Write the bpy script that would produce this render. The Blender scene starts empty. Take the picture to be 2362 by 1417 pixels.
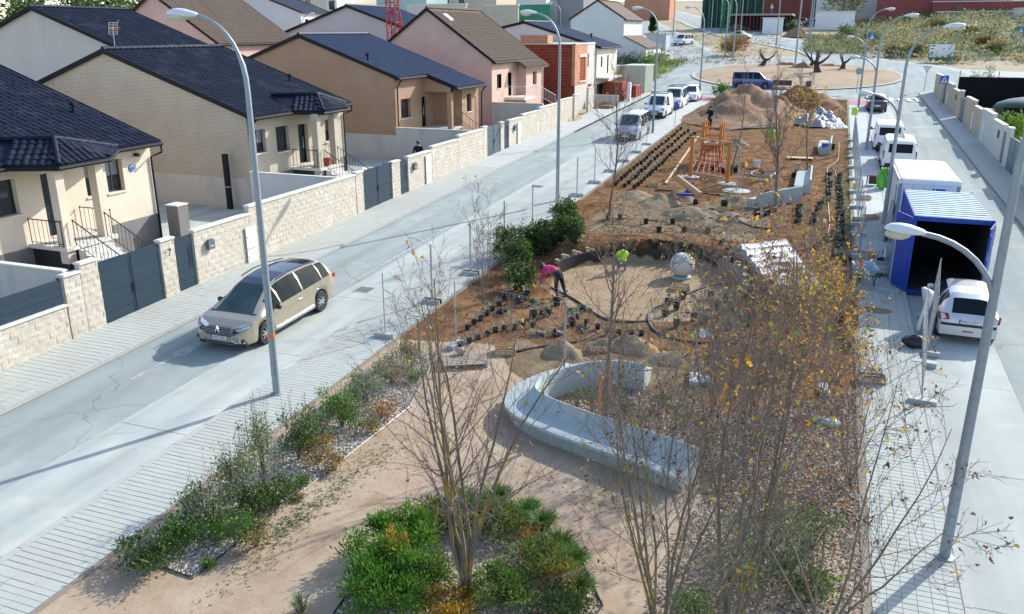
import bpy, math, random
import numpy as np
from mathutils import Vector, Matrix
rnd = random.Random(7)
scene = bpy.context.scene
COL = scene.collection
R_ = math.radians
# ---------------------------------------------------------------- camera
cam_d = bpy.data.cameras.new('camera'); cam = bpy.data.objects.new('camera', cam_d); COL.objects.link(cam)
cam_d.sensor_width = 36; cam_d.lens = 1920 / 2362 * 36; cam_d.clip_end = 2000; cam_d.clip_start = .2
CX, CY, FPX, H = 1181.0, 708.5, 1920.0, 9.3
RM = np.array([[0.93656227, 0.11029224, -0.33269616], [0.35050123, -0.2947081, 0.88898595], [0, -0.94920111, -0.31467006]])
r, d, f = RM[:, 0], RM[:, 1], RM[:, 2]
cam.matrix_world = Matrix(((r[0], -d[0], -f[0], 0), (r[1], -d[1], -f[1], 0), (r[2], -d[2], -f[2], H), (0, 0, 0, 1)))
scene.camera = cam
# ---------------------------------------------------------------- sky, sun, exposure
SUN_EL, SUN_X, SUN_Y = R_(31), .50, .866           # the sun stands ahead of the camera, to the right
w = bpy.data.worlds.new('World'); scene.world = w; w.use_nodes = True
nt = w.node_tree; bg = nt.nodes['Background']
sky = nt.nodes.new('ShaderNodeTexSky'); sky.sky_type = 'NISHITA'; sky.sun_disc = False
sky.sun_elevation = SUN_EL; sky.sun_rotation = math.atan2(SUN_X, SUN_Y); sky.altitude = 500; sky.air_density = 1.0; sky.dust_density = 1.6
nt.links.new(sky.outputs[0], bg.inputs[0]); bg.inputs[1].default_value = .15
sl = bpy.data.lights.new('sun', 'SUN'); sl.energy = 3.0; sl.angle = R_(.55); sl.color = (1, .98, .915)
sun = bpy.data.objects.new('sun', sl); COL.objects.link(sun)
sd = Vector((SUN_X * math.cos(SUN_EL), SUN_Y * math.cos(SUN_EL), math.sin(SUN_EL)))
sun.rotation_euler = sd.to_track_quat('Z', 'Y').to_euler(); sun.location = sd * 60
scene.view_settings.view_transform = 'Standard'; scene.view_settings.look = 'None'; scene.view_settings.gamma = 1
scene.view_settings.exposure = 1.17
scene.render.engine = 'CYCLES'
# ---------------------------------------------------------------- terrain and pixel helper
def sm(t):
    t = min(1.0, max(0.0, t)); return t * t * (3 - 2 * t)
def T(x, y):
    z = .0313 * y if y < 95 else .0313 * 95 + .07 * (min(y, 215) - 95) + .045 * max(0, y - 215)
    if y > 128: z += 1.9 * sm((x - 2) / 22) * sm((y - 128) / 50)
    return z
def ray(px, py):
    return RM @ np.array([(px - CX) / FPX, (py - CY) / FPX, 1.0])
def G(px, py, h=0.0):
    """ground point seen at a pixel of the photograph (h: height above the ground)"""
    q = ray(px, py); a = 2.0; b = a
    while b < 700:
        p = q * b
        if H + p[2] < T(p[0], p[1]) + h: break
        a = b; b *= 1.03
    for _ in range(30):
        c = (a + b) / 2; p = q * c
        if H + p[2] < T(p[0], p[1]) + h: b = c
        else: a = c
    p = q * b
    return Vector((p[0], p[1], T(p[0], p[1]) + h))
# ---------------------------------------------------------------- mesh builder
class MB:
    def __init__(s): s.v = []; s.f = []; s.m = []
    def add(s, vs, fs, m=0):
        o = len(s.v); s.v += [tuple(q) for q in vs]
        s.f += [tuple(i + o for i in q) for q in fs]; s.m += [m] * len(fs); return s
    def box(s, x0, x1, y0, y1, z0, z1, m=0):
        return s.add([(x0,y0,z0),(x1,y0,z0),(x1,y1,z0),(x0,y1,z0),(x0,y0,z1),(x1,y0,z1),(x1,y1,z1),(x0,y1,z1)],
                     [(0,3,2,1),(4,5,6,7),(0,1,5,4),(1,2,6,5),(2,3,7,6),(3,0,4,7)], m)
    def mbox(s, mat, sx, sy, sz, m=0):
        c = [mat @ Vector((a*sx/2, b*sy/2, e*sz/2)) for e in (-1,1) for a, b in ((-1,-1),(1,-1),(1,1),(-1,1))]
        return s.add(c, [(0,3,2,1),(4,5,6,7),(0,1,5,4),(1,2,6,5),(2,3,7,6),(3,0,4,7)], m)
    def bar(s, a, b, wx, wz, m=0):
        """box bar from a to b, width wx (sideways) and wz (upwards)"""
        a = Vector(a); b = Vector(b); y = (b - a).normalized(); up = Vector((0,0,1)) if abs(y.z) < .95 else Vector((1,0,0))
        x = y.cross(up).normalized(); z = x.cross(y)
        M = Matrix((x, y, z)).transposed().to_4x4(); M.translation = (a + b) / 2
        return s.mbox(M, wx, (b - a).length, wz, m)
    def tube(s, pts, rad, n=6, m=0, cap=True):
        pts = [Vector(p) for p in pts]; k = len(pts)
        if not hasattr(rad, '__len__'): rad = [rad] * k
        o = len(s.v); ux = None
        for i, p in enumerate(pts):
            t = (pts[min(i+1, k-1)] - pts[max(i-1, 0)])
            if t.length < 1e-9: t = Vector((0,0,1))
            t.normalize()
            if ux is None:
                ux = t.cross(Vector((0,0,1)) if abs(t.z) < .9 else Vector((1,0,0))).normalized()
            else:
                ux = (ux - t * ux.dot(t))
                ux = ux.normalized() if ux.length > 1e-6 else t.orthogonal().normalized()
            uy = t.cross(ux)
            for j in range(n):
                a = 2 * math.pi * j / n
                q = p + (ux * math.cos(a) + uy * math.sin(a)) * rad[i]; s.v.append(tuple(q))
        for i in range(k - 1):
            for j in range(n):
                j2 = (j + 1) % n
                s.f.append((o+i*n+j, o+i*n+j2, o+(i+1)*n+j2, o+(i+1)*n+j)); s.m.append(m)
        if cap:
            s.f.append(tuple(o + j for j in reversed(range(n)))); s.f.append(tuple(o + (k-1)*n + j for j in range(n))); s.m += [m, m]
        return s
    def prism(s, poly, axis, a, b, m=0):
        """polygon of 2-D points extruded along axis from a to b ('x': (y,z), 'y': (x,z), 'z': (x,y))"""
        mk = {'x': lambda p, t: (t, p[0], p[1]), 'y': lambda p, t: (p[0], t, p[1]), 'z': lambda p, t: (p[0], p[1], t)}[axis]
        n = len(poly); vs = [mk(p, a) for p in poly] + [mk(p, b) for p in poly]
        fs = [tuple(reversed(range(n))), tuple(range(n, 2*n))] + [(i, (i+1) % n, (i+1) % n + n, i + n) for i in range(n)]
        return s.add(vs, fs, m)
    def lathe(s, prof, n=16, c=(0,0,0), m=0, sx=1, sy=1):
        vs = []
        for r_, z in prof:
            for j in range(n):
                a = 2*math.pi*j/n; vs.append((c[0]+r_*sx*math.cos(a), c[1]+r_*sy*math.sin(a), c[2]+z))
        k = len(prof); fs = [(i*n+j, i*n+(j+1) % n, (i+1)*n+(j+1) % n, (i+1)*n+j) for i in range(k-1) for j in range(n)]
        fs += [tuple(reversed(range(n))), tuple((k-1)*n + j for j in range(n))]
        return s.add(vs, fs, m)
    def ball(s, c, rx, ry, rz, n=10, k=6, m=0, jit=0):
        prof = []
        vs = []
        for i in range(k + 1):
            t = math.pi * i / k
            for j in range(n):
                a = 2*math.pi*j/n; q = 1 + (rnd.uniform(-jit, jit) if jit else 0)
                vs.append((c[0]+rx*q*math.sin(t)*math.cos(a), c[1]+ry*q*math.sin(t)*math.sin(a), c[2]-rz*q*math.cos(t)))
        fs = [(i*n+j, i*n+(j+1) % n, (i+1)*n+(j+1) % n, (i+1)*n+j) for i in range(k) for j in range(n)]
        return s.add(vs, fs, m)
    def quad(s, a, b, c, d, m=0): return s.add([a, b, c, d], [(0,1,2,3)], m)
    def mesh(s, name, mats, smooth=False, sharp=None):
        me = bpy.data.meshes.new(name); me.from_pydata(s.v, [], s.f)
        for q in (mats if isinstance(mats, (list, tuple)) else [mats]): me.materials.append(q)
        if len(me.materials) > 1: me.polygons.foreach_set('material_index', s.m)
        if smooth:
            me.polygons.foreach_set('use_smooth', [True] * len(s.f))
            if sharp: me.set_sharp_from_angle(angle=R_(sharp))
        me.validate(); me.update(); return me
    def build(s, name, mats, parent=None, smooth=False, sharp=None, kind=None, loc=None):
        o = bpy.data.objects.new(name, s.mesh(name, mats, smooth, sharp)); COL.objects.link(o)
        if parent: o.parent = parent
        if kind: o['kind'] = kind
        if loc is not None: o.location = loc
        return o
def tag(o, label, cat, group=None):
    o['label'] = label; o['category'] = cat
    if group: o['group'] = group
    return o
def thing(name, label, cat, loc=(0,0,0), rz=0, group=None):
    o = bpy.data.objects.new(name, None); COL.objects.link(o); o.location = loc; o.rotation_euler = (0, 0, rz); o.empty_display_size = .2
    return tag(o, label, cat, group)
def copy_tree(o, parent=None):
    c = o.copy(); COL.objects.link(c)
    if parent: c.parent = parent
    for ch in list(o.children): copy_tree(ch, c)
    return c
def inst(name, mesh, parent, loc, rot=None, scale=None):
    o = bpy.data.objects.new(name, mesh); COL.objects.link(o); o.parent = parent; o.location = loc
    if rot: o.rotation_euler = rot
    if scale: o.scale = scale
    return o
def text(name, s, size, material, parent, M, ext=.002):
    c = bpy.data.curves.new('t', 'FONT'); c.body = s; c.size = size; c.align_x = 'CENTER'; c.align_y = 'CENTER'; c.extrude = ext
    t = bpy.data.objects.new('t', c); COL.objects.link(t)
    me = bpy.data.meshes.new_from_object(t.evaluated_get(bpy.context.evaluated_depsgraph_get()))
    bpy.data.objects.remove(t); me.materials.clear(); me.materials.append(material)
    o = bpy.data.objects.new(name, me); COL.objects.link(o); o.parent = parent; o.matrix_local = M; return o
# ---------------------------------------------------------------- materials
MATS = {}
def mat(name, c1, c2=None, scale=4., rough=.8, bump=0., bscale=30., metal=0., coat=0., spec=.5, mid=.5, spread=.25, detail=6, stretch=None, trans=0., c3=None, s3=.6, leafy=0.):
    m = bpy.data.materials.new(name); m.use_nodes = True; n = m.node_tree.nodes; l = m.node_tree.links
    p = n['Principled BSDF']; p.inputs['Roughness'].default_value = rough; p.inputs['Metallic'].default_value = metal
    p.inputs['Coat Weight'].default_value = coat; p.inputs['Specular IOR Level'].default_value = .1 if rough >= .85 and spec == .5 else spec
    g = n.new('ShaderNodeNewGeometry'); pos = g.outputs['Position']
    if stretch:
        mp = n.new('ShaderNodeMapping'); mp.inputs['Scale'].default_value = stretch; l.new(pos, mp.inputs['Vector']); pos = mp.outputs[0]
    def noise(sc, de=detail):
        t = n.new('ShaderNodeTexNoise'); t.inputs['Scale'].default_value = sc; t.inputs['Detail'].default_value = de; t.inputs['Roughness'].default_value = .65
        l.new(pos, t.inputs['Vector']); return t.outputs['Fac']
    if c2 is None: c2 = tuple(q * .8 for q in c1)
    ramp = n.new('ShaderNodeValToRGB'); ramp.color_ramp.elements[0].position = mid - spread; ramp.color_ramp.elements[1].position = mid + spread
    ramp.color_ramp.elements[0].color = (*c2, 1); ramp.color_ramp.elements[1].color = (*c1, 1)
    l.new(noise(scale), ramp.inputs[0]); out = ramp.outputs[0]
    if c3 is not None:
        r3 = n.new('ShaderNodeMapRange'); r3.inputs[1].default_value = .52; r3.inputs[2].default_value = .66; l.new(noise(s3, 4), r3.inputs[0])
        mx = n.new('ShaderNodeMix'); mx.data_type = 'RGBA'; l.new(r3.outputs[0], mx.inputs[0]); l.new(out, mx.inputs[6]); mx.inputs[7].default_value = (*c3, 1); out = mx.outputs[2]
    l.new(out, p.inputs['Base Color'])
    if bump:
        b = n.new('ShaderNodeBump'); b.inputs['Strength'].default_value = min(1, bump); b.inputs['Distance'].default_value = .02 * max(1, bump)
        l.new(noise(bscale, 5), b.inputs['Height']); l.new(b.outputs[0], p.inputs['Normal'])
    if leafy:
        tr = n.new('ShaderNodeBsdfTranslucent'); l.new(out, tr.inputs[0]); ms = n.new('ShaderNodeMixShader'); ms.inputs[0].default_value = leafy
        l.new(p.outputs[0], ms.inputs[1]); l.new(tr.outputs[0], ms.inputs[2]); l.new(ms.outputs[0], n['Material Output'].inputs[0])
    if trans: p.inputs['Transmission Weight'].default_value = trans
    MATS[name] = m; m['col'] = [float(q) for q in c1]
    return m
def brick(name, c1, c2, mortar, bw=.24, bh=.065, joint=.012, rough=.85, bias=0., horiz=False, bump=.5):
    """brickwork for far walls: courses along the horizontal, u = x + y on axis-aligned walls, v = z"""
    m = bpy.data.materials.new(name); m.use_nodes = True; n = m.node_tree.nodes; l = m.node_tree.links; p = n['Principled BSDF']; p.inputs['Roughness'].default_value = rough; p.inputs['Specular IOR Level'].default_value = .12
    g = n.new('ShaderNodeNewGeometry'); s = n.new('ShaderNodeSeparateXYZ'); l.new(g.outputs['Position'], s.inputs[0])
    a = n.new('ShaderNodeMath'); a.operation = 'ADD'; l.new(s.outputs[0], a.inputs[0]); l.new(s.outputs[1], a.inputs[1])
    c = n.new('ShaderNodeCombineXYZ'); l.new(s.outputs[1] if horiz else a.outputs[0], c.inputs[0]); l.new(s.outputs[0 if horiz else 2], c.inputs[1])
    t = n.new('ShaderNodeTexBrick'); l.new(c.outputs[0], t.inputs['Vector']); t.inputs['Scale'].default_value = 1
    t.inputs['Brick Width'].default_value = bw; t.inputs['Row Height'].default_value = bh; t.inputs['Mortar Size'].default_value = joint; t.inputs['Bias'].default_value = bias; t.inputs['Mortar Smooth'].default_value = .1
    t.inputs['Color1'].default_value = (*c1, 1); t.inputs['Color2'].default_value = (*c2, 1); t.inputs['Mortar'].default_value = (*mortar, 1)
    nz = n.new('ShaderNodeTexNoise'); nz.inputs['Scale'].default_value = .9; nz.inputs['Detail'].default_value = 6; l.new(g.outputs['Position'], nz.inputs['Vector'])
    mr = n.new('ShaderNodeMapRange'); mr.inputs[3].default_value = .82; mr.inputs[4].default_value = 1.15; l.new(nz.outputs['Fac'], mr.inputs[0])
    mx = n.new('ShaderNodeMix'); mx.data_type = 'RGBA'; mx.blend_type = 'MULTIPLY'; mx.inputs[0].default_value = 1
    l.new(t.outputs[0], mx.inputs[6]); l.new(mr.outputs[0], mx.inputs[7]); l.new(mx.outputs[2], p.inputs['Base Color'])
    b = n.new('ShaderNodeBump'); b.inputs['Strength'].default_value = bump; b.inputs['Distance'].default_value = .01; b.invert = True; l.new(t.outputs['Fac'], b.inputs['Height']); l.new(b.outputs[0], p.inputs['Normal'])
    return m
M_ASPH = mat('asphalt', (.315,.352,.335), (.275,.31,.296), 1.6, .9, .6, 140, c3=(.36,.39,.368), s3=.3)
def cracks(m, sc=.16, w_=.005, dark=.72):
    n, l = m.node_tree.nodes, m.node_tree.links; p = n['Principled BSDF']; src = p.inputs['Base Color'].links[0].from_socket
    g = n.new('ShaderNodeNewGeometry'); nz_ = n.new('ShaderNodeTexNoise'); nz_.inputs['Scale'].default_value = 1.1; nz_.inputs['Detail'].default_value = 5; l.new(g.outputs['Position'], nz_.inputs['Vector'])
    ad = n.new('ShaderNodeVectorMath'); ad.operation = 'ADD'; l.new(g.outputs['Position'], ad.inputs[0]); l.new(nz_.outputs['Color'], ad.inputs[1])
    v = n.new('ShaderNodeTexVoronoi'); v.feature = 'DISTANCE_TO_EDGE'; v.inputs['Scale'].default_value = sc; l.new(ad.outputs[0], v.inputs['Vector'])
    mr = n.new('ShaderNodeMapRange'); mr.inputs[1].default_value = 0; mr.inputs[2].default_value = w_; mr.inputs[3].default_value = dark; mr.inputs[4].default_value = 1; l.new(v.outputs['Distance'], mr.inputs[0])
    mp = n.new('ShaderNodeMapping'); mp.inputs['Scale'].default_value = (1.4, .07, 1); l.new(g.outputs['Position'], mp.inputs['Vector']); n2 = n.new('ShaderNodeTexNoise'); n2.inputs['Scale'].default_value = 1; n2.inputs['Detail'].default_value = 7; l.new(mp.outputs[0], n2.inputs['Vector'])
    m2 = n.new('ShaderNodeMapRange'); m2.inputs[1].default_value = .3; m2.inputs[2].default_value = .7; m2.inputs[3].default_value = .84; m2.inputs[4].default_value = 1.1; l.new(n2.outputs['Fac'], m2.inputs[0])
    mu = n.new('ShaderNodeMath'); mu.operation = 'MULTIPLY'; l.new(mr.outputs[0], mu.inputs[0]); l.new(m2.outputs[0], mu.inputs[1]); mr = mu
    mx = n.new('ShaderNodeMix'); mx.data_type = 'RGBA'; mx.blend_type = 'MULTIPLY'; mx.inputs[0].default_value = 1; l.new(src, mx.inputs[6]); l.new(mr.outputs[0], mx.inputs[7]); l.new(mx.outputs[2], p.inputs['Base Color'])
cracks(M_ASPH)
M_CONC = mat('concrete_slab', (.42,.45,.42), (.345,.372,.35), .9, .85, .25, 60, c3=(.445,.458,.405), s3=.5)
cracks(M_CONC, .07, .003, .8)
M_PAVE = mat('paving', (.425,.445,.405), (.36,.378,.345), 2.2, .85, .3, 80, c3=(.39,.39,.345), s3=.5)
M_PAVE2 = mat('paving_joint', (.27,.28,.27), (.22,.23,.22), 8, .9)
M_KERB = mat('kerb_stone', (.42,.42,.40), (.34,.34,.325), 5, .85, .2, 60)
M_PINK = mat('pink_paving', (.42,.22,.24), (.34,.18,.20), 4, .85)
M_SOIL = mat('soil', (.30,.165,.08), (.17,.09,.045), 1.6, .95, 1.6, 14, c3=(.35,.215,.12), s3=.5)
M_SAND = mat('sandy_path', (.50,.375,.275), (.40,.295,.21), 2.2, .95, .6, 90, c3=(.44,.31,.215), s3=.7)
M_DIRT = mat('dry_dirt', (.34,.22,.135), (.19,.115,.07), 1.1, .95, 4.0, 5, c3=(.24,.14,.078), s3=.35)
M_SANDPILE = mat('sand_pile', (.285,.225,.145), (.19,.145,.09), 2.5, .95, 1.2, 12)
M_EARTH = mat('bare_earth', (.42,.345,.24), (.30,.24,.16), .25, .95, .8, 4, c3=(.22,.22,.10), s3=.06)
M_HILL = mat('weedy_hill', (.33,.30,.18), (.19,.20,.10), .35, .95, 1.5, 3, c3=(.38,.31,.20), s3=.12)
M_GRASS = mat('grass', (.19,.27,.04), (.10,.16,.025), .6, .9, 1.2, 8, c3=(.32,.28,.10), s3=.3)
M_WHITE = mat('white_paint', (.72,.72,.70), (.60,.60,.58), 3, .7)
M_DARK = mat('dark_metal', (.025,.028,.035), (.018,.02,.026), 6, .45, spec=.5)
M_NAVY = mat('gate_paint', (.024,.045,.064), (.019,.036,.052), 4, .5, spec=.25)
M_GALV = mat('galvanised', (.29,.34,.37), (.22,.26,.29), 9, .5, metal=.4)
M_STEEL = mat('fence_steel', (.36,.38,.38), (.27,.285,.285), 9, .6, metal=.15, spec=.2)
M_LAMP = mat('lamp_shell', (.66,.70,.69), (.58,.62,.62), 3, .45)
M_LENS = mat('lamp_lens', (.55,.50,.36), (.45,.42,.30), 6, .2)
M_BLACKP = mat('black_plastic', (.018,.018,.02), (.012,.012,.014), 20, .5)
M_RUBBER = mat('tyre_rubber', (.02,.02,.02), (.015,.015,.015), 20, .8)
M_GLASS = mat('car_glass', (.016,.026,.028), (.008,.012,.014), 4, .05, spec=.07)
M_CLEAR = mat('windscreen_glass', (.05,.10,.10), (.015,.025,.03), 1.6, .05, spec=.5)
M_PANE = mat('window_glass', (.03,.04,.05), (.018,.022,.03), 1.2, .05, spec=.8)
M_RED = mat('red_lens', (.35,.015,.02), (.28,.01,.015), 10, .15)
M_CHROME = mat('chrome', (.72,.73,.74), (.6,.61,.62), 9, .18, metal=1)
M_HEADL = mat('headlight', (.35,.38,.40), (.12,.14,.16), 9, .1, spec=.8)
M_WOOD = mat('pale_wood', (.52,.37,.22), (.38,.25,.14), 5, .75, .3, 40, stretch=(1,1,6))
M_WOOD2 = mat('orange_wood', (.56,.21,.045), (.44,.155,.03), 5, .65, .2, 40, stretch=(4,4,.6), spec=.25)
M_WOOD3 = mat('grey_wood', (.36,.32,.26), (.24,.21,.17), 5, .85, .3, 40)
M_STONE = mat('split_block', (.55,.50,.415), (.45,.40,.325), 2.2, .9, 1.6, 28, c3=(.58,.54,.47), s3=1.1)
M_MORTAR = mat('block_mortar', (.52,.475,.40), (.44,.40,.335), 6, .9)
M_CAP = mat('wall_cap', (.62,.59,.53), (.54,.51,.46), 4, .8)
M_RENDER = mat('render_wall', (.54,.51,.47), (.46,.43,.39), .8, .9, .2, 40, c3=(.42,.40,.36), s3=.7, stretch=(1,1,.3))
M_RENDERW = mat('white_render', (.62,.62,.61), (.55,.55,.55), .6, .9, .2, 40)
M_CREAM = brick('cream_brick', (.66,.55,.43), (.62,.51,.39), (.60,.53,.44), joint=.008, bump=.25)
M_BEIGE = brick('beige_brick', (.60,.53,.42), (.54,.47,.37), (.35,.305,.235), joint=.018)
M_BROWN = brick('brown_brick', (.34,.18,.10), (.265,.135,.073), (.42,.31,.22), joint=.016)
M_PINKB = brick('pink_brick', (.56,.37,.32), (.51,.33,.285), (.56,.43,.375), joint=.010, bump=.25)
M_PINKR = mat('pink_render', (.60,.42,.34), (.55,.38,.31), .7, .9)
M_GABLE = mat('greige_gable', (.62,.55,.50), (.56,.50,.45), .5, .9, c3=(.52,.475,.435), s3=.8, stretch=(1,1,.18))
M_REDBLK = brick('red_block', (.25,.055,.028), (.20,.042,.022), (.36,.15,.10), bw=.7, bh=.27, joint=.012)
M_ORBLK = brick('orange_block', (.48,.22,.12), (.42,.18,.10), (.5,.36,.27), bw=.5, bh=.2, joint=.015)
M_REDBR = brick('wine_brick', (.26,.07,.07), (.21,.055,.055), (.30,.11,.10), bw=.5, bh=.16)
M_TILE = mat('navy_roof_tile', (.012,.019,.042), (.004,.006,.013), 5, .6, .2, 30, spec=.15, c3=(.026,.032,.045), s3=.9)
M_TILEB = mat('slate_blue_tile', (.032,.050,.098), (.015,.025,.052), 5, .5, .15, 30, spec=.2)
M_ROOFB = mat('brown_roof_tile', (.17,.13,.10), (.10,.075,.06), 5, .85, .3, 30)
M_FASCIA = mat('fascia', (.016,.016,.019), (.012,.012,.014), 8, .7, spec=.2)
M_CONCB = mat('bench_concrete', (.35,.395,.385), (.32,.36,.35), 1.2, .8, .1, 90)
M_BARK = mat('bark', (.25,.21,.155), (.14,.115,.085), 6, .9, .6, 40, stretch=(1,1,.3))
M_BARKY = mat('lichen_bark', (.20,.175,.13), (.12,.10,.075), 5, .9, .5, 40, c3=(.33,.24,.03), s3=2.2)
M_TWIG = mat('twig', (.23,.175,.155), (.16,.12,.105), 6, .85)
M_TWIGP = mat('pale_twig', (.22,.185,.16), (.14,.115,.10), 6, .85)
M_L1 = mat('yellow_leaf', (.56,.37,.02), (.44,.22,.015), 9, .7, leafy=.45)
M_L2 = mat('brown_leaf', (.20,.075,.035), (.12,.04,.022), 9, .8, leafy=.25)
M_L3 = mat('green_leaf', (.20,.34,.03), (.12,.22,.02), 9, .6, leafy=.4)
M_G1 = mat('shrub_green', (.12,.20,.035), (.055,.11,.02), 5, .6, leafy=.35)
M_G2 = mat('dark_green', (.055,.105,.026), (.026,.055,.015), 5, .55, leafy=.3)
M_G3 = mat('bright_green', (.12,.27,.024), (.055,.155,.015), 4, .55, leafy=.4)
M_G4 = mat('grey_green', (.27,.31,.19), (.18,.215,.12), 5, .8, leafy=.35)
M_G5 = mat('olive_leaf', (.20,.225,.12), (.13,.15,.075), 5, .7, leafy=.35)
M_ORNG = mat('orange_leaf', (.42,.17,.02), (.27,.085,.015), 6, .7, leafy=.35)
M_DRY = mat('dry_weed', (.42,.31,.15), (.29,.20,.095), 5, .9, leafy=.3)
M_TAN = mat('tan_wall', (.50,.40,.29), (.43,.34,.25), 1.5, .9, .4, 30)
M_PANELW = mat('cabin_panel', (.70,.71,.71), (.62,.63,.64), 1.2, .5, c3=(.60,.60,.59), s3=.9)
M_BLUEC = mat('container_blue', (.012,.055,.34), (.009,.042,.27), 1.6, .5, c3=(.02,.07,.38), s3=.8, spec=.3)
M_CROOF = mat('container_roof', (.47,.58,.58), (.38,.48,.49), 1.5, .5, c3=(.40,.34,.24), s3=.8)
M_ORANGE = mat('orange_sticker', (.75,.18,.02), None, 4, .6)
M_HIVIS = mat('hi_vis', (.45,.80,.03), (.36,.66,.02), 8, .7)
M_PINKC = mat('pink_shirt', (.62,.035,.22), (.48,.02,.16), 9, .85)
M_DENIM = mat('dark_trousers', (.03,.032,.045), (.02,.02,.03), 9, .85)
M_SKIN = mat('skin', (.45,.27,.19), (.38,.22,.15), 9, .6)
M_HAIR = mat('dark_hair', (.02,.014,.012), (.012,.01,.008), 20, .6)
M_BLUE = mat('blue_plastic', (.02,.07,.42), (.015,.05,.34), 8, .4)
M_REDM = mat('red_metal', (.40,.02,.025), (.32,.015,.02), 8, .5)
M_GREENT = mat('green_tarp', (.12,.42,.05), (.07,.28,.03), 3, .5)
M_SILVER = mat('silver_foil', (.30,.31,.335), (.20,.205,.225), 2.2, .5, .3, 6, metal=.1, spec=.25)
M_PLATEW = mat('plate_white', (.78,.78,.76), None, 8, .5)
M_BLACK = mat('black_ink', (.01,.01,.01), None, 8, .7)
M_SIGNB = mat('sign_blue', (.02,.12,.48), None, 8, .45)
M_SIGNR = mat('sign_red', (.55,.015,.03), None, 8, .45)
M_YELLOW = mat('yellow_paint', (.70,.48,.03), None, 6, .6)
M_GREENM = mat('green_mesh', (.03,.25,.14), (.02,.16,.09), 1.2, .8)
M_PAVEF = brick('far_paving', (.44,.455,.435), (.41,.425,.405), (.32,.33,.315), bw=.4, bh=.2, joint=.006, horiz=True, bump=.2)
M_EDGE = mat('park_edge', (.27,.235,.19), (.20,.17,.135), 4, .9)
M_INSHADE = mat('container_shade', (.012,.013,.016), None, 3, .8)  # near-black colour standing in for shade inside the container
from mathutils import noise as NZ
def nz(x, y, s=1., o=0.): return NZ.noise(Vector((x*s+o, y*s-o, o*.7)))
def struct(o): o['kind'] = 'structure'; return o
def grid(name, xs, ys, zf, mats, mf=None, smooth=True):
    b = MB(); nx = len(xs)
    b.v = [(x, y, zf(x, y)) for y in ys for x in xs]
    for j in range(len(ys)-1):
        for i in range(nx-1):
            b.f.append((j*nx+i, j*nx+i+1, (j+1)*nx+i+1, (j+1)*nx+i))
            b.m.append(mf((xs[i]+xs[i+1])/2, (ys[j]+ys[j+1])/2) if mf else 0)
    return struct(b.build(name, mats, smooth=smooth))
def fr(a, b, s):
    n = max(1, round((b-a)/s)); return [a+(b-a)*i/n for i in range(n+1)]
def dip(x, y):
    # the sheet drops a little under roads and park so nothing lies in one plane
    z = T(x, y) - .06
    return z
grid('ground', fr(-260,-60,10)+fr(-60,60,3)[1:]+fr(60,220,10)[1:], fr(-30,150,3)+fr(150,620,6)[1:], dip, [M_EARTH])
def ribbon(name, pts, wid, dz, m, z2=None, step=2.0):
    pts = [Vector((p[0], p[1], 0)) for p in pts]; P = []
    for a, b in zip(pts, pts[1:]):
        k = max(1, int((b-a).length/step)); P += [a+(b-a)*i/k for i in range(k)]
    P.append(pts[-1]); b = MB(); k = len(P); nx = 3
    for i, p in enumerate(P):
        t = (P[min(i+1,k-1)]-P[max(i-1,0)]).normalized(); s = Vector((t.y, -t.x, 0))
        for j in range(nx):
            q = p + s*wid*(j/(nx-1)-.5); b.v.append((q.x, q.y, T(q.x,q.y)+dz))
    for i in range(k-1):
        for j in range(nx-1): b.f.append((i*nx+j, i*nx+j+1, (i+1)*nx+j+1, (i+1)*nx+j)); b.m.append(0)
    return struct(b.build(name, m))
def strip(name, x0, x1, y0, y1, dz, m, thick=0):
    b = MB(); ys = fr(y0, y1, 3); n = len(ys)
    for y in ys:
        z = T(0, y)+dz; b.v += [(x0,y,z-thick-.1),(x0,y,z),(x1,y,z),(x1,y,z-thick-.1)]
    for i in range(n-1):
        for j in range(3): b.f.append((i*4+j, i*4+4+j, i*4+5+j, i*4+j+1)); b.m.append(0)
    b.f += [(0,1,2,3), (n*4-1,n*4-2,n*4-3,n*4-4)]; b.m += [0,0]
    return struct(b.build(name, m))
YN, YF = -8, 90
strip('road', -18.25, -15.1, YN, 100, 0, M_ASPH)
pk = strip('parking_strip', -15.1, -12.98, YN, 88, -.012, M_PAVE2)
strip('road.001', 5.1, 8.3, YN, 101, 0, M_ASPH)
pk2 = strip('parking_strip.001', 3.02, 5.1, YN, 88, -.012, M_PAVE2)
ang = math.atan(.0313)
def slabs(par, x0, x1, y0, y1, L):
    b = MB(); w_ = x1-x0; b.box(-w_/2+.006, w_/2-.006, -L/2+.008, L/2-.008, -.05, 0); me = b.mesh('slab', M_CONC); y = y0+L/2
    while y < y1:
        inst('slab', me, par, ((x0+x1)/2, y, T(0,y)+.004+rnd.uniform(-.001,.001)), (ang,0,0)); y += L
slabs(pk, -15.1, -12.98, 4, 86, 4.8); slabs(pk2, 3.02, 5.1, 4, 86, 4.6)
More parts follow.
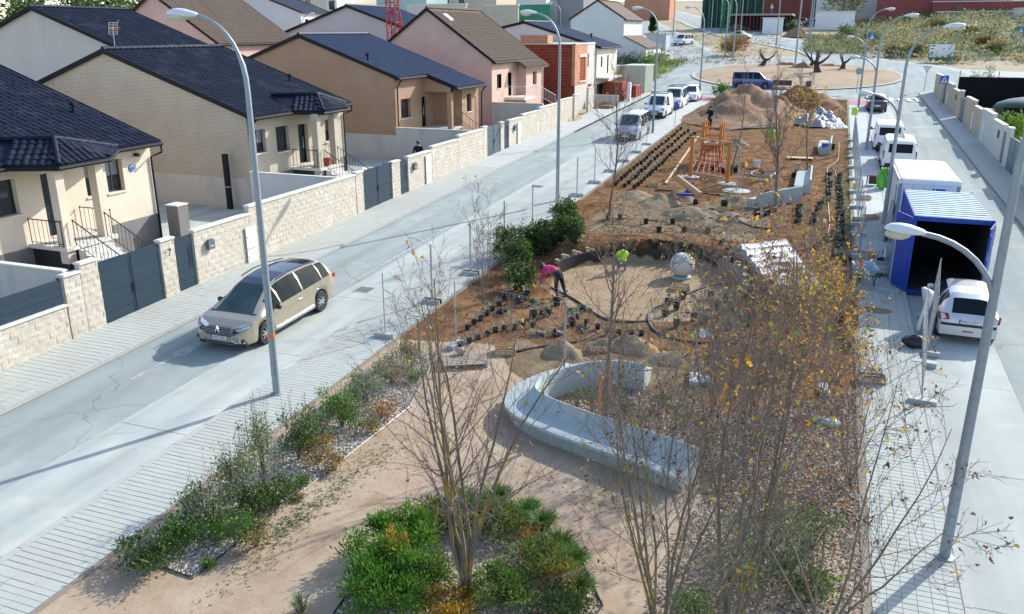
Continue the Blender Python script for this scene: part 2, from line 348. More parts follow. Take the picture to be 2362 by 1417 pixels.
def kerb(name, x0, x1, y0, y1, top=.125, L=1.0):
    k = strip(name, x0+.004, x1-.004, y0, y1, top-.006, M_PAVE2)
    w_ = x1-x0; b = MB(); e = .015
    b.add([(-w_/2,-L/2+.005,-.1),(w_/2,-L/2+.005,-.1),(w_/2,L/2-.005,-.1),(-w_/2,L/2-.005,-.1),(-w_/2,-L/2+.005,-e),(w_/2,-L/2+.005,-e),(w_/2,L/2-.005,-e),(-w_/2,L/2-.005,-e),(-w_/2+e,-L/2+.01,0),(w_/2-e,-L/2+.01,0),(w_/2-e,L/2-.01,0),(-w_/2+e,L/2-.01,0)],
          [(0,1,5,4),(1,2,6,5),(2,3,7,6),(3,0,4,7),(4,5,9,8),(5,6,10,9),(6,7,11,10),(7,4,8,11),(8,9,10,11)])
    me = b.mesh('kerb_stone', M_KERB); y = y0+L/2
    while y < min(y1, 62):
        inst('kerb_stone', me, k, ((x0+x1)/2, y, T(0,y)+top), (ang,0,0)); y += L
    if y < y1: strip('kerb', x0, x1, y-L/2, y1, top, M_KERB).parent = k
    return k
kerb('kerb', -18.25, -18.1, 6, YF); kerb('kerb.001', -12.98, -12.83, 3, YF); kerb('kerb.002', 2.87, 3.02, 3, YF); kerb('kerb.003', 8.3, 8.45, 20, 98)
def paver_mesh(nm, w_, l_, t, m):
    b = MB(); e = .005; g = .004; w2 = w_/2-g; l2 = l_/2-g
    b.add([(-w2,-l2,-t),(w2,-l2,-t),(w2,l2,-t),(-w2,l2,-t),(-w2,-l2,-e),(w2,-l2,-e),(w2,l2,-e),(-w2,l2,-e),(-w2+e,-l2+e,0),(w2-e,-l2+e,0),(w2-e,l2-e,0),(-w2+e,l2-e,0)],
          [(0,1,5,4),(1,2,6,5),(2,3,7,6),(3,0,4,7),(4,5,9,8),(5,6,10,9),(6,7,11,10),(7,4,8,11),(8,9,10,11)])
    return b.mesh(nm, m)
def pavement(name, x0, x1, y0, y1, ya, nx, pl, top=.12, limit=300):
    """a slab of joint mortar carrying pavers: single pavers where they show, a joined field of pavers beyond"""
    s = strip(name, x0, x1, y0, y1, top-.006, M_PAVE2); w_ = (x1-x0)/nx
    me = paver_mesh('paver', w_, pl, .02, M_PAVE); y = ya; k = 0
    while k + nx <= limit:
        for i in range(nx): inst('paver', me, s, (x0+(i+.5)*w_, y+pl/2, T(0,y+pl/2)+top+rnd.uniform(-.0022,.0022)), (ang+rnd.uniform(-.004,.004), rnd.uniform(-.004,.004), 0)); k += 1
        y += pl
    b = MB(); g = .0045
    def field(a, e):
        while a < e:
            for i in range(nx):
                z = T(0,a)+top+rnd.uniform(-.002,.002); x = x0+i*w_
                b.add([(x+g,a+g,z),(x+w_-g,a+g,z),(x+w_-g,a+pl-g,z+.0313*pl),(x+g,a+pl-g,z+.0313*pl)], [(0,1,2,3)])
            a += pl
    field(max(y0, ya-4), ya-.01); yb = min(y1, y+20); field(y, yb)
    if b.f: b.build('paver_field', M_PAVE, s, kind='stuff')
    if yb < y1: q = strip('far_paving', x0+.01, x1-.01, yb, y1, top-.002, M_PAVEF); q.parent = s
    return s
pavement('pavement', -12.83, -11.25, 1, YF, 8.4, 3, .14)
pavement('pavement.001', 1.5, 2.87, 1, YF, 11.8, 6, .14)
pavement('pavement.002', -20.3, -18.1, 4, 92, 14.5, 5, .2)
pavement('pavement.003', 8.45, 9.75, 20, 98, 34, 4, .25, limit=160)
strip('park_edging', 1.36, 1.5, 1, YF, .11, M_EDGE); strip('park_edging.001', -11.25, -11.15, 1, YF, .11, M_EDGE)
# painted arrow and lane line on the left road
b = MB()
def gq(lst, dz=.005):
    vs = []
    for p in lst:
        q = G(*p); vs.append((q.x, q.y, q.z+dz))
    b.add(vs, [tuple(range(len(vs)))])
def mark(pts, dz=.006): b.add([(x, y, T(0,y)+dz) for x, y in pts], [tuple(range(len(pts)))])
mark([(-16.72,17.3),(-16.60,17.3),(-16.60,15.6),(-16.72,15.6)]); mark([(-16.95,17.3),(-16.37,17.3),(-16.66,18.6)])
mark([(-15.42,24.5),(-15.3,24.5),(-15.3,33),(-15.42,33)])
struct(b.build('road_marking', mat('worn_road_paint', (.42,.43,.42), (.24,.25,.255), 5, .85, mid=.48, spread=.12)))
# ---------------------------------------------------------------- park
PC = (-5.3, 27.4); PR = 3.35
def park_z(x, y):
    z = T(0, y) + .085
    if y > 20.6:
        z += .03*nz(x, y, 1.3) + .018*nz(x, y, 4., 3)
        dx, dy = x-PC[0], y-PC[1]; rr = math.hypot(dx, dy)
        if rr < 8.5:
            bank = .72*sm((rr-PR+.12)/.35)*(1-sm((rr-4.2)/4.0)); side = sm((dy+dx*.45+.6)/2.4)
            z += bank*side
            if rr < PR: z = T(0, y)+.07+.008*nz(x, y, 5)
        # hollows and ridges of the sand works beyond the plaza
        z += .16*max(0, nz(x, y, .55, 9))*sm((y-33)/4)*(1-sm((y-45)/5))
        for rx in (.95, .35, -.35):
            z += .035*math.cos(max(-1, min(1, (x-rx)/.3))*math.pi)*.5*sm((y-23)/2)*(1-sm((y-50)/2))
    else: z += .012*nz(x, y, .9)+.006*nz(x, y, 5)
    return z
def sstep(a, b, v): return sm((v-a)/(b-a))
def park_w(x, y):
    """weights of soil, sand works and plaza floor; the rest is the sandy path"""
    dx, dy = x-PC[0], y-PC[1]; pl = 1-sstep(PR-.15, PR+.1, math.hypot(dx, dy))
    e = 20.5+.5*nz(x, y, .8)-1.5*sm((x+8.5)/2)-4.5*sm((x+2.6)/1.2)
    so = sstep(e-.35, e+.35, y)
    sp = sstep(32.6, 33.8, y+.8*nz(x, y, .6, 4))*(1-sstep(40.6, 42.0, y+.8*nz(x, y, .5)))*sstep(-10, -9, x+.6*nz(y, x, 1))*(1-sstep(-2.6, -1.2, x+nz(x, y, .5, 2)))
    sp = max(sp, (1-sstep(e+1.6, e+2.6, y+.9*nz(x, y, .7, 5)))*sstep(-8.4, -7.4, x)*(1-sstep(-1.8, -.8, x))*so)
    return so, sp, pl
def park_material():
    m = bpy.data.materials.new('park_ground'); m.use_nodes = True; n = m.node_tree.nodes; l = m.node_tree.links; p = n['Principled BSDF']; p.inputs['Roughness'].default_value = .95; p.inputs['Specular IOR Level'].default_value = .05
    g = n.new('ShaderNodeNewGeometry'); at = n.new('ShaderNodeAttribute'); at.attribute_name = 'zone'; sp = n.new('ShaderNodeSeparateColor'); l.new(at.outputs['Color'], sp.inputs[0])
    def noi(sc, d=6):
        t = n.new('ShaderNodeTexNoise'); t.inputs['Scale'].default_value = sc; t.inputs['Detail'].default_value = d; t.inputs['Roughness'].default_value = .65; l.new(g.outputs['Position'], t.inputs['Vector']); return t.outputs['Fac']
    def ramp(sc, cols, lo=.3, hi=.7):
        r_ = n.new('ShaderNodeValToRGB'); e = r_.color_ramp.elements; e[0].position = lo; e[0].color = (*cols[0],1); e[1].position = hi; e[1].color = (*cols[-1],1)
        for i, c in enumerate(cols[1:-1]): q = e.new(lo+(hi-lo)*(i+1)/(len(cols)-1)); q.color = (*c,1)
        l.new(noi(sc), r_.inputs[0]); return r_.outputs[0]
    brk = noi(2.5, 8)
    def mix(wt, a, b):
        ad = n.new('ShaderNodeMath'); ad.operation = 'ADD'; l.new(wt, ad.inputs[0]); l.new(brk, ad.inputs[1])
        mr = n.new('ShaderNodeMapRange'); mr.inputs[1].default_value = .9; mr.inputs[2].default_value = 1.1; l.new(ad.outputs[0], mr.inputs[0])
        mx = n.new('ShaderNodeMix'); mx.data_type = 'RGBA'; l.new(mr.outputs[0], mx.inputs[0]); l.new(a, mx.inputs[6]); l.new(b, mx.inputs[7]); return mx.outputs[2]
    c = ramp(1.1, [(.305,.222,.15),(.375,.285,.20),(.41,.325,.24)], .32, .66)
    c = mix(sp.outputs[0], c, ramp(1.7, [(.065,.032,.015),(.145,.074,.033),(.205,.112,.052),(.29,.18,.098)], .28, .72))
    c = mix(sp.outputs[1], c, ramp(1.9, [(.12,.085,.048),(.19,.14,.083),(.27,.205,.13)], .3, .7))
    c = mix(sp.outputs[2], c, ramp(1.2, [(.25,.175,.105),(.33,.24,.15),(.385,.30,.205)], .3, .7))
    sk = n.new('ShaderNodeMapRange'); sk.inputs[1].default_value = .35; sk.inputs[2].default_value = .65; sk.inputs[3].default_value = .78; sk.inputs[4].default_value = 1.12; l.new(noi(55, 3), sk.inputs[0])
    mm = n.new('ShaderNodeMix'); mm.data_type = 'RGBA'; mm.blend_type = 'MULTIPLY'; mm.inputs[0].default_value = 1; l.new(c, mm.inputs[6]); l.new(sk.outputs[0], mm.inputs[7]); l.new(mm.outputs[2], p.inputs['Base Color'])
    st = n.new('ShaderNodeMapRange'); st.inputs[3].default_value = .18; st.inputs[4].default_value = 1.0; l.new(sp.outputs[0], st.inputs[0])
    b1 = n.new('ShaderNodeBump'); b1.inputs['Distance'].default_value = .05; l.new(noi(9, 8), b1.inputs['Height']); l.new(st.outputs[0], b1.inputs['Strength']); l.new(b1.outputs[0], p.inputs['Normal'])
    return m
pg = grid('park_ground', fr(-11.2, 1.4, .15), fr(3, 70, .15)+fr(70, 89.8, .45)[1:], park_z, [park_material()])
ca = pg.data.color_attributes.new('zone', 'FLOAT_COLOR', 'POINT')
ca.data.foreach_set('color', [q for v in pg.data.vertices for q in (*park_w(v.co.x, v.co.y), 1.0)])
strip('park_edging.002', -11.2, 1.4, 89.8, 90, .11, M_KERB)
strip('pink_crossing', 1.5, 3.0, 85.2, 89.6, .128, M_PINK); strip('pink_crossing.001', -12.8, -11.3, 85, 89.6, .128, M_PINK)
# ---------------------------------------------------------------- roundabout and the roads beyond
RC = (-4.6, 111.2)
def disc(name, r0, r1, dz, m, n=72, ry=1.08):
    b = MB(); rs = [r0+(r1-r0)*i/5 for i in range(6)]
    for q in rs:
        for j in range(n):
            a = 2*math.pi*j/n; x = RC[0]+q*math.cos(a); y = RC[1]+q*ry*math.sin(a); b.v.append((x, y, T(x, y)+dz(q) if callable(dz) else T(x,y)+dz))
    for i in range(5):
        for j in range(n): b.f.append((i*n+j, (i+1)*n+j, (i+1)*n+(j+1) % n, i*n+(j+1) % n)); b.m.append(0)
    return struct(b.build(name, m, smooth=True))
p1 = [tuple(G(*q)[:2]) for q in ((1640,152),(1590,122),(1545,92),(1500,66),(1430,35))]
p2 = [tuple(G(*q)[:2]) for q in ((2010,158),(1910,117),(1800,97),(1705,80),(1630,57),(1565,36),(1480,8))]
ribbon('pavement_verge', p1, 8.4, .02, M_PAVE); ribbon('pavement_verge.001', p2, 9.6, .024, M_PAVE)
ribbon('road.002', p1, 6.0, .05, M_ASPH); ribbon('road.003', p2, 6.6, .055, M_ASPH)
ribbon('pavement_verge.002', [(6,118),(20,113),(45,108),(80,104)], 11, .028, M_PAVE); ribbon('road.004', [(6,114),(20,109.5),(45,105),(80,101)], 6.5, .058, M_ASPH)
disc('pavement_ring', 12, 21, .034, M_PAVE); disc('roundabout_road', 11.5, 19.6, .064, M_ASPH)
disc('roundabout_kerb', 11.9, 12.4, .16, M_KERB)
disc('roundabout_island', .01, 12.0, lambda q: .14+.35*(1-(q/12)**2), mat('island_dirt', (.42,.33,.22), (.30,.22,.14), .5, .95, 1.0, 5, c3=(.27,.17,.10), s3=.25))
# crossings: zebra bars and the give-way line at the mouths
b = MB()
for i in range(6):
    x = 3.6+i*.8; b.quad((x,90.2,T(0,90.2)+.074),(x+.42,90.2,T(0,90.2)+.074),(x+.42,93,T(0,93)+.074),(x,93,T(0,93)+.074))
for i in range(5):
    x = -18+i*.95; b.quad((x,89.5,T(0,89.5)+.07),(x+.45,89.5,T(0,89.5)+.07),(x+.45,92,T(0,92)+.07),(x,92,T(0,92)+.07))
struct(b.build('zebra_marking', M_WHITE))
# hillside on the right, weeds drawn further down; grass lot on the left
grid('hillside', fr(2, 120, 3), fr(127, 300, 3), lambda x, y: T(x, y)-.5*(1-sm((x-2)/6))*1.0-.6*(1-sm((y-127)/5)) + .25*nz(x, y, .22), [M_HILL])
grid('grass_lot', fr(-33,-19,1), fr(97,128,1), lambda x, y: T(x, y)+.10+.15*nz(x, y, .3)-.5*(1-sm((min(x+33,-19-x,y-97,128-y))/1.5)), [M_GRASS])

for k, (px, py, r_) in enumerate(((842,668,.32),(600,760,.3),(1240,430,.32))):
    p = G(px, py); t = thing('drain_cover', ('square drain cover on the road behind the minivan','drain cover hidden beside the minivan','drain cover on the far left road')[k], 'drain cover', p); MB().box(-r_,r_,-r_,r_,-.02,.008).build('frame', M_KERB, t)
    for i in range(5): MB().box(-r_+.05,r_-.05,-r_+.06+i*(2*r_-.1)/5,-r_+.06+i*(2*r_-.1)/5+.05,.0081,.014).build('grate_bar', M_DARK, t)
# ================================================================ houses
def wall_x(b, x, y0, y1, z0, z1, ops, dep=.22, s=1, m=0):
    """wall in the plane x, facing +x (s=1) or -x, with openings (ya, yb, za, zb) and their reveals"""
    ys = sorted({y0, y1, *[q for o in ops for q in o[:2]]}); zs = sorted({z0, z1, *[q for o in ops for q in o[2:4]]})
    for ya, yb in zip(ys, ys[1:]):
        for za, zb in zip(zs, zs[1:]):
            cy, cz = (ya+yb)/2, (za+zb)/2
            if any(o[0] < cy < o[1] and o[2] < cz < o[3] for o in ops): continue
            b.quad((x,ya,za),(x,yb,za),(x,yb,zb),(x,ya,zb), m)
    for ya, yb, za, zb in [o[:4] for o in ops]:
        e = x-dep*s
        b.quad((x,ya,za),(e,ya,za),(e,ya,zb),(x,ya,zb), m); b.quad((x,yb,za),(x,yb,zb),(e,yb,zb),(e,yb,za), m)
        b.quad((x,ya,zb),(e,ya,zb),(e,yb,zb),(x,yb,zb), m); b.quad((x,ya,za),(x,yb,za),(e,yb,za),(e,ya,za), m)
def window_x(par, x, o, dep=.2, fm=None, sill=True, blind=.35, mull=True):
    """window in an opening of a +x facade: frame with pane, sill and roller blind"""
    ya, yb, za, zb = o[:4]; e = x-dep; fm = fm or M_DARK; t = .06
    b = MB(); b.box(e-.05,e,ya,ya+t,za,zb); b.box(e-.05,e,yb-t,yb,za,zb); b.box(e-.05,e-.002,ya+t,yb-t,za,za+t); b.box(e-.05,e-.002,ya+t,yb-t,zb-t,zb)
    if mull and yb-ya > .75: b.box(e-.05,e-.004,(ya+yb)/2-.03,(ya+yb)/2+.03,za+t,zb-t)
    w_ = b.build('window', fm, par)
    p = MB(); p.box(e-.04,e-.03,ya+t,yb-t,za+t,zb-t); p.build('pane', M_PANE, w_)
    if blind:
        s = MB(); zt = zb-t; z = zt-blind*(zb-za)
        while zt > z: s.box(e-.025,e-.012,ya+t,yb-t,zt-.042,zt-.008); zt -= .05
        s.build('roller_blind', M_GALV if blind > .3 else M_NAVY, w_)
    if sill:
        q = MB(); q.box(x-.2,x+.06,ya-.06,yb+.06,za-.055,za-.002); q.build('sill', M_CAP, w_)
    return w_
def door_x(par, x, o, dep=.3, m=None):
    ya, yb, za, zb = o[:4]; e = x-dep
    b = MB(); b.box(e-.06,e,ya,yb,za,zb); d_ = b.build('door', m or M_NAVY, par)
    for i in range(4):
        p = MB(); z = za+.45+i*.38; p.box(e,e+.008,ya+.12,ya+.42,z,z+.3); p.build('pane', M_PANE, d_)
    h = MB(); h.tube([(e+.05,yb-.14,za+.75),(e+.05,yb-.14,za+1.35)],.015,6); h.build('handle', M_CHROME, d_); return d_
def tile_mesh(tw=.3, tl=.38):
    xs = [0,.16,.34,.5,.66,.84,1]; zs = [.03,.058,.058,.03,.012,.012,.03]; b = MB()
    for y, dz in ((0,.03),(0,.0),(tl+.04,.0)):
        for x, z in zip(xs, zs): b.v.append((x*tw, y, z*(1 if dz or y else .0)+ (dz if dz else 0) - (.0 if dz or y else .0)))
    for i in range(6): b.f.append((7+i, 8+i, 1+i, i)); b.f.append((i, i+1, 15+i, 14+i)); b.m += [0,0]
    return b
TB = tile_mesh()
TM = {}
def tiles(par, O, U, V, lu, lv, m, inside=None, single=0, rank=None, tw=.3, tl=.38, name='roof_tile'):
    """lay roof tiles on the plane O + u*U + v*V; the `single` best ranked as parts, the rest joined"""
    O, U, V = Vector(O), Vector(U).normalized(), Vector(V).normalized(); N = U.cross(V)
    rot = Matrix((U, V, N)).transposed().to_4x4(); spots = []
    for j in range(int(lv/tl)):
        for i in range(int(round(lu/tw))):
            if inside and not inside((i+.5)*tw, (j+.5)*tl): continue
            spots.append((i, j))
    if rank: spots.sort(key=lambda s: rank(s[0]*tw, s[1]*tl))
    key = (m.name, 'tile')
    if key not in TM: TM[key] = TB.mesh(name, m, True, 40)
    rest = MB()
    for k, (i, j) in enumerate(spots):
        p = O+U*(i*tw+rnd.uniform(-.007,.007))+V*(j*tl+rnd.uniform(-.008,.008))+N*rnd.uniform(0,.014)
        if k < single:
            o = bpy.data.objects.new(name, TM[key]); COL.objects.link(o); o.parent = par; mm = rot.copy(); mm.translation = p; o.matrix_local = mm
        else:
            mm = rot.copy(); mm.translation = p; rest.add([mm @ Vector(v) for v in TB.v], TB.f)
    if rest.f: rest.build('roof_tile_field' if single else 'tile_field', m, par, True, 40, kind='stuff')
def gable_roof(par, y0, y1, ax, az, ex, ez, bx, bz, m, tm=None, single=0, over=.12, ridge=True, back_tiles=False):
    """roof with ridge along y: apex (ax, az), street eave (ex, ez), back eave (bx, bz)"""
    th = .15; a, c = y0-over, y1+over
    b = MB(); b.prism([(bx,bz-th),(ax,az-th),(ex,ez-th),(ex,ez-.03),(ax,az-.03),(bx,bz-.03)], 'y', a, c)
    ro = b.build('roof', m, par)
    for y in (a-.03, c+.002):                                         # dark verge boards on both gables
        MB().prism([(ex,ez-.2),(ex,ez+.03),(ax,az+.05),(ax,az-.2)], 'y', y, y+.028).build('verge_board', M_FASCIA, ro)
        MB().prism([(ax,az-.2),(ax,az+.05),(bx,bz+.03),(bx,bz-.2)], 'y', y, y+.028).build('verge_board', M_FASCIA, ro)
    g = MB(); g.tube([(ex+.06,a,ez-.12),(ex+.06,c,ez-.12)], .075, 8); g.build('gutter', M_FASCIA, ro)
    if tm:
        V = Vector((ax-ex,0,az-ez)); lv = V.length
        tiles(ro, (ex,a,ez-.03), (0,1,0), V, c-a, lv, tm, single=single, rank=lambda u, v: v if v < 99 else 0)
        V2 = Vector((ax-bx,0,az-bz)); tiles(ro, (bx,c,bz-.03), (0,-1,0), V2, c-a, V2.length, tm) if back_tiles else None
    if ridge:
        q = MB(); y = a
        while y < c-.2: q.tube([(ax,y,az+.02),(ax,min(y+.42,c),az+.05)], [.12,.10], 8); y += .38
        q.build('ridge_tile', tm or m, ro, True, 50)
    return ro
def gable_walls(par, xf, xb, y0, y1, z0, ax, az, ex, ez, bx, bz, m, ops=(), name='wall', th=.17):
    """shell: facade with openings, two gables, back"""
    sl = (az-ez)/(ex-ax); zt = ez+sl*(ex-xf)-th; sb = (az-bz)/(ax-bx); zb = bz+sb*(xb-bx)-th
    b = MB(); wall_x(b, xf, y0, y1, z0, zt, list(ops))
    for y in (y0, y1): b.add([(xf,y,z0),(xf,y,zt),(ax,y,az-th),(xb,y,zb),(xb,y,z0)], [(0,1,2,3,4)])
    b.quad((xb,y0,z0),(xb,y1,z0),(xb,y1,zb),(xb,y0,zb)); b.quad((xf,y0,z0),(xf,y1,z0),(xb,y1,z0),(xb,y0,z0))
    return b.build(name, m, par)
def railing(par, a, b_, hgt=.9, n=9, m=None):
    a, b_ = Vector(a), Vector(b_); b = MB(); u = Vector((0,0,hgt))
    b.tube([a+u, b_+u], .02, 6); b.tube([a+u*.1, b_+u*.1], .012, 5)
    for i in range(n+1):
        p = a+(b_-a)*i/n; b.tube([p, p+u], .016 if i in (0, n) else .009, 5)
    for p in (a+u, b_+u): b.ball(p, .035,.035,.035, 6, 4)
    return b.build('railing', m or M_DARK, par, True, 40)
def antenna(x, y, z, lab):
    t = thing('roof_antenna', lab, 'antenna', (x,y,z)); b = MB(); b.tube([(0,0,-.1),(0,0,1.0)],.022,6); b.build('mast', M_STEEL, t)
    b = MB()
    for i in range(6): b.tube([(-.28,.02*i,.8+i*.11),(.28,.02*i,.8+i*.11)],.014,4)
    for s in (-.28,0,.28): b.tube([(s,0,.8),(s,.1,1.35)],.014,4)
    b.build('reflector_grid', M_WHITE, t)
    b = MB()
    for dz in (.0,.2):
        b.tube([(.05,0,1.0+dz),(.75,-.25,1.12+dz*1.6)],.015,4)
        for i in range(6):
            p = Vector((.05,0,1.0+dz)).lerp(Vector((.75,-.25,1.12+dz*1.6)), i/5); b.tube([p+Vector((0,0,-.07)), p+Vector((0,0,.07))],.01,4)
    b.build('boom', M_STEEL, t); b = MB(); b.box(-.08,.12,-.1,0,1.0,1.1); b.build('dipole_box', M_ORANGE, t)
def vent(ro, x, y, z): MB().tube([(x,y,z-.1),(x,y,z+.28)],.07,8).tube([(x-.12,y,z+.3),(x+.12,y,z+.3)],.08,8).build('roof_vent', M_FASCIA, ro)
def type_a(name, label, y0, y1, zf, zg, wm, ops, door, pil, hip, single, blind):
    t = thing(name, label, 'house', (0,0,0)); xf, ax, ex = -25.85, -33.85, -25.35; ez = zf+2.88; az = ez+2.95; bx = -42.3; bz = ez
    gable_walls(t, xf, -41.8, y0, y1, zg-.5, ax, az, ex, ez, bx, bz, wm, [*ops, door])
    [MB().box(-41.8, xf-.002, ya, ya+.009, zg-.5, zf-.12).build('plinth', M_RENDER, t) for ya in (y0-.012, y1+.003)]
    pb = MB(); pb.box(xf-.1, xf+.012, y0-.01, y1+.01, zg-.5, zf-.12); pb.build('plinth', mat(name+'_plinth', (.20,.19,.18), (.13,.125,.12), 3, .8), t)
    ro = gable_roof(t, y0, y1, ax, az, ex, ez, bx, bz, M_TILE, M_TILE, single)
    for i, o in enumerate(ops): window_x(t, xf, o, blind=blind[i])
    door_x(t, xf, door)
    # porch: slab, pillars, hipped roof
    b = MB(); b.box(xf+.005, -24.1, pil[0]-.25, pil[1]+.35, zf-.14, zf); b.build('porch_slab', M_CAP, t)
    b = MB(); b.box(xf+.02, -24.25, pil[0]-.15, pil[1]+.2, zg-.5, zf-.14); b.build('porch_void_shade', M_BLACKP, t)  # black box added in place of the shaded void under the slab
    for y in pil: b = MB(); b.box(-24.55,-24.2,y-.17,y+.17,zf-.6,ez-.16); b.build('pillar', wm, t)
    (A, B, C, D, Pk, Q) = [Vector(p) for p in hip]
    b = MB(); dn = Vector((0,0,-.14))
    for poly in ((A,B,Pk,Q),(B,C,Pk),(C,D,Pk)): b.add(poly, [tuple(range(len(poly)))])
    b.add([A,B,C,D,A+dn,B+dn,C+dn,D+dn], [(0,4,5,1),(1,5,6,2),(2,6,7,3),(4,7,6,5)]); pr = b.build('porch_roof', M_TILE, t)
    def poly_tiles(p):
        U = (p[1]-p[0]).normalized(); N = U.cross(p[2]-p[0]).normalized(); V = N.cross(U); c2 = [((q-p[0]).dot(U), (q-p[0]).dot(V)) for q in p]
        def ins(u, v):
            r_ = True
            for i in range(len(c2)):
                a, e = c2[i], c2[(i+1) % len(c2)]
                if (e[0]-a[0])*(v-a[1])-(e[1]-a[1])*(u-a[0]) < -.03: r_ = False
            return r_
        tiles(pr, p[0]+N*.005, U, V, c2[1][0], 2.4, M_TILE, inside=ins, tw=.25, tl=.3, single=40)
    poly_tiles([A,B,Pk,Q]); poly_tiles([B,C,Pk]); poly_tiles([C,D,Pk])
    b = MB()
    for a, e in ((B,Pk),(Q,Pk),(Pk,D)):
        k = max(2, int((e-a).length/.36))
        for i in range(k): b.tube([a.lerp(e,i/k)+Vector((0,0,.06)), a.lerp(e,(i+1.12)/k if i < k-1 else 1)+Vector((0,0,.09))], [.10,.085], 8)
    b.build('hip_tile', M_TILE, pr, True, 50)
    b = MB(); dz = Vector((0,0,-.1)); b.tube([A+dz,B+dz,C+dz,D+dz], .07, 6); b.build('gutter', M_FASCIA, pr)
    MB().tube([(ex+.06,y1+.05,ez-.15),(ex+.06,y1+.05,ez-.45),(xf+.07,y1-.06,ez-.65),(xf+.07,y1-.06,zg)], .045, 6).build('downpipe', M_FASCIA, t); b = MB(); b.tube([(ex+.06,y0+.15,ez-.15),(xf+.07,y0+.15,ez-.5),(xf+.07,y0+.15,zg)], .045, 6); b.build('downpipe', M_FASCIA, t)
    # stairs towards the gate
    n = 8; zs = zf-.02; xa, xb = -24.1, -21.7
    for i in range(n):
        b = MB(); x0 = xa+(xb-xa)*i/n; z1 = zf-(zf-zg)*(i+1)/(n+1); b.box(x0, x0+(xb-xa)/n+.03, pil[0]+.2, pil[1]-.2, zg-.2, z1); b.build('step', M_CAP, t)
    for y in (pil[0]+.15, pil[1]-.15): railing(t, (xa,y,zf), (xb,y,zg+.15), n=14)
    railing(t, (xf+.1,pil[0]-.2,zf), (-24.3,pil[0]-.2,zf), n=7); railing(t, (xf+.1,pil[1]+.3,zf), (-24.3,pil[1]+.3,zf), n=7)
    vent(ro, -28.5, y1-1.0, ez+1.15)
    return t, ro
def hipA(ez, A, B, C, D, Pk, Q): return [(-25.3,A,ez-.02),(-23.95,B,ez-.06),(-23.95,C,ez-.06),(-25.3,D,ez-.02),(-25.0,Pk,ez+.66),(-26.9,Q,ez+.66)]
h1, r1 = type_a('brick_house', 'cream brick house with navy tiled roof behind the gate numbered 7', 18.4, 26.9, 2.2, .7, M_CREAM,
       [(19.4,20.6,3.3,4.53),(23.5,24.05,3.35,4.54),(24.5,25.35,3.32,4.57)], (21.6,22.5,2.22,4.5), (20.95,22.65), hipA(5.08,19.9,20.8,23.0,24.7,21.7,20.4), 300, (.0,.35,.4))
h2, r2 = type_a('brick_house', 'beige brick house with navy tiled roof and hipped porch, red flowerpot at the door', 33.15, 41.75, 2.62, 1.1, M_BEIGE,
       [(33.6,34.55,3.65,4.77),(35.4,36.5,3.5,4.75),(39.83,40.45,3.52,4.69)], (37.3,38.2,2.64,4.68), (36.75,38.35), hipA(5.5,36.2,36.9,39.2,41.2,38.0,36.7), 300, (.5,.2,.45))
# lit details on house one: wall lamp and the round blue alarm plate
b = MB(); b.box(-25.84,-25.62,26.0,26.12,4.55,4.68); b.build('wall_lamp', M_DARK, h1)
M_DISC = Matrix.Translation((-25.83,25.85,4.12)) @ Matrix.Rotation(R_(90),4,'Y')
def disc_x(par, name, y, z, r_, x, m): b = MB(); b.prism([(y+r_*math.cos(2*math.pi*i/20), z+r_*math.sin(2*math.pi*i/20)) for i in range(20)], 'x', x, x+.02); return b.build(name, m, par)
q = disc_x(h1, 'alarm_plate', 25.8, 4.12, .15, -25.84, M_SIGNB); disc_x(q, 'ring', 25.8, 4.12, .11, -25.825, M_WHITE); disc_x(q, 'centre', 25.8, 4.12, .085, -25.81, M_SIGNB)
antenna(-34.2, 34.2, 8.35, 'white television antenna with orange box on the ridge of the beige house')
# house three: brown brick with the roof running down over a porch
t = thing('brick_house', 'brown brick house with slate blue roof running down over its porch', 'house')
xf, ax, az, ex, ez = -25.75, -32.45, 9.1, -25.4, 6.58; bx, bz = -39.5, 6.58; zg = 1.55; zf = 3.1
ops = [(48.55,49.9,3.95,5.16)]
gable_walls(t, xf, -39, 47.8, 56.5, zg-.6, ax, az, ex, ez, bx, bz, M_BROWN, [*ops,(51.5,52.4,3.12,5.12)])
ro = gable_roof(t, 47.8, 56.5, ax, az, ex, ez, bx, bz, M_TILEB, M_TILEB, 0)
window_x(t, xf, ops[0], blind=0); door_x(t, xf, (51.5,52.4,3.12,5.12), m=M_BLACKP)
b = MB(); sl = (az-ez)/(ex-ax); xe = -23.2; ze = ez-sl*(xe-ex)
b.prism([(ex-.02,ez-.16),(xe,ze-.16),(xe,ze-.02),(ex-.02,ez-.02)], 'y', 51.7, 56.62); pr = b.build('porch_roof', M_TILEB, t)
tiles(pr, (xe,51.7,ze-.02), (0,1,0), (ax-xe,0,az-ze), 4.92, math.hypot(xe-ex, ze-ez)+.1, M_TILEB)
b = MB(); b.prism([(ex-.3,ez-.12),(xe+.02,ze-.22),(xe+.02,ze+.04),(ex-.3,ez+.17)], 'y', 51.65, 51.695); b.tube([(xe+.06,51.6,ze-.14),(xe+.06,56.65,ze-.14)], .07, 8); b.build('verge_board', M_FASCIA, pr)
xr = -23.7; zr = ze+sl*(xe-xr)-.17
b = MB(); wall_x(b, xr, 53.55, 56.45, zg-.6, zr, [(54.4,55.2,3.95,5.16)]); b.quad((xr,53.55,zg-.6),(xr,53.55,zr),(xf,53.55,zr+sl*2.05),(xf,53.55,zg-.6)); b.quad((xr,56.45,zg-.6),(xr,56.45,zr),(xf,56.45,zr+sl*2.05),(xf,56.45,zg-.6))
b.box(xr-.3,xr,51.8,52.12,zg-.3,zr); b.prism([(xr,zr-.35),(xr,zr),(xf,zr+sl*2.05),(xf,zr-.35)], 'y', 51.78, 52.1)
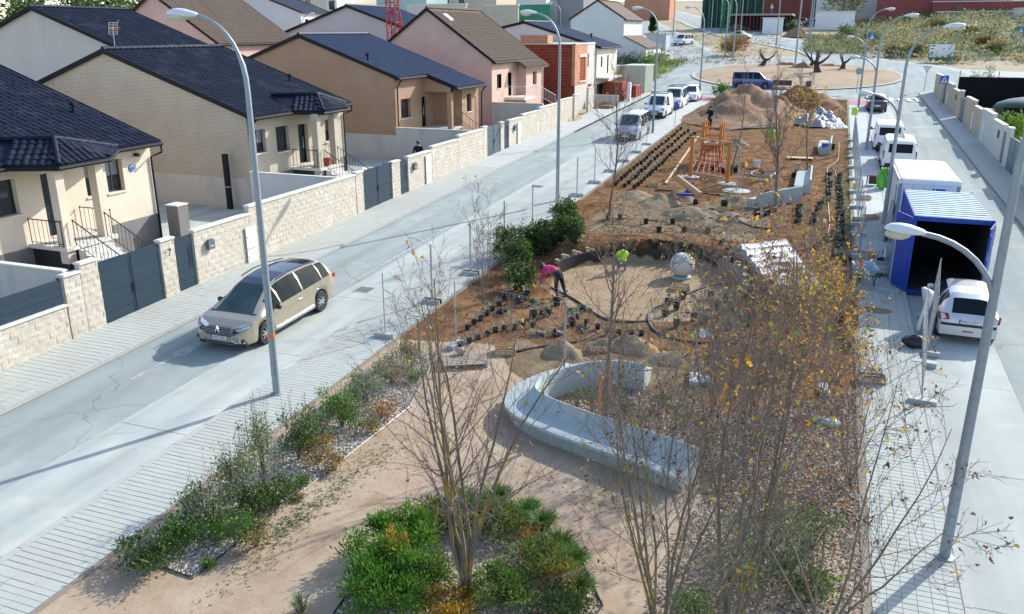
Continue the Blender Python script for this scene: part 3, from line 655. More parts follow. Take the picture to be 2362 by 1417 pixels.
b.build('porch_wall', M_BROWN, t); window_x(t, xr, (54.4,55.2,3.95,5.16), blind=0)
b = MB(); b.box(xf+.01,xr-.02,51.8,53.54,zf-.15,zf); b.build('porch_slab', M_CAP, t)
for y, x0 in ((47.95,-25.33),(56.4,-23.12)):
    b = MB(); b.tube([(x0,y,(ez if x0 < -25 else ze)-.2),(x0-.3,y,(ez if x0 < -25 else ze)-.6),(x0-.33,y,zg)], .045, 6); b.build('downpipe', M_FASCIA, t)
railing(t, (-23.6,51.95,zf), (-21.6,51.95,zg+.2), n=8); railing(t, (-23.6,53.4,zf), (-21.6,53.4,zg+.2), n=8)
pl = MB(); pl.box(-39, xf-.002, 47.785, 47.797, zg-.6, 3.0); pl.build('plinth', M_RENDER, t); vent(ro, -28.0, 48.6, 7.6)
q = disc_x(t, 'alarm_plate', 53.75, 4.55, .14, xr+.002, M_WHITE); disc_x(q, 'ring', 53.75, 4.55, .10, xr+.02, M_SIGNB)
# house four: pink brick with a steep brown roof
t = thing('brick_house', 'pink brick house with steep brown tiled roof and white stair railing', 'house')
xf, ax, az, ex, ez = -24.65, -29.95, 11.0, -24.35, 7.1; bx, bz = -35.5, 7.1; zg = 1.9
ops = [(62.5,63.45,5.03,6.1),(64.9,65.7,4.3,6.12),(68.9,69.9,4.95,6.06)]
gable_walls(t, xf, -35.2, 61.4, 71.8, zg-.6, ax, az, ex, ez, bx, bz, M_PINKB, ops)
b = MB(); wall_x(b, xf+.012, 61.4, 71.8, zg-.6, 6.95, ops, dep=.23); b.build('facade', M_PINKR, t)
ro = gable_roof(t, 61.4, 71.8, ax, az, ex, ez, bx, bz, M_ROOFB, M_ROOFB, 0)
for o in (ops[0], ops[2]): window_x(t, xf, o, blind=0, fm=M_WOOD3)
door_x(t, xf, ops[1], m=M_WOOD3)
b = MB(); sl = (az-ez)/(ex-ax); xe = -23.5; ze = ez-sl*(xe-ex); b.prism([(ex-.02,ez-.16),(xe,ze-.16),(xe,ze-.02),(ex-.02,ez-.02)], 'y', 66.0, 71.92); pr = b.build('porch_roof', M_ROOFB, t)
tiles(pr, (xe,66.0,ze-.02), (0,1,0), (ax-xe,0,az-ze), 5.9, 1.1, M_ROOFB)
b = MB(); wall_x(b, -23.9, 67.2, 71.75, zg-.6, ze+.1, [(68.9,69.9,4.95,6.06)]); b.quad((-23.9,67.2,zg-.6),(-23.9,67.2,ze+.1),(xf,67.2,ze+.1),(xf,67.2,zg-.6)); b.build('porch_wall', M_PINKR, t); window_x(t, -23.9, (68.9,69.9,4.95,6.06), blind=0, fm=M_WOOD3)
b = MB(); b.box(xf,-23,64.3,67.1,4.05,4.25); b.build('porch_slab', M_CAP, t); railing(t, (-23,64.4,4.2),(-23,67.2,4.2), n=12, m=M_WHITE); railing(t, (-22.9,67.2,4.2),(-22.2,70,3.2), n=12, m=M_WHITE); railing(t, (-24.4,64.4,4.2),(-23,64.4,4.2), n=5, m=M_WHITE)
b = MB(); b.prism([(-29.2,10.5),(-28.6,10.1),(-28.6,10.2),(-29.2,10.6)], 'y', 62.6, 63.3); b.build('skylight', M_WHITE, ro)
# house five: unfinished red block shell; house six behind it
t = thing('unfinished_house', 'unfinished house of bare dark red hollow blocks with window holes', 'house')
b = MB(); b.box(-30,-21.95,74.7,80.8,2.0,8.15); b.build('block_wall', M_REDBLK, t)
ops = [(76.2,78.0,4.95,7.05)]
b = MB(); wall_x(b, -21.9, 74.6, 78.6, 4.6, 8.2, ops, dep=.3); b.quad((-21.9,74.6,4.6),(-21.9,74.6,8.2),(-22.2,74.6,8.2),(-22.2,74.6,4.6)); b.build('front_wall', M_ORBLK, t)
b = MB(); wall_x(b, -21.9, 78.6, 81.0, 4.6, 8.3, [(78.75,79.2,6.1,7.3)], dep=.3); wall_x(b, -21.88, 74.6, 81.0, 1.9, 4.6, [(78.9,80.3,2.4,4.5)], dep=.4); b.box(-30,-21.9,81.0,81.3,2,8.3); b.build('rendered_wall', M_RENDER, t)
b = MB(); b.box(-30.1,-21.85,74.6,81.3,8.15,8.24); b.build('floor_slab', M_CAP, t); b = MB(); b.box(-22,-21.82,76.0,78.2,4.84,4.95); b.box(-22,-21.85,76.0,78.2,7.05,7.3); b.build('sill', M_CAP, t)
b = MB(); b.box(-22.1,-22.0,76.2,77.0,4.96,7.05); b.build('opening_infill', M_REDBLK, t)
b = MB(); b.box(-27.2,-24.6,74.9,76.4,8.25,8.95); b.build('parapet_block', M_ORBLK, t)
t = thing('rendered_house', 'cream rendered house with low grey roof beyond the red block shell', 'house')
ax, az, ex, ez, bx, bz = -29.4, 10.2, -21.5, 7.85, -37, 8.6
gable_walls(t, -21.9, -36.7, 82.0, 90.3, 1.9, ax, az, ex, ez, bx, bz, M_GABLE, [(83.6,84.2,5.9,6.9),(86.1,86.7,5.2,7.0),(82.4,85.5,2.2,4.3)])
b = MB(); wall_x(b, -21.88, 82.0, 87.6, 4.9, 7.75, [(83.6,84.2,5.9,6.9),(86.1,86.7,5.2,7.0)], dep=.2); b.box(-21.9,-20.6,82,87.6,4.85,5.0); b.build('facade', mat('cream_render', (.70,.65,.55), (.62,.57,.48), 1, .9), t)
ro = gable_roof(t, 82.0, 90.3, ax, az, ex, ez, bx, bz, M_TILEB, M_TILEB, 0); vent(ro, -24, 87.5, 8.7)
b = MB(); b.box(-22.3,-22.1,82.4,85.5,2.2,4.3); b.build('garage_opening', M_BLACKP, t)
# ---------------------------------------------------------------- second row and far houses
def simple_house(label, y0, y1, ax, az, hw, drop, m, rm, tm=None, cat='house', ops=(), zb=0, over=.25, tilem=None, xshift=0, name='rendered_house'):
    t = thing(name, label, cat); ex, ez, bx, bz = ax+hw+.3, az-drop, ax-hw-.3+xshift, az-drop*(hw+.3-xshift)/(hw+.3)
    gable_walls(t, ax+hw, ax-hw+xshift, y0, y1, zb, ax, az, ex, ez, bx, bz, m, ops)
    ro = gable_roof(t, y0, y1, ax, az, ex, ez, bx, bz, rm, tilem, 0, over=over, ridge=True)
    for o in ops: window_x(t, ax+hw, o, blind=0, mull=False)
    return t, ro
simple_house('large house with plain greige gable and long navy roof behind the beige house', 44, 52.2, -50.6, 10.85, 8.6, 3.15, M_GABLE, M_TILE, tilem=M_TILE, zb=1)
simple_house('pink gabled house with wide brown roof behind the street lamp', 58, 68.5, -53.2, 12.35, 6.0, 4.0, M_PINKB, M_ROOFB, tilem=M_ROOFB, zb=1, ops=[(60,60.8,6.2,7.4)])
simple_house('grey gabled house with slate roof left of the red crane', 78, 88, -47.0, 11.8, 10.5, 3.6, mat('grey_gable', (.50,.48,.46), (.45,.43,.41), .5, .9), M_TILEB, tilem=M_TILEB, zb=2)
simple_house('small tiled outbuilding corner behind the cream house at the left edge', 28.2, 32.6, -41.9, 8.0, 3.0, 1.2, M_CREAM, M_TILE, tilem=M_TILE, zb=1)
t, ro = simple_house('white gabled house with dark roof in the far row', 112, 120, -84.5, 15.2, 9, 3.2, M_RENDERW, M_TILE, zb=3, ops=[(113,114,9,11),(116,117,9,11)])
t, ro = simple_house('pink house with steep brown roof and twin windows, seen between roofs', 92, 100, -78.0, 14.2, 3.6, 5.0, M_PINKR, M_ROOFB, zb=3, ops=[(93.5,94.4,7.2,9.0),(95.6,96.5,7.2,9.0)])
b = MB(); b.box(-74.4,-72.6,92,99,5.6,6.0); b.box(-72.7,-72.6,92,99,6,6.7); b.prism([(-74.4,5.6),(-70.8,4.8),(-70.8,4.7),(-74.4,5.45)],'y',91.8,99.4); b.build('balcony', M_PINKR, t)
b = MB(); [b.box(-71.2,-70.9,y,y+.25,2,4.75) for y in (92,94.3,96.6,98.9)]; b.build('porch_pillars', M_CREAM, t)
t, ro = simple_house('white gable house with graffiti along the foot of its wall', 121, 133, -32.4, 13.5, 3.9, 2.6, M_RENDERW, M_ROOFB, zb=3.0, over=.1)
b = MB(); b.prism([(-28.5,3.5),(-28.5,8.6),(-25.2,7.0),(-25.2,3.5)], 'y', 121.02, 132); b.build('side_wing', M_RENDERW, t); b = MB(); b.prism([(-28.4,8.55),(-28.4,8.7),(-25.0,7.1),(-25.0,6.95)], 'y', 120.8, 132.2); b.build('wing_roof', M_ROOFB, t)
M_GRAF = [mat('graffiti_black', (.03,.03,.04), None, 8, .7), mat('graffiti_green', (.10,.22,.10), None, 8, .7), mat('graffiti_mauve', (.30,.27,.36), None, 8, .7)]
g = MB(); rg = random.Random(3)
for k in range(26):
    cx_ = -33.6+k*.24+rg.uniform(-.1,.1); cz = 5.35+rg.uniform(-.55,.35)+(.35 if 6 < k < 11 or 15 < k < 20 else 0); pts = []; a0 = rg.uniform(0,6); rr = rg.uniform(.25,.5)
    for i in range(9): a = a0+i*.55*rg.choice((1,1,1,.6)); pts.append((cx_+rr*.7*math.cos(a), 120.975-k*.0006, cz+rr*math.sin(a)))
    for a, e in zip(pts, pts[1:]):
        dx, dz = e[0]-a[0], e[2]-a[2]; L = math.hypot(dx, dz) or 1; nx_, nz_ = -dz/L*.07, dx/L*.07
        g.add([(a[0]-nx_,a[1],a[2]-nz_),(e[0]-nx_,e[1],e[2]-nz_),(e[0]+nx_,e[1],e[2]+nz_),(a[0]+nx_,a[1],a[2]+nz_)], [(0,1,2,3)], rg.choice((0,0,1,2)))
g.build('graffiti', M_GRAF, t)
# ================================================================ boundary walls, gates
BM = []
for k in range(5):
    b = MB(); w2, h2_, dp = .193, .096, .10; rg = random.Random(40+k)
    vs = [(-dp,-w2,-h2_),(-dp,w2,-h2_),(-dp,w2,h2_),(-dp,-w2,h2_)]
    for j in range(3):
        for i in range(4):
            ed = i in (0,3) or j in (0,2); vs.append(((0.0 if ed else .012)+rg.uniform(-.004,.008), -w2+i*2*w2/3, -h2_+j*h2_))
    fs = [(4+j*4+i, 5+j*4+i, 9+j*4+i, 8+j*4+i) for j in range(2) for i in range(3)]
    fs += [(0,1,7,6,5,4),(1,2,15,11,7),(2,3,12,13,14,15),(3,0,4,8,12)]
    b.add(vs, fs); BM.append(b)
BMM = [q.mesh('block', M_STONE, False) for q in BM]
BMT = {}
def block_wall(par, y0, y1, ztop, singles, x=-20.2, s=1, m=None, cap=True, zbase=None, bl=.4):
    """courses of split blocks on the street face of a mortar core, with a cap; singles: how many blocks stay single"""
    core = MB(); zb = T(0, y0)-.05 if zbase is None else zbase
    core.box(min(x-.02*s, x-.2*s), max(x-.02*s, x-.2*s), y0+.004, y1-.004, zb, ztop-.001); core.build('wall_core', m or M_MORTAR, par)
    if m is None:
        rest = MB(); z = ztop-.1; j = 0; k = 0; spots = []
        while z > zb+.02:
            y = y0+(.2 if j % 2 == 0 else 0.0); 
            if j % 2: y += .2
            ys = [];  yy = y0+(0 if j % 2 else -.2)
            while yy < y1-.02:
                a, e = max(yy, y0), min(yy+bl, y1)
                if e-a > .06: spots.append(((a+e)/2, z, (e-a)/bl))
                yy += bl
            z -= .2; j += 1
        for y, z, w_ in spots:
            i = rnd.randrange(5); xo = x-.02*s+rnd.uniform(-.004,.006)
            if k < singles: o = inst('block', BMM[i], par, (xo, y, z), None, (s, w_, 1)); k += 1
            else: rest.add([(xo+v[0]*s, y+v[1]*w_, z+v[2]) for v in BM[i].v], BM[i].f)
        if rest.f: rest.build('block_field', M_STONE, par, kind='stuff')
    else: k = 0
    if cap:
        c = MB(); e = .03; xa, xb = min(x+.035*s, x-.24*s), max(x+.035*s, x-.24*s); c.box(xa, xb, y0-.012, y1+.012, ztop, ztop+.055); c.box(xa+e, xb-e, y0-.012+e, y1+.012-e, ztop+.0551, ztop+.068); c.build('cap_stone', M_CAP, par)
    return k
def plot_wall(label, segs, budget, **kw):
    t = thing('boundary_wall', label, 'wall', group=None)
    for y0, y1, z in segs: budget -= block_wall(t, y0, y1, z, max(0, budget), **kw)
    return t
plot_wall('low cream split block wall carrying navy slats at the left edge', [(9.5,17.0,1.70)], 120)
w1 = plot_wall('cream split block boundary wall beside the gate numbered 7', [(17.05,17.65,2.55),(17.66,18.33,2.76),(20.9,21.56,2.70),(22.5,25.55,2.70),(25.56,33.35,2.98)], 300)
plot_wall('cream block boundary wall in front of the brown brick house', [(33.4,34.08,3.05),(36.9,37.76,3.05),(38.65,41.5,3.08),(41.52,45.1,3.26),(45.12,48.9,3.46)], 0)
plot_wall('cream block boundary wall in front of the pink house', [(48.92,49.55,3.56),(51.9,52.55,3.56),(53.45,56.1,3.55),(56.12,59.9,3.70),(59.92,64.6,3.88),(64.62,68.4,4.05)], 0)
plot_wall('short cream gate pier by the leaning pallet, near the block shell', [(69.0,70.1,4.2)], 0); plot_wall('tall cream gate pier nearest the building site on the left pavement', [(73.3,75.2,4.5)], 0)
for lab, x0, y, z, m in (('render cross wall between the street and cream house, left edge', -26.5, 17.3, 2.62, M_RENDER), ('white cross wall beside the beige house', -25.8, 33.0, 2.85, M_RENDERW), ('grey block cross wall beside the brown house', -25.7, 47.65, 3.47, M_RENDER), ('grey cross wall beside the pink house', -24.6, 61.3, 4.05, M_RENDER)):
    t = thing('garden_wall', lab, 'wall'); b = MB(); b.box(x0,-20.42,y,y+.15,T(0,y)-.3,z); b.build('wall_core', m, t); b = MB(); b.box(x0,-20.45,y-.03,y+.18,z,z+.05); b.build('cap_stone', M_CAP, t)
for y0, y1, dz, m in ((17.5,33,.05,M_CONC),(33.2,47.6,.05,M_CONC),(47.8,61.2,.03,M_CONC)): strip('yard', -25.84, -20.41, y0, y1, dz, m)
strip('yard', -41.5, -25.86, 27.0, 32.9, .04, M_CONC); strip('yard', -39, -25.8, 41.9, 47.6, .04, M_CONC)
def boards(par, x, y0, y1, z0, z1, n, m, name='board', th=.03):
    h = (z1-z0)/n
    for i in range(n): b = MB(); b.box(x-th, x+(.004 if i % 2 else 0), y0, y1, z0+i*h+.006, z0+(i+1)*h-.006); b.build(name, m, par)
def gate(label, y0, y1, z1, leaves, n=6, x=-20.26, m=None, handle=True, group=None):
    z0 = T(0, y0)+.10; t = thing('gate', label, 'gate', (0,0,0)); m = m or M_NAVY; w_ = (y1-y0)/leaves
    for k in range(leaves):
        a, e = y0+k*w_+.02, y0+(k+1)*w_-.02; f = MB()
        f.box(x-.045,x+.012,a,a+.05,z0,z1); f.box(x-.045,x+.012,e-.05,e,z0,z1); f.box(x-.045,x+.01,a+.05,e-.05,z1-.05,z1); f.box(x-.045,x+.01,a+.05,e-.05,z0,z0+.05); lf = f.build('gate_leaf', m, t)
        boards(lf, x, a+.05, e-.05, z0+.05, z1-.05, n, m)
    if handle:
        b = MB(); yy = (y0+y1)/2 if leaves > 1 else y1-.16; b.tube([(x+.05,yy,z0+.75),(x+.05,yy,z0+(1.05 if leaves > 1 else 1.5))],.018,6); b.build('handle', M_DARK, t)
    return t
gate('navy double gate beside the number 7', 18.36, 20.88, 2.66, 2); gate('narrow navy pedestrian gate right of the number 7', 21.6, 22.46, 2.64, 1)
gate('navy double gate in front of the beige house', 34.1, 36.88, 3.08, 2); gate('narrow navy pedestrian gate beside the beige house gate', 37.8, 38.6, 3.0, 1)
gate('teal double gate in front of the brown brick house', 49.58, 51.88, 3.55, 2, m=mat('teal_gate', (.05,.09,.11), (.04,.07,.09), 4, .5)); gate('narrow gate at the end of the brown house wall', 52.58, 53.4, 3.5, 1)
t = thing('slat_fence', 'navy slatted fence on the low block wall at the left edge', 'fence'); boards(t, -20.25, 9.5, 16.98, 1.79, 2.52, 3, M_NAVY, 'slat'); b = MB(); b.box(-20.33,-20.285,16.9,16.97,1.77,2.56); b.build('post', M_NAVY, t)
text('house_number', '7', .34, M_BLACK, w1, Matrix(((0,0,1,-20.14),(1,0,0,21.22),(0,1,0,2.28),(0,0,0,1))), .006)
def mailbox(label, y, z):
    t = thing('mailbox', label, 'mailbox', (-20.16,y,z)); b = MB(); b.prism([(-.16,-.16),(.16,-.16),(.16,.14),(.1,.2),(-.1,.2),(-.16,.14)], 'x', 0, .1); b.build('box', mat('mailbox_grey%d' % int(y), (.10,.13,.15), None, 8, .4), t)
    for i in range(3): b = MB(); b.box(.1,.106,-.07+i*.055,-.04+i*.055,-.06,-.02); b.build('slot', M_WHITE, t)
mailbox('grey mailbox on the block wall by the narrow gate near number 7', 23.2, 2.1); mailbox('small dark mailbox on the wall by the beige house gate', 39.25, 2.55); mailbox('small dark mailbox on the wall of the brown house', 54.4, 3.0)
def cabinet(label, y, zt, h_):
    t = thing('meter_cabinet', label, 'cabinet', (-20.17,y,zt-h_))
    for i, (a, e) in enumerate(((0,.42),(.44,1))):
        b = MB(); b.box(0,.03,-.3,.3,a*h_,e*h_-.01); d_ = b.build('cabinet_door', M_WHITE, t); b = MB(); b.box(.03,.045,-.26,-.21,(a+e)/2*h_,(a+e)/2*h_+.05); b.build('lock', M_GALV, d_)
cabinet('white meter cabinet in the block wall near the beige minivan', 25.5, 2.28, 1.5); cabinet('white meter cabinet in the wall past the second navy gate', 40.9, 2.95, 1.7); cabinet('white meter cabinet in the wall of the brown house', 55.3, 3.3, 1.5)
# yard things
t = thing('drain_pipe', 'black square downpipe standing in the yard by the beige gable', 'pipe', (-26.9,32.7,T(0,32.7))); b = MB(); b.box(-.11,.11,-.1,.1,0,2.7); b.build('pipe_shaft', M_FASCIA, t); b = MB(); b.box(-.13,.13,-.12,.12,1.1,1.16); b.build('bracket', M_WOOD3, t)
t = thing('yard_box', 'grey rendered meter block beside the cream house corner', 'box', (-25.2,27.3,T(0,27))); b = MB(); b.box(-.3,.3,-.3,.3,0,1.55); b.build('block_body', mat('grey_block', (.22,.21,.20), None, 3, .9), t); b = MB(); b.box(-.33,.33,-.33,.33,1.55,1.6); b.build('cap_stone', M_CAP, t)
b = MB(); 
for k in range(6):
    b.tube([(.45*math.cos(a*.4)+.03*k, .45*math.sin(a*.4), .05+.05*k+.02*math.sin(a)) for a in range(17)], .03, 5)
tag(b.build('hose_coil', M_SIGNB, loc=(-24.6,44.0,T(0,44)+.05)), 'coiled blue hose on the yard behind the beige house', 'hose')
tag(MB().lathe([(.13,0),(.2,.35),(.21,.4),(.18,.4),(.17,.3)],12).build('flower_pot', M_REDM, loc=(-24.3,37.4,2.62)), 'red flower pot on the porch of the beige house', 'flower pot')
for k,(x,y,c) in enumerate(((-22.9,38.6,M_WHITE),(-22.3,39.8,M_PANELW),(-21.8,40.6,M_BLUE))):
    b = MB(); b.ball((0,0,.25),.55-.12*k,.5-.1*k,.35,9,6,jit=.12); tag(b.build('rubble_sack', c, smooth=True, loc=(x,y,T(0,y)+.6)), ('large white rubble sack in the yard of the beige house','grey sack in the yard behind the boundary wall','small blue sack in the yard behind the boundary wall')[k], 'sack')
# ================================================================ vehicles
def car(name, label, keys, L, wheel_y, wr, loc, rz, paint, doors=(), scr=(0,1), rearw=None, wins=(), group=None, sill=.24, roofm=None, vanrear=False, tilt=None, trim=None, cat='car', rimm=None):
    t = thing(name, label, cat, loc, rz, group); t.rotation_euler = (ang*(1 if abs(rz) < 1.6 else -1) if tilt is None else tilt, 0, rz)
    K = np.array(keys); ys = set(K[:,0]) | set(np.linspace(K[0,0], K[-1,0], 54))
    for wy in wheel_y: ys |= set(np.linspace(wy-wr-.06, wy+wr+.06, 13))
    for a, e in wins: ys |= {a, e}
    ys = sorted(y for y in ys if K[0,0] <= y <= K[-1,0])
    rings = []
    for y in ys:
        zb_, zr, w_, wt = [np.interp(y, K[:,0], K[:,i]) for i in range(1,5)]
        lo = sill+ .10*max(0, (abs(y)-L*.44)/(L*.06))
        for wy in wheel_y:
            if abs(y-wy) < wr+.06: lo = max(lo, wr+math.sqrt(max(0,(wr+.06)**2-(y-wy)**2)))
        lo = min(lo, zb_-.05); p1z = max(min(lo+.12, zb_-.03), lo+.005); mid = max(sill+(zb_-sill)*.62, p1z+.005)
        g_ = zr-zb_
        h_ = [(w_*.95, lo), (w_*.995, p1z), (w_, min(mid, zb_-.015)), (w_*.97, zb_), (w_*.97+(wt-w_*.97)*.5, zb_+g_*.55), (wt, zr-min(.07,g_*.3)), (wt*.82, zr-min(.015,g_*.1)), (wt*.4, zr)]
        rings.append([(x,y,z) for x, z in h_]+[(-x,y,z) for x, z in reversed(h_)])
    n = len(rings[0]); parts = {}
    def P_(k): return parts.setdefault(k, MB())
    for i in range(len(rings)-1):
        yc = (ys[i]+ys[i+1])/2; zb_, zr = [np.interp(yc, K[:,0], K[:,q]) for q in (1,2)]
        for j in range(n-1):
            jj = j if j < 7 else (14-j); key = 'body'
            if jj in (3,4) and zr-zb_ > .12:
                for q, (a, e) in enumerate(wins):
                    if a <= yc <= e: key = 'side_window%d%s' % (q, 'R' if j < 7 else 'L')
            if jj in (5,6,7) and scr[0] < yc < scr[1]: key = 'windscreen' if jj > 5 else 'body'
            if rearw and jj in (5,6,7) and rearw[0] < yc < rearw[1]: key = 'rear_window' if jj > 5 else 'body'
            if roofm and jj in (6,7) and rearw and rearw[1]+.1 < yc < scr[0]: key = 'roof_panel'
            P_(key).add([rings[i][j], rings[i+1][j], rings[i+1][j+1], rings[i][j+1]], [(0,3,2,1)])
    for ring, rev in ((rings[0], 0), (rings[-1], 1)): P_('body').add(ring, [tuple(range(n)) if not rev else tuple(reversed(range(n)))])
    for k, b in parts.items():
        nm = 'side_window' if k.startswith('side') else k
        m = {'body': paint, 'side_window': M_GLASS, 'windscreen': M_CLEAR, 'rear_window': M_GLASS, 'roof_panel': roofm}[nm]
        me = b.mesh(nm, m, True); 
        import bmesh
        bm = bmesh.new(); bm.from_mesh(me); bmesh.ops.remove_doubles(bm, verts=bm.verts, dist=.0008); bm.to_mesh(me); bm.free(); me.set_sharp_from_angle(angle=R_(35))
        o = bpy.data.objects.new(nm, me); COL.objects.link(o); o.parent = t
    wmax = K[:,3].max()
    b = MB(); b.box(-wmax*.86,wmax*.86,K[0,0]+.15,K[-1,0]-.15,sill-.03,sill+.32); b.build('underbody', M_BLACKP, t)
    for wy in wheel_y:
        for s in (-1,1):
            b = MB(); q = [(wr*.62,-.1),(wr*.93,-.1),(wr,-.06),(wr,.06),(wr*.93,.1),(wr*.62,.1)]
            vs = [(z, r_*math.cos(2*math.pi*j/20), r_*math.sin(2*math.pi*j/20)) for r_, z in q for j in range(20)]
            b.add(vs, [(i*20+j, i*20+(j+1) % 20, (i+1) % 6*20+(j+1) % 20, (i+1) % 6*20+j) for i in range(6) for j in range(20)])
            wh = b.build('wheel', M_RUBBER, t, True, 40, loc=(s*(wmax*.985-.1), wy, wr))
            r_ = MB(); r_.add([(s*.055, wr*.64*math.cos(2*math.pi*j/20), wr*.64*math.sin(2*math.pi*j/20)) for j in range(20)], [tuple(range(20))])
            r_.build('rim_back', M_BLACKP, wh)
            r2_ = MB()
            for k in range(10 if rimm is None else 7):
                a = 2*math.pi*k/(10 if rimm is None else 7); r2_.bar((s*.085, wr*.08*math.cos(a), wr*.08*math.sin(a)), (s*.08, wr*.62*math.cos(a), wr*.62*math.sin(a)), .02, wr*.14)
            r2_.tube([(s*.07,0,0),(s*.095,0,0)], wr*.14, 10); r2_.build('rim', M_CHROME if rimm is None else rimm, wh)
    return t, (lambda y: [float(np.interp(y, K[:,0], K[:,i])) for i in range(1,5)])
def addbox(t, name, m, x0, x1, y0, y1, z0, z1): b = MB(); b.box(x0,x1,y0,y1,z0,z1); return b.build(name, m, t)
def mirrors(t, y, z, w_, m):
    for s in (-1,1): b = MB(); b.ball((s*(w_+.09),y,z),.11,.07,.085,8,6); b.bar((s*(w_-.05),y+.03,z-.06),(s*(w_+.06),y,z-.03),.05,.04); b.build('mirror', m, t, True)
def handles(t, ys, z, w_, m):
    for y in ys:
        for s in (-1,1): addbox(t, 'door_handle', m, min(s*(w_-.01),s*(w_+.02)), max(s*(w_-.01),s*(w_+.02)), y-.09, y+.09, z, z+.03)
def plate(t, y, z, txt, fwd):
    s = 1 if fwd else -1; pl = addbox(t, 'number_plate', M_PLATEW, -.26,.26,min(y,y+.02*s),max(y,y+.02*s),z-.055,z+.055)
    sx = -1 if fwd else 1
    addbox(pl, 'blue_band', M_SIGNB, min(-.26*sx,-.22*sx), max(-.26*sx,-.22*sx), min(y+.02*s,y+.024*s), max(y+.02*s,y+.024*s), z-.055, z+.055)
    if txt: text('plate_text', txt, .105, M_BLACK, pl, Matrix(((sx,0,0,.02*sx),(0,0,s,y+.022*s),(0,1,0,z),(0,0,0,1))), .002)
MPV = [(-2.43,.92,1.02,.76,.52),(-2.36,.98,1.22,.85,.55),(-2.2,1.04,1.44,.89,.56),(-2.0,1.06,1.54,.92,.57),(-1.2,1.04,1.63,.94,.60),(-.2,1.01,1.66,.945,.61),(.35,.995,1.61,.945,.60),(.7,.985,1.53,.945,.59),(1.2,.97,1.24,.94,.67),(1.68,.94,.965,.93,.80),(2.0,.85,.88,.91,.74),(2.25,.72,.755,.84,.62),(2.38,.61,.645,.77,.54),(2.43,.54,.575,.70,.48)]
M_GOLD = mat('champagne_paint', (.46,.40,.30), (.42,.365,.27), 3, .28, metal=.55, coat=.6)
t, kf = car('minivan', 'champagne minivan with dark glass roof driving on the left road', MPV, 4.86, (1.46,-1.44), .345, (-15.62,20.35,T(0,20.35)), math.pi, M_GOLD, scr=(.7,1.66), rearw=(-2.38,-2.02), wins=((-2.05,-1.62),(-1.58,-.52),(-.46,.62),(.68,1.18)), roofm=mat('glass_roof', (.02,.024,.04), (.014,.017,.03), 3, .08, spec=.8))
addbox(t,'cowl_panel',M_BLACKP,-.78,.78,1.60,1.70,.962,.975)
g = MB(); g.prism([(-.62,.66),(-.40,.52),(.40,.52),(.62,.66),(.6,.73),(-.6,.73)], 'y', 2.30, 2.445); g = g.build('grille', M_BLACKP, t)
for i in range(4): addbox(g,'grille_bar',M_CHROME,-.56+.02*i,.56-.02*i,2.446,2.455,.565+i*.042,.573+i*.042)
e_ = MB(); dm = [(0,.16),(.085,0),(0,-.16),(-.085,0)]; di = [(0,.085),(.04,0),(0,-.085),(-.04,0)]
for i in range(4):
    j = (i+1) % 4; e_.add([(dm[i][0],2.466,.645+dm[i][1]),(dm[j][0],2.466,.645+dm[j][1]),(di[j][0],2.48,.645+di[j][1]),(di[i][0],2.48,.645+di[i][1])], [(0,1,2,3)]); e_.add([(dm[i][0],2.43,.645+dm[i][1]),(dm[j][0],2.43,.645+dm[j][1]),(dm[j][0],2.466,.645+dm[j][1]),(dm[i][0],2.466,.645+dm[i][1])], [(0,1,2,3)])
e_.build('badge', M_CHROME, t)
for s in (-1,1):
    h = MB(); h.add([(s*.42,2.45,.66),(s*.90,2.22,.70),(s*.945,1.98,.86),(s*.66,2.33,.815),(s*.44,2.42,.75), (s*.40,2.30,.66),(s*.80,2.05,.70),(s*.85,1.88,.83),(s*.6,2.15,.79),(s*.42,2.25,.74)], [(0,1,2,3,4),(0,5,6,1),(1,6,7,2),(2,7,8,3),(3,8,9,4),(4,9,5,0)]); h = h.build('headlight', M_HEADL, t)
    b = MB(); b.tube([(s*.48,2.45,.70),(s*.70,2.35,.72),(s*.91,2.16,.79)],.016,5); b.build('light_strip', M_WHITE, h)
    b = MB(); b.prism([(s*.45,.33),(s*.80,.36),(s*.80,.46),(s*.58,.44)], 'y', 2.15, 2.40); f_ = b.build('fog_light', M_BLACKP, t); b = MB(); b.tube([(s*.42,2.44,.44),(s*.56,2.43,.335),(s*.82,2.36,.36)],.024,5); b.build('chrome_trim', M_CHROME, f_)
    b = MB(); b.bar((s*.955,-1.0,.33),(s*.955,.95,.31),.03,.06); b.build('sill_trim', M_CHROME, t)
    b = MB(); b.prism([(s*.5,.85),(s*.86,.9),(s*.86,1.02),(s*.5,.96)], 'y', -2.42, -2.2); b.build('tail_light', M_RED, t)
addbox(t,'lower_bumper',M_BLACKP,-.72,.72,2.1,2.40,.22,.40); addbox(t,'bumper_strip',M_CHROME,-.5,.5,2.40,2.415,.27,.285); plate(t,2.425,.46,'6557 JNZ',True); mirrors(t,.95,1.0,.95,M_BLACKP); handles(t,(-.3,-1.3),.80,.935,M_CHROME)
for s in (-1,1): b = MB(); b.tube([(s*.60,-1.7,1.575),(s*.61,-1.0,1.655),(s*.615,-.2,1.685),(s*.60,.4,1.62)],.02,5); b.build('roof_rail', M_BLACKP, t)
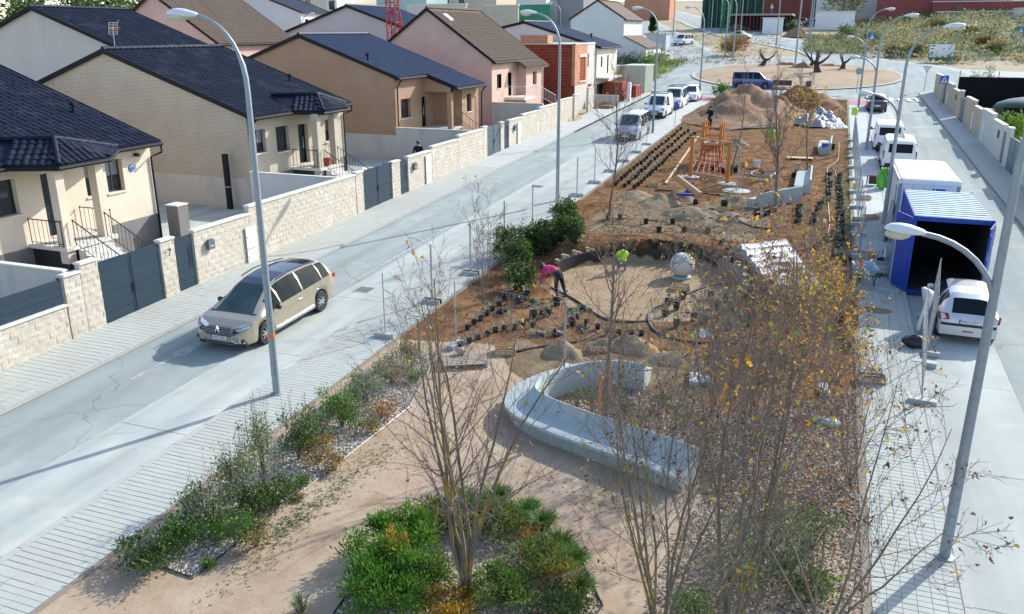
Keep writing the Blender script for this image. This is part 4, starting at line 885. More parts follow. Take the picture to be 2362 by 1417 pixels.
# silver hatchback parked on the right
HB = [(-1.915,.60,.66,.66,.46),(-1.87,.76,.80,.74,.54),(-1.80,.86,.90,.775,.58),(-1.62,.89,1.05,.79,.56),(-1.34,.90,1.27,.80,.53),(-1.1,.90,1.36,.815,.54),(-.6,.89,1.41,.825,.56),(.05,.88,1.42,.825,.56),(.35,.87,1.36,.825,.55),(1.05,.86,.90,.81,.68),(1.55,.75,.79,.78,.60),(1.8,.62,.66,.70,.5),(1.915,.5,.54,.6,.42)]
M_SILV = mat('silver_paint', (.56,.58,.58), (.52,.54,.54), 3, .3, metal=.35, coat=.6)
g0 = G(2232,800); t, kf = car('hatchback', 'small silver hatchback parked by the wire fence panels, rear to camera', HB, 3.83, (1.2,-1.22), .30, (4.38,27.15,T(0,27.15)), R_(-2), M_SILV, scr=(.35,1.0), rearw=(-1.76,-1.36), wins=((-1.25,-.75),(-.68,.35)), rimm=M_GALV)
addbox(t,'bumper_strip',M_BLACKP,-.72,.72,-1.955,-1.80,.585,.655); b = MB(); b.box(-.74,.74,-1.945,-1.7,.30,.584); b.build('bumper', M_SILV, t); plate(t,-1.90,.73,'9425 CGY',False); t.scale = (.97,.97,.97)
for s in (-1,1):
    b = MB(); b.add([(s*.52,-1.93,.76),(s*.79,-1.86,.72),(s*.835,-1.66,.88),(s*.58,-1.86,.92),(s*.48,-1.72,.78),(s*.70,-1.65,.74),(s*.72,-1.55,.86),(s*.54,-1.7,.90)], [(0,1,2,3),(0,4,5,1),(1,5,6,2),(2,6,7,3),(3,7,4,0)]); b.build('tail_light', M_RED, t)
addbox(t,'reflector',M_RED,-.14,.14,-1.952,-1.945,.42,.46); mirrors(t,.72,.92,.82,M_SILV); handles(t,(-.1,),.78,.815,M_SILV)
# vans
VAN = [(-2.19,.98,1.66,.84,.70),(-2.14,1.02,1.75,.87,.72),(-2.0,1.06,1.80,.89,.74),(0,1.05,1.82,.90,.75),(.5,1.03,1.80,.90,.74),(.72,1.02,1.74,.90,.72),(1.4,1.0,1.05,.88,.76),(1.85,.92,.96,.86,.68),(2.08,.78,.82,.80,.6),(2.17,.62,.66,.74,.52),(2.19,.5,.54,.7,.48)]
M_WPAINT = mat('white_car_paint', (.76,.77,.77), (.72,.73,.73), 3, .3, coat=.5); M_GREYP = mat('grey_silver_paint', (.52,.53,.56), (.46,.47,.50), 3, .3, metal=.4, coat=.6); M_NAVYP = mat('navy_car_paint', (.012,.03,.22), (.01,.025,.17), 3, .25, coat=.8); M_BLKP = mat('black_car_paint', (.02,.02,.03), None, 3, .25, coat=.8); M_PALE = mat('pale_green_paint', (.42,.47,.45), None, 3, .3, metal=.3)
def van(label, x, y, rz, paint, wins, rack=False, bump=True, name='van', rearglass=True, s=1.0, ladder=None):
    t, kf = car(name, label, VAN, 4.38, (1.35,-1.38), .31, (x,y,T(x,y)), rz, paint, scr=(.72,1.36), wins=wins, cat='van', rimm=M_GALV, tilt=None if y < 92 else 0)
    if bump: addbox(t,'bumper',M_BLACKP,-.74,.74,1.9,2.205,.28,.58); addbox(t,'rear_bumper',M_BLACKP,-.74,.74,-2.22,-2.0,.3,.5)
    addbox(t,'grille',M_BLACKP,-.42,.42,2.1,2.2,.62,.70)
    for q in (-1,1):
        b = MB(); b.prism([(q*.5,.68),(q*.82,.7),(q*.84,.9),(q*.55,.84)], 'y', 1.85, 2.12); b.build('headlight', M_HEADL, t)
        addbox(t,'tail_light',M_RED,min(q*.80,q*.88),max(q*.80,q*.88),-2.185,-2.05,.75,1.2)
    if rearglass: addbox(t,'rear_window',M_GLASS,-.62,.62,-2.20,-2.15,1.1,1.6)
    plate(t,2.2,.45,'',True); plate(t,-2.215,.62,'',False); mirrors(t,.95,1.12,.9,M_BLACKP)
    if rack:
        b = MB()
        for yy in (-1.7,-.9,-.1,.4): b.bar((-.7,yy,1.93),(.7,yy,1.93),.08,.04)
        for q in (-.68,.68): b.bar((q,-1.75,1.93),(q,.45,1.93),.05,.05); [b.tube([(q,yy,1.78),(q,yy,1.93)],.02,4) for yy in (-1.7,.4)]
        b.build('roof_rack', M_DARK, t)
    if ladder: b = MB(); [b.bar((q,-1.6,1.88),(q,.2,1.9),.05,.05) for q in (-.25,.2)]; [b.bar((-.25,yy,1.89),(.2,yy,1.89),.04,.03) for yy in np.arange(-1.5,.2,.3)]; b.build('ladder', M_STEEL, t)
    return t
FULL = ((-2.0,-1.0),(-.92,-.05),(.03,.75),(.82,1.12)); CAB = ((.03,.75),(.82,1.12))
van('silver passenger van parked behind the bare sapling', -13.35, 60.7, math.pi, M_GREYP, FULL, bump=True)
van('white van with black bumper and roof rack, nearest of the white vans', -13.95, 73.6, math.pi, M_WPAINT, CAB, rack=True)
van('white van with roof rack tucked behind the nearest white van', -13.7, 80.2, math.pi, M_WPAINT, FULL, rack=True)
SED = [(-2.1,.72,.76,.70,.5),(-2.02,.92,.96,.80,.62),(-1.75,.95,.99,.82,.64),(-1.5,.95,1.0,.82,.66),(-.95,.93,1.36,.84,.58),(-.5,.92,1.42,.85,.60),(.2,.90,1.42,.85,.60),(.45,.89,1.37,.85,.58),(1.1,.88,.92,.84,.70),(1.7,.78,.82,.80,.62),(2.0,.62,.66,.7,.5),(2.1,.5,.54,.62,.42)]
def sedan(label, x, y, rz, paint, **k):
    t, kf = car('car', label, SED, 4.2, (1.3,-1.25), .30, (x,y,T(x,y)), rz, paint, scr=(.45,1.06), rearw=(-1.48,-.97), wins=((-.9,-.2),(-.12,.5)), rimm=M_GALV, tilt=None if y < 92 else 0)
    for q in (-1,1): addbox(t,'tail_light',M_RED,min(q*.45,q*.74),max(q*.45,q*.74),-2.1,-1.95,.70,.84); addbox(t,'headlight',M_HEADL,min(q*.42,q*.70),max(q*.42,q*.70),1.85,2.03,.58,.70)
    plate(t,-2.11,.58,'',False); plate(t,2.1,.42,'',True); mirrors(t,.75,.95,.84,paint); return t
HBW = HB
t, kf = car('car', 'white hatchback parked last in the left row, by the crossing', [(a,b_*1.08,c*1.08,d_,e) for a,b_,c,d_,e in HB], 3.83, (1.2,-1.22), .30, (-13.1,86.0,T(0,86)), math.pi, M_WPAINT, scr=(.35,1.0), rearw=(-1.76,-1.36), wins=((-1.25,-.75),(-.68,.35)), rimm=M_GALV)
for q in (-1,1): addbox(t,'headlight',M_HEADL,min(q*.42,q*.68),max(q*.42,q*.68),1.7,1.83,.60,.74)
addbox(t,'grille',M_BLACKP,-.38,.38,1.84,1.925,.42,.52); plate(t,1.93,.36,'',True); mirrors(t,.72,.98,.82,M_WPAINT)
van('dark navy van driving round the roundabout, side on', -8.45, 99.0, -math.pi/2+.05, M_NAVYP, FULL, bump=False)
van('white van with a ladder rack, just behind the white site cabin', 3.95, 54.5, 0, M_WPAINT, CAB, ladder=True); van('white van parked second beyond the white site cabin', 3.7, 61.3, 0, M_WPAINT, CAB)
sedan('black saloon parked at the right end of the park by the crossing', 3.75, 83.0, 0, M_BLKP)
p = G(1576,104); van('small white van on the far left road beyond the roundabout', p.x, p.y, math.pi-.35, M_WPAINT, FULL, bump=False); p = G(1707,90); sedan('pale green saloon on the far road beyond the roundabout', p.x, p.y, -2.1, M_PALE)
# ================================================================ street lamps
def head_mesh(b, o, dx, L=.85, wd=.17, ht=.13):
    """cobra head along +-x from o: a loft of ellipses"""
    n = 12; rs = []
    prof = [(0,.25),(.06,.5),(.2,.7),(.4,.95),(.62,1),(.82,.82),(.94,.5),(1,.12)]
    st = len(b.v)
    for u, k in prof:
        for j in range(n):
            a = 2*math.pi*j/n; zz = math.sin(a); b.v.append((o[0]+dx*u*L, o[1]+wd*k*math.cos(a), o[2]+.05*u+ht*k*(zz if zz > 0 else zz*.45)))
    for i in range(len(prof)-1):
        for j in range(n): b.f.append((st+i*n+j, st+i*n+(j+1) % n, st+(i+1)*n+(j+1) % n, st+(i+1)*n+j)); b.m.append(0)
    b.f += [tuple(st+j for j in range(n)), tuple(st+(len(prof)-1)*n+j for j in range(n))]; b.m += [0,0]
def lamp(label, x, y, side, htop=9.15, low=None, reach=1.35, group='street lamps along the park', sticker=False, thin=1.0):
    z = T(x,y)+(.12 if y < 92 else .03); t = thing('street_lamp', label, 'street lamp', (x,y,z), 0, group)
    hb = htop-1.75
    MB().tube([(0,0,-.1),(0,0,.05),(0,0,3),(0,0,hb)], [.095*thin,.095*thin,.082*thin,.062*thin], 12).build('pole', M_GALV, t, True, 60)
    a = [(0,0,hb-.02)]+[(side*reach*(1-math.cos(u))*1.0, 0, hb+1.62*math.sin(u)**.9) for u in np.linspace(.15,1.45,9)]
    MB().tube(a, [.06*thin]*3+[.045*thin]*7, 8).build('arm', M_GALV, t, True, 60)
    e = a[-1]; b = MB(); head_mesh(b, (e[0]-side*.05,0,e[2]), side); h = b.build('lamp_head', M_LAMP, t, True, 45)
    b = MB(); b.ball((e[0]+side*.5,0,e[2]-.035),.27,.12,.09,10,6); b.build('diffuser', M_LENS, h, True)
    if low:
        a = [(0,0,low)]+[(-side*1.3*(1-math.cos(u)), 0, low+1.15*math.sin(u)) for u in np.linspace(.2,1.45,8)]
        MB().tube(a, .045*thin, 8).build('arm', M_GALV, t, True, 60); e = a[-1]; b = MB(); head_mesh(b, (e[0]+side*.05,0,e[2]), -side, .62,.15,.12); h = b.build('lamp_head', M_LAMP, t, True, 45)
        b = MB(); b.ball((e[0]-side*.36,0,e[2]-.045),.2,.11,.08,10,6); b.build('diffuser', M_LENS, h, True)
    b = MB(); b.box(-.04,.04,-.105*thin,-.075*thin,.5,.85); b.build('hatch', M_GALV, t)
    b = MB(); b.lathe([(.16,0),(.16,.015),(.11,.03)], 12); b.build('base_plate', M_GALV, t)
    if sticker: b = MB(); b.tube([(0,0,1.52),(0,0,1.62)],.093,12); b.build('sticker', M_ORANGE, t)
    return t
lamp('tall street lamp nearest on the left, orange sticker on its pole', -12.3,15.95,-1,sticker=True); lamp('tall street lamp on the left pavement in front of the pink house', -12.15,38.84,-1,8.9); lamp('street lamp in front of the parked white vans', -12.3,62.9,-1,8.9); lamp('street lamp by the crossing at the end of the left parking row', -12.4,86.3,-1,8.8)
lamp('two-armed street lamp nearest on the right pavement, cut by the frame', 2.72,14.32,1,8.6,4.55); lamp('two-armed street lamp beside the white site cabin', 2.7,39.1,1,8.25,4.3); lamp('two-armed street lamp between the site cabin and the black saloon', 2.45,59.4,1,8.35,4.6); lamp('two-armed street lamp beside the black saloon', 2.3,83.8,1,8.5,4.9)
# ================================================================ park: benches, sphere, play equipment
def PG(px, py, h=0.0):
    """point on the park surface seen at a pixel"""
    q = ray(px, py); a, b = 4.0, 4.0
    while b < 160:
        p = q*b
        if H+p[2] < park_z(p[0], p[1])+h: break
        a = b; b *= 1.02
    for _ in range(24):
        c = (a+b)/2; p = q*c
        if H+p[2] < park_z(p[0], p[1])+h: b = c
        else: a = c
    p = q*b; return Vector((p[0], p[1], park_z(p[0], p[1])+h))
def smooth_path(pts, step=.12):
    pts = [Vector(p) for p in pts]; out = []
    for i in range(len(pts)-1):
        p0, p1, p2, p3 = pts[max(i-1,0)], pts[i], pts[i+1], pts[min(i+2,len(pts)-1)]; k = max(2, int((p2-p1).length/step))
        for j in range(k):
            u = j/k; out.append(.5*((2*p1)+(p2-p0)*u+(2*p0-5*p1+4*p2-p3)*u*u+(3*p1-p0-3*p2+p3)*u**3))
    return out+[pts[-1]]
def bench_loft(t, path, prof, segs, s=1):
    n = len(path); k = len(prof); cuts = [int(i*(n-1)/segs) for i in range(segs+1)]
    for a, e in zip(cuts, cuts[1:]):
        b = MB()
        for i in range(a, e+1):
            tg = (path[min(i+1,n-1)]-path[max(i-1,0)]); tg.z = 0; tg.normalize(); o = Vector((-tg.y, tg.x, 0))*s
            p = path[i]+tg*(.006 if i == a else -.006 if i == e else 0)
            for dd, z in prof: q = p+o*dd; b.v.append((q.x, q.y, p.z+z))
        for i in range(e-a):
            for j in range(k): b.f.append((i*k+j, i*k+(j+1) % k, (i+1)*k+(j+1) % k, (i+1)*k+j)); b.m.append(0)
        b.f += [tuple(range(k)), tuple((e-a)*k+j for j in reversed(range(k)))]; b.m += [0,0]
        b.build('bench_segment', M_CONCB, t, True, 35)
BP = [(0,-.1),(0,.68),(.02,.72),(.06,.735),(.10,.71),(.17,.55),(.27,.44),(.40,.395),(.72,.385),(.80,.36),(.81,.30),(.72,.20),(.66,-.1)]
pts = [PG(px, py, .72) for px, py in ((1612,1032),(1520,1000),(1420,968),(1340,942),(1270,915),(1240,893),(1262,868),(1310,848),(1370,836),(1430,834),(1488,842))]
for p in pts: p.z -= .72
t = thing('curved_bench', 'long grey concrete bench curving round the leaf-littered bed', 'bench'); bench_loft(t, smooth_path(pts), BP, 6)
BENCH_PTS = pts
t = thing('concrete_bench', 'straight grey concrete bench, back to the camera, by the bare tree', 'bench'); p0, p1 = PG(1750,482), PG(1849,463); bench_loft(t, smooth_path([p0,(p0+p1)/2,p1],.2), BP, 2, 1)
t = thing('concrete_bench', 'short grey concrete bench seen end-on beside the rows of pots', 'bench'); p0, p1 = PG(1868,448), PG(1872,412); bench_loft(t, smooth_path([p0,(p0+p1)/2,p1],.2), BP, 1, 1)
t = thing('concrete_bench', 'small grey concrete bench with a blue cool box on it', 'bench'); p0, p1 = PG(1915,357), PG(1918,338); bench_loft(t, smooth_path([p0,(p0+p1)/2,p1],.2), BP, 1, 1)
t = thing('cool_box', 'blue and white cool box on the small concrete bench', 'cool box', p0+Vector((-.38,.5,.44))); MB().box(-.2,.2,-.25,.25,0,.2).build('tub', M_BLUE, t); MB().box(-.21,.21,-.26,.26,.2,.3).build('lid', M_WHITE, t)
c = PG(1572,640); 
msp = mat('sphere_concrete', (.52,.495,.46), (.47,.445,.41), 2, .8, .1, 60)
t = thing('stone_sphere', 'pale stone sphere standing on the round sandy plaza', 'sphere', c); MB().ball((0,0,.47),.435,.435,.435,32,20).build('ball', msp, t, True); MB().lathe([(.34,-.05),(.34,.05),(.28,.07)],24).build('base_ring', M_CONCB, t)
# black edging and log palisade round the plaza
b = MB(); a0 = [R_(a) for a in range(35, 176, 4)]
for i, a in enumerate(a0):
    x, y = PC[0]+(PR+.0)*math.cos(a), PC[1]+(PR+.0)*math.sin(a); z = T(0,y)+.05; b.v += [(x,y,z),(x,y,z+.42),(PC[0]+(PR+.05)*math.cos(a),PC[1]+(PR+.05)*math.sin(a),z+.42),(PC[0]+(PR+.05)*math.cos(a),PC[1]+(PR+.05)*math.sin(a),z)]
for i in range(len(a0)-1):
    for j in range(4): b.f.append((i*4+j, i*4+(j+1) % 4, i*4+4+(j+1) % 4, i*4+4+j)); b.m.append(0)
tag(b.build('edging_band', M_BLACKP), 'black edging band behind the round plaza', 'edging')
t = thing('log_palisade', 'curved row of upright logs at the right of the plaza', 'palisade')
for i in range(22):
    a = R_(-22+i*3.4); x, y = PC[0]+(PR-.02)*math.cos(a), PC[1]+(PR-.02)*math.sin(a); h_ = .62+.12*math.sin(i*1.7); MB().tube([(x,y,T(0,y)-.05),(x,y,T(0,y)+h_)],.085,8).build('log', M_WOOD3, t, True, 50)
t = thing('log_palisade', 'short row of upright logs at the left of the plaza, by the woman', 'palisade')
for i in range(10):
    a = R_(138+i*3.6); x, y = PC[0]+(PR+.12)*math.cos(a), PC[1]+(PR+.12)*math.sin(a); MB().tube([(x,y,T(0,y)-.05),(x,y,T(0,y)+.55+.1*math.sin(i*2.1))],.085,8).build('log', M_WOOD3, t, True, 50)
def strip_edge(label, pts_, m=None, r_=.035):
    pp = smooth_path([PG(*q) for q in pts_], .3); tag(MB().tube([p+Vector((0,0,.03)) for p in pp], r_, 5).build('garden_hose' if m else 'edging_band', m or M_BLACKP), label, 'hose' if m else 'edging')
strip_edge('black edging looping round the small planted bed in front of the plaza', [(1690,655),(1640,660),(1560,690),(1500,720),(1505,760),(1560,785),(1640,793),(1720,780)])
strip_edge('black edging along the front of the round plaza', [(1270,665),(1320,690),(1390,735),(1440,745),(1500,742)])
strip_edge('black edging below the sand heaps in front of the plaza', [(1180,815),(1260,800),(1330,790),(1385,765)])
strip_edge('black edging along the play area, below the net frame', [(1510,440),(1570,443),(1660,452),(1750,462)]); strip_edge('curved black edging near the concrete bench', [(1700,497),(1705,512),(1740,525),(1780,530)])
strip_edge('pale drip hose running down the rows of pots on the right', [(1935,330),(1932,370),(1910,388),(1908,410),(1910,470),(1913,520),(1905,560)], M_WOOD, .025); strip_edge('pale drip hose down the outer row of pots on the right', [(1912,388),(1925,395),(1930,420),(1934,470),(1934,540),(1930,590)], M_WOOD, .025)
strip_edge('grey hose coiled on the play area floor', [(1715,402),(1745,407),(1780,405),(1788,398),(1765,394),(1735,398),(1740,408),(1775,409),(1788,402)], M_STEEL, .03)
for k, q in enumerate([[(1290,580),(1400,520),(1550,545),(1640,590)],[(1300,600),(1420,545),(1560,565),(1650,610)],[(1400,505),(1520,512),(1640,545),(1700,580)]]): strip_edge('thin dark drip line %s the plaza bank' % ('highest on','lowest on','middle one on')[(1,1,0)[k] if k != 1 else 1] if 0 else ('dark drip line crossing the middle of the plaza bank','dark drip line lowest on the plaza bank','dark drip line along the top of the plaza bank')[k], q, M_BLACKP, .016)
# tower, net frame
def post(t, p, h_, r_=.07, m=None, name='post', lean=(0,0)): return MB().tube([(p[0],p[1],p[2]-.1),(p[0]+lean[0],p[1]+lean[1],p[2]+h_)], r_, 8).build(name, m or M_WOOD2, t, True, 50)
c = PG(1640,376); t = thing('play_tower', 'orange wooden play tower with ladder and red rungs', 'play tower', c); q = .52
for sx in (-1,1):
    for sy in (-1,1): MB().box(sx*q-.095,sx*q+.095,sy*q-.095,sy*q+.095,-.1,2.4+(.1 if sx < 0 else 0)).build('post', M_WOOD2, t)
MB().box(-q-.05,q+.05,-q-.05,q+.05,1.18,1.26).build('platform', M_WOOD, t); MB().box(-q-.04,q+.04,-q-.13,-q-.096,.7,1.17).build('front_board', M_WOOD2, t)
for z in (2.15,1.62): 
    for s in (-1,1): MB().box(s*q-.03,s*q+.03,-q+.071,q-.071,z,z+.08).build('rail', M_WOOD2, t)
MB().box(-q+.071,q-.071,-q-.03,-q+.03,2.12,2.2).build('rail', M_WOOD2, t); MB().box(-q+.071,q-.071,q-.03,q+.03,1.55,1.65).build('rail', M_WOOD2, t)
for s in (-1,1): MB().bar((s*.28,-q-.42,-.05),(s*.28,-q-.1,1.2),.06,.06).build('ladder_side', M_WOOD2, t)
for i in range(4): MB().tube([(-.26,-q-.36+.08*i,.22+.28*i),(.26,-q-.36+.08*i,.22+.28*i)],.022,6).build('ladder_rung', M_REDM if i % 2 else M_CHROME, t)
MB().box(-.1,.12,-.15,.15,1.27,1.5).build('tool_box', M_REDM, t)
b = MB(); [b.box(x-.02,x+.02,q-.02,q+.02,1.26,1.56) for x in (-.3,-.15,0,.15,.3)]; b.build('balusters', M_WOOD2, t)
a, e = PG(1592,408), PG(1677,424); t = thing('net_frame', 'orange post frame with red climbing net in front of the tower', 'climbing frame')
for p in (a, e): post(t, p, 2.25, .11)
up = Vector((0,0,1)); MB().tube([a+up*2.18, e+up*2.18], .05, 8).build('beam', M_WOOD, t, True, 50); MB().tube([a+up*.28, e+up*.28], .045, 8).build('beam', M_WOOD, t, True, 50)
b = MB(); tw = [c+Vector((-.5,-.5,1.15)), c+Vector((.5,-.5,1.15))]
for i in range(7):
    u = i/6; p = a.lerp(e,u)+up*.3; r_ = tw[0].lerp(tw[1],u); b.tube([p, p.lerp(r_,.5)-up*.12, r_], .02, 5)
for j in range(6):
    u = j/6; b.tube([(a+up*.3).lerp(tw[0],u)-up*.1*math.sin(u*3.1), (e+up*.3).lerp(tw[1],u)-up*.1*math.sin(u*3.1)], .02, 5)
b.build('rope_net', M_REDM, t)
for p in (a, e): MB().lathe([(.55,0),(.5,.03),(.2,.05)],14,p).build('concrete_footing', M_CONC, t)
a = PG(1795,372); e = c+Vector((.6,.2,1.95)); t = thing('crossbar', 'long steel bar from the tower to a leaning wooden post', 'play bar'); top = a+Vector((-.35,.3,2.2)); MB().tube([e, top], .05, 8).build('bar', M_STEEL, t, True, 50); MB().tube([a-up*.1, top+up*.15], [.09,.07], 8).build('leaning_post', M_WOOD, t, True, 50)
a = PG(1698,440); t = thing('hoop_pole', 'bent steel hoop pole beside the net frame', 'pole', a); MB().tube([(0,0,0),(.02,.1,1.4),(.03,.15,2.0),(-.03,.17,2.25),(-.2,.2,2.35),(-.38,.22,2.25),(-.43,.22,2.0),(-.44,.22,1.8)],.035,8).build('tube', M_STEEL, t, True, 60); MB().lathe([(.75,0),(.6,.03),(.2,.05)],16).build('concrete_footing', M_CONC, t)
a, e = PG(1557,462), PG(1606,470); t = thing('log_seesaw', 'thick pale log resting on a blue metal frame above the sand', 'log'); MB().tube([a+Vector((-.1,.9,.95)), e+Vector((.25,-.7,.55))], .16, 12).build('log', mat('log_wood', (.50,.29,.14), (.38,.21,.10), 4, .7, stretch=(.6,4,4)), t, True, 50)
post(t, a, .62, .09, M_WOOD); post(t, e, .38, .09, M_WOOD); MB().bar(a+up*.3+Vector((.1,0,0)), e+up*.32+Vector((-.2,.5,0)), .1, .12).build('blue_frame', M_BLUE, t); MB().bar(a+up*.2+Vector((.3,.6,0)), a+up*.75+Vector((.7,.9,0)), .08, .08).build('blue_arm', M_BLUE, t); MB().tube([e+Vector((-.12,-.15,.1)),e+Vector((.12,-.15,.1))],.15,12).build('tyre_stop', M_RUBBER, t)
t = thing('barrier_tape', 'red and white tape strung low over the sand', 'tape'); a, e = PG(1580,530), PG(1820,492)
for i in range(24): MB().bar(a.lerp(e,i/24)+up*(.5-.25*math.sin(i/24*3.1)), a.lerp(e,(i+1)/24)+up*(.5-.25*math.sin((i+1)/24*3.1)), .005, .07).build('tape_stripe', M_SIGNR if i % 2 else M_WHITE, t)
# heaps
def mound(label, x, y, rx, ry, h_, m, name='dirt_mound', seed=0, peak=(0,0)):
    b = MB(); n, k = (64, 30) if rx > 2.4 else (40, 16); c0 = T(0,y)+.06
    for i in range(k+1):
        u = i/k
        for j in range(n):
            a = 2*math.pi*j/n; rr = 1+.16*nz(math.cos(a)*1.3+seed, math.sin(a)*1.3, 1.2, seed); px_, py_ = x+rx*rr*u*math.cos(a)+peak[0]*(1-u), y+ry*rr*u*math.sin(a)+peak[1]*(1-u)
            prof = (math.cos(u*math.pi)*.5+.5)*.55+(1-u)*.45; z = h_*prof*(1+.30*nz(px_, py_, .55, seed))+(.30*nz(px_, py_, .9, seed)+.16*nz(px_, py_, 2.2, seed)+.07*nz(px_, py_, 5, seed))*min(1,(1-u)*3)*min(1,h_*.8)-.1*u
            b.v.append((px_-x, py_-y, z))
    for i in range(k):
        for j in range(n): b.f.append((i*n+j, (i+1)*n+j, (i+1)*n+(j+1) % n, i*n+(j+1) % n)); b.m.append(0)
    return tag(b.build(name, m, smooth=True, loc=(x,y,c0+(T(x,y)-T(0,y)))), label, 'mound')
def mound_px(label, px, py, rx, ry, h_, m, **k): p = PG(px, py); return mound(label, p.x, p.y, rx, ry, h_, m, **k)
mound('big pale dirt mound behind the play tower', -7.0, 74.0, 5.2, 8.5, 2.7, M_DIRT, seed=2, peak=(.2,1.5)); mound('long dark brown earth mound at the far end of the park', -2.6, 82.5, 4.4, 3.6, 2.0, mat('dark_earth', (.24,.125,.065), (.17,.085,.045), 1.5, .95, 1.2, 9), seed=5); mound('low spoil heap joining the two big mounds', -4.6, 77.0, 3.6, 5, 1.4, M_DIRT, seed=9)
for k, (px, py, rx, ry, h_) in enumerate(((1520,470,1.5,1.3,.45),(1600,500,2.0,1.3,.5),(1465,455,1.3,1.2,.35),(1680,505,1.5,1.0,.35),(1300,815,.8,.7,.5),(1460,805,1.3,.7,.4),(1560,830,1.2,.7,.35),(1395,800,.8,.6,.3),(1700,465,1.3,.9,.3),(1700,335,1.2,1.0,.5),(1560,455,1.1,.9,.45))):
    mound_px(('sand heap below the seesaw log, left','sand heap nearest in front of the seesaw log','sand heap left of the seesaw by the young trees','low sand heap beside the concrete bench','small brown heap behind the curved bench, left','sand heap behind the middle of the curved bench','sand heap behind the right end of the curved bench','low sand heap beside the small crate','sand heap right of the seesaw log','dark earth heap beyond the white bucket','sand heap against the foot of the seesaw')[k], px, py, rx, ry, h_, M_SANDPILE, seed=11+k*3, name='sand_heap')
# silver sheet stack
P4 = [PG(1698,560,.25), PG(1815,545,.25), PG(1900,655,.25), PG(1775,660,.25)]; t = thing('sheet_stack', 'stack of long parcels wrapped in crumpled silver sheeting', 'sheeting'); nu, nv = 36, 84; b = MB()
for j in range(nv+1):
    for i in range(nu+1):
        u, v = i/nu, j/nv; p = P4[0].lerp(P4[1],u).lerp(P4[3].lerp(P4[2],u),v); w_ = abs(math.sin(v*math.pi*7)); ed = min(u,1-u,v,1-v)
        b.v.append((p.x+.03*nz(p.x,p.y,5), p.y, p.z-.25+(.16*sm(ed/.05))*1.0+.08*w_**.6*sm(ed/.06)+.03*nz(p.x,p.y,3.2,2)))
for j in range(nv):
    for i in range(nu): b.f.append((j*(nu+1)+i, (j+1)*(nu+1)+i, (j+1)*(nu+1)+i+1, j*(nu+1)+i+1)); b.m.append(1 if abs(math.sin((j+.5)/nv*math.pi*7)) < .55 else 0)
b.build('foil_cover', [M_SILVER, mat('shaded_foil', (.20,.20,.22), (.14,.14,.155), 3, .5)], t, True, 28)  # second, darker foil colour paints shade into the valleys between ribs
def heap_sheet(label, px, py, r_, h_, m, name='plastic_heap'):
    p = PG(px, py); b = MB(); n = 26
    for j in range(n+1):
        for i in range(n+1):
            x, y = (i/n-.5)*2, (j/n-.5)*2; d_ = math.hypot(x, y); b.v.append((x*r_*1.0, y*r_*1.4, -.05+h_*max(0,1-d_*d_*.9)*(.6+.9*abs(nz(x*2+px, y*2, 1.6)))+.12*nz(x*3+px, y*3, 3)*(d_ < 1)))
    for j in range(n):
        for i in range(n):
            if math.hypot((i+.5)/n-.5, (j+.5)/n-.5) < .5: b.f.append((j*(n+1)+i, j*(n+1)+i+1, (j+1)*(n+1)+i+1, (j+1)*(n+1)+i)); b.m.append(0)
    tag(b.build(name, m, loc=p), label, 'plastic sheet')
heap_sheet('heap of crumpled silver and white plastic at the far right of the park', 1885,285,2.0,1.1,M_SILVER); heap_sheet('white plastic sheet spread beside the silver heap', 1925,292,1.0,.35,M_WHITE); heap_sheet('scrap of white sheet on the small planted bed', 1625,768,.32,.08,M_WHITE)
# crates, pallets, boards
def crate(label, p, rz, L=.6, W=.4, h_=.16, m=None):
    t = thing('wooden_crate', label, 'crate', p, rz); m = m or M_WOOD
    for s in (-1,1):
        for k in range(2): MB().box(-L/2,L/2,min(s*W/2,s*(W/2-.012)),max(s*W/2,s*(W/2-.012)),.01+k*.085,.08+k*.085).build('slat', m, t); MB().box(min(s*L/2,s*(L/2-.012)),max(s*L/2,s*(L/2-.012)),-W/2+.013,W/2-.013,.01+k*.085,.08+k*.085).build('slat', m, t)
        for q in (-1,1): MB().box(s*L/2-.03*s-.015,s*L/2-.03*s+.015,q*W/2-.03*q-.015,q*W/2-.03*q+.015,0,.2).build('corner_post', m, t)
    for k in range(4): MB().box(-L/2+.013,L/2-.013,-W/2+.02+k*W/4,-W/2+.02+k*W/4+W/5,.002,.009).build('base_slat', m, t)
for lab, px, py, rz in (('wooden crate on the plaza in front of the stone sphere',1570,668,.2),('wooden crate lying behind the curved bench',1385,808,.5),('wooden crate half hidden by twigs left of the curved bench',1165,815,.4),('wooden crate beside the left foot of the seesaw',1508,430,.1),('wooden crate on sand near the concrete bench, left one',1665,487,.3),('wooden crate on sand near the concrete bench, right one',1695,483,.2),('wooden crate by the left foot of the net frame',1610,352,.4)): crate(lab, PG(px,py), rz)
def SG(px, py): p = G(px, py, .12); return p
for lab, px, py, rz in (('wooden crate on the right pavement beside the wire fence foot',1992,460,.3),('small crate of plants on the right pavement',1982,512,-.1),('wooden crate in the middle of the right pavement',2008,505,.5),('broken wooden crate beside the wheelbarrow',1995,592,-.2),('wooden crate on the soil edge above the wheelbarrow',1945,588,.1),('crate of debris on the right pavement under yellow twigs',2010,880,.2)): crate(lab, SG(px,py), rz, m=M_WOOD if px != 2010 else M_WOOD3)
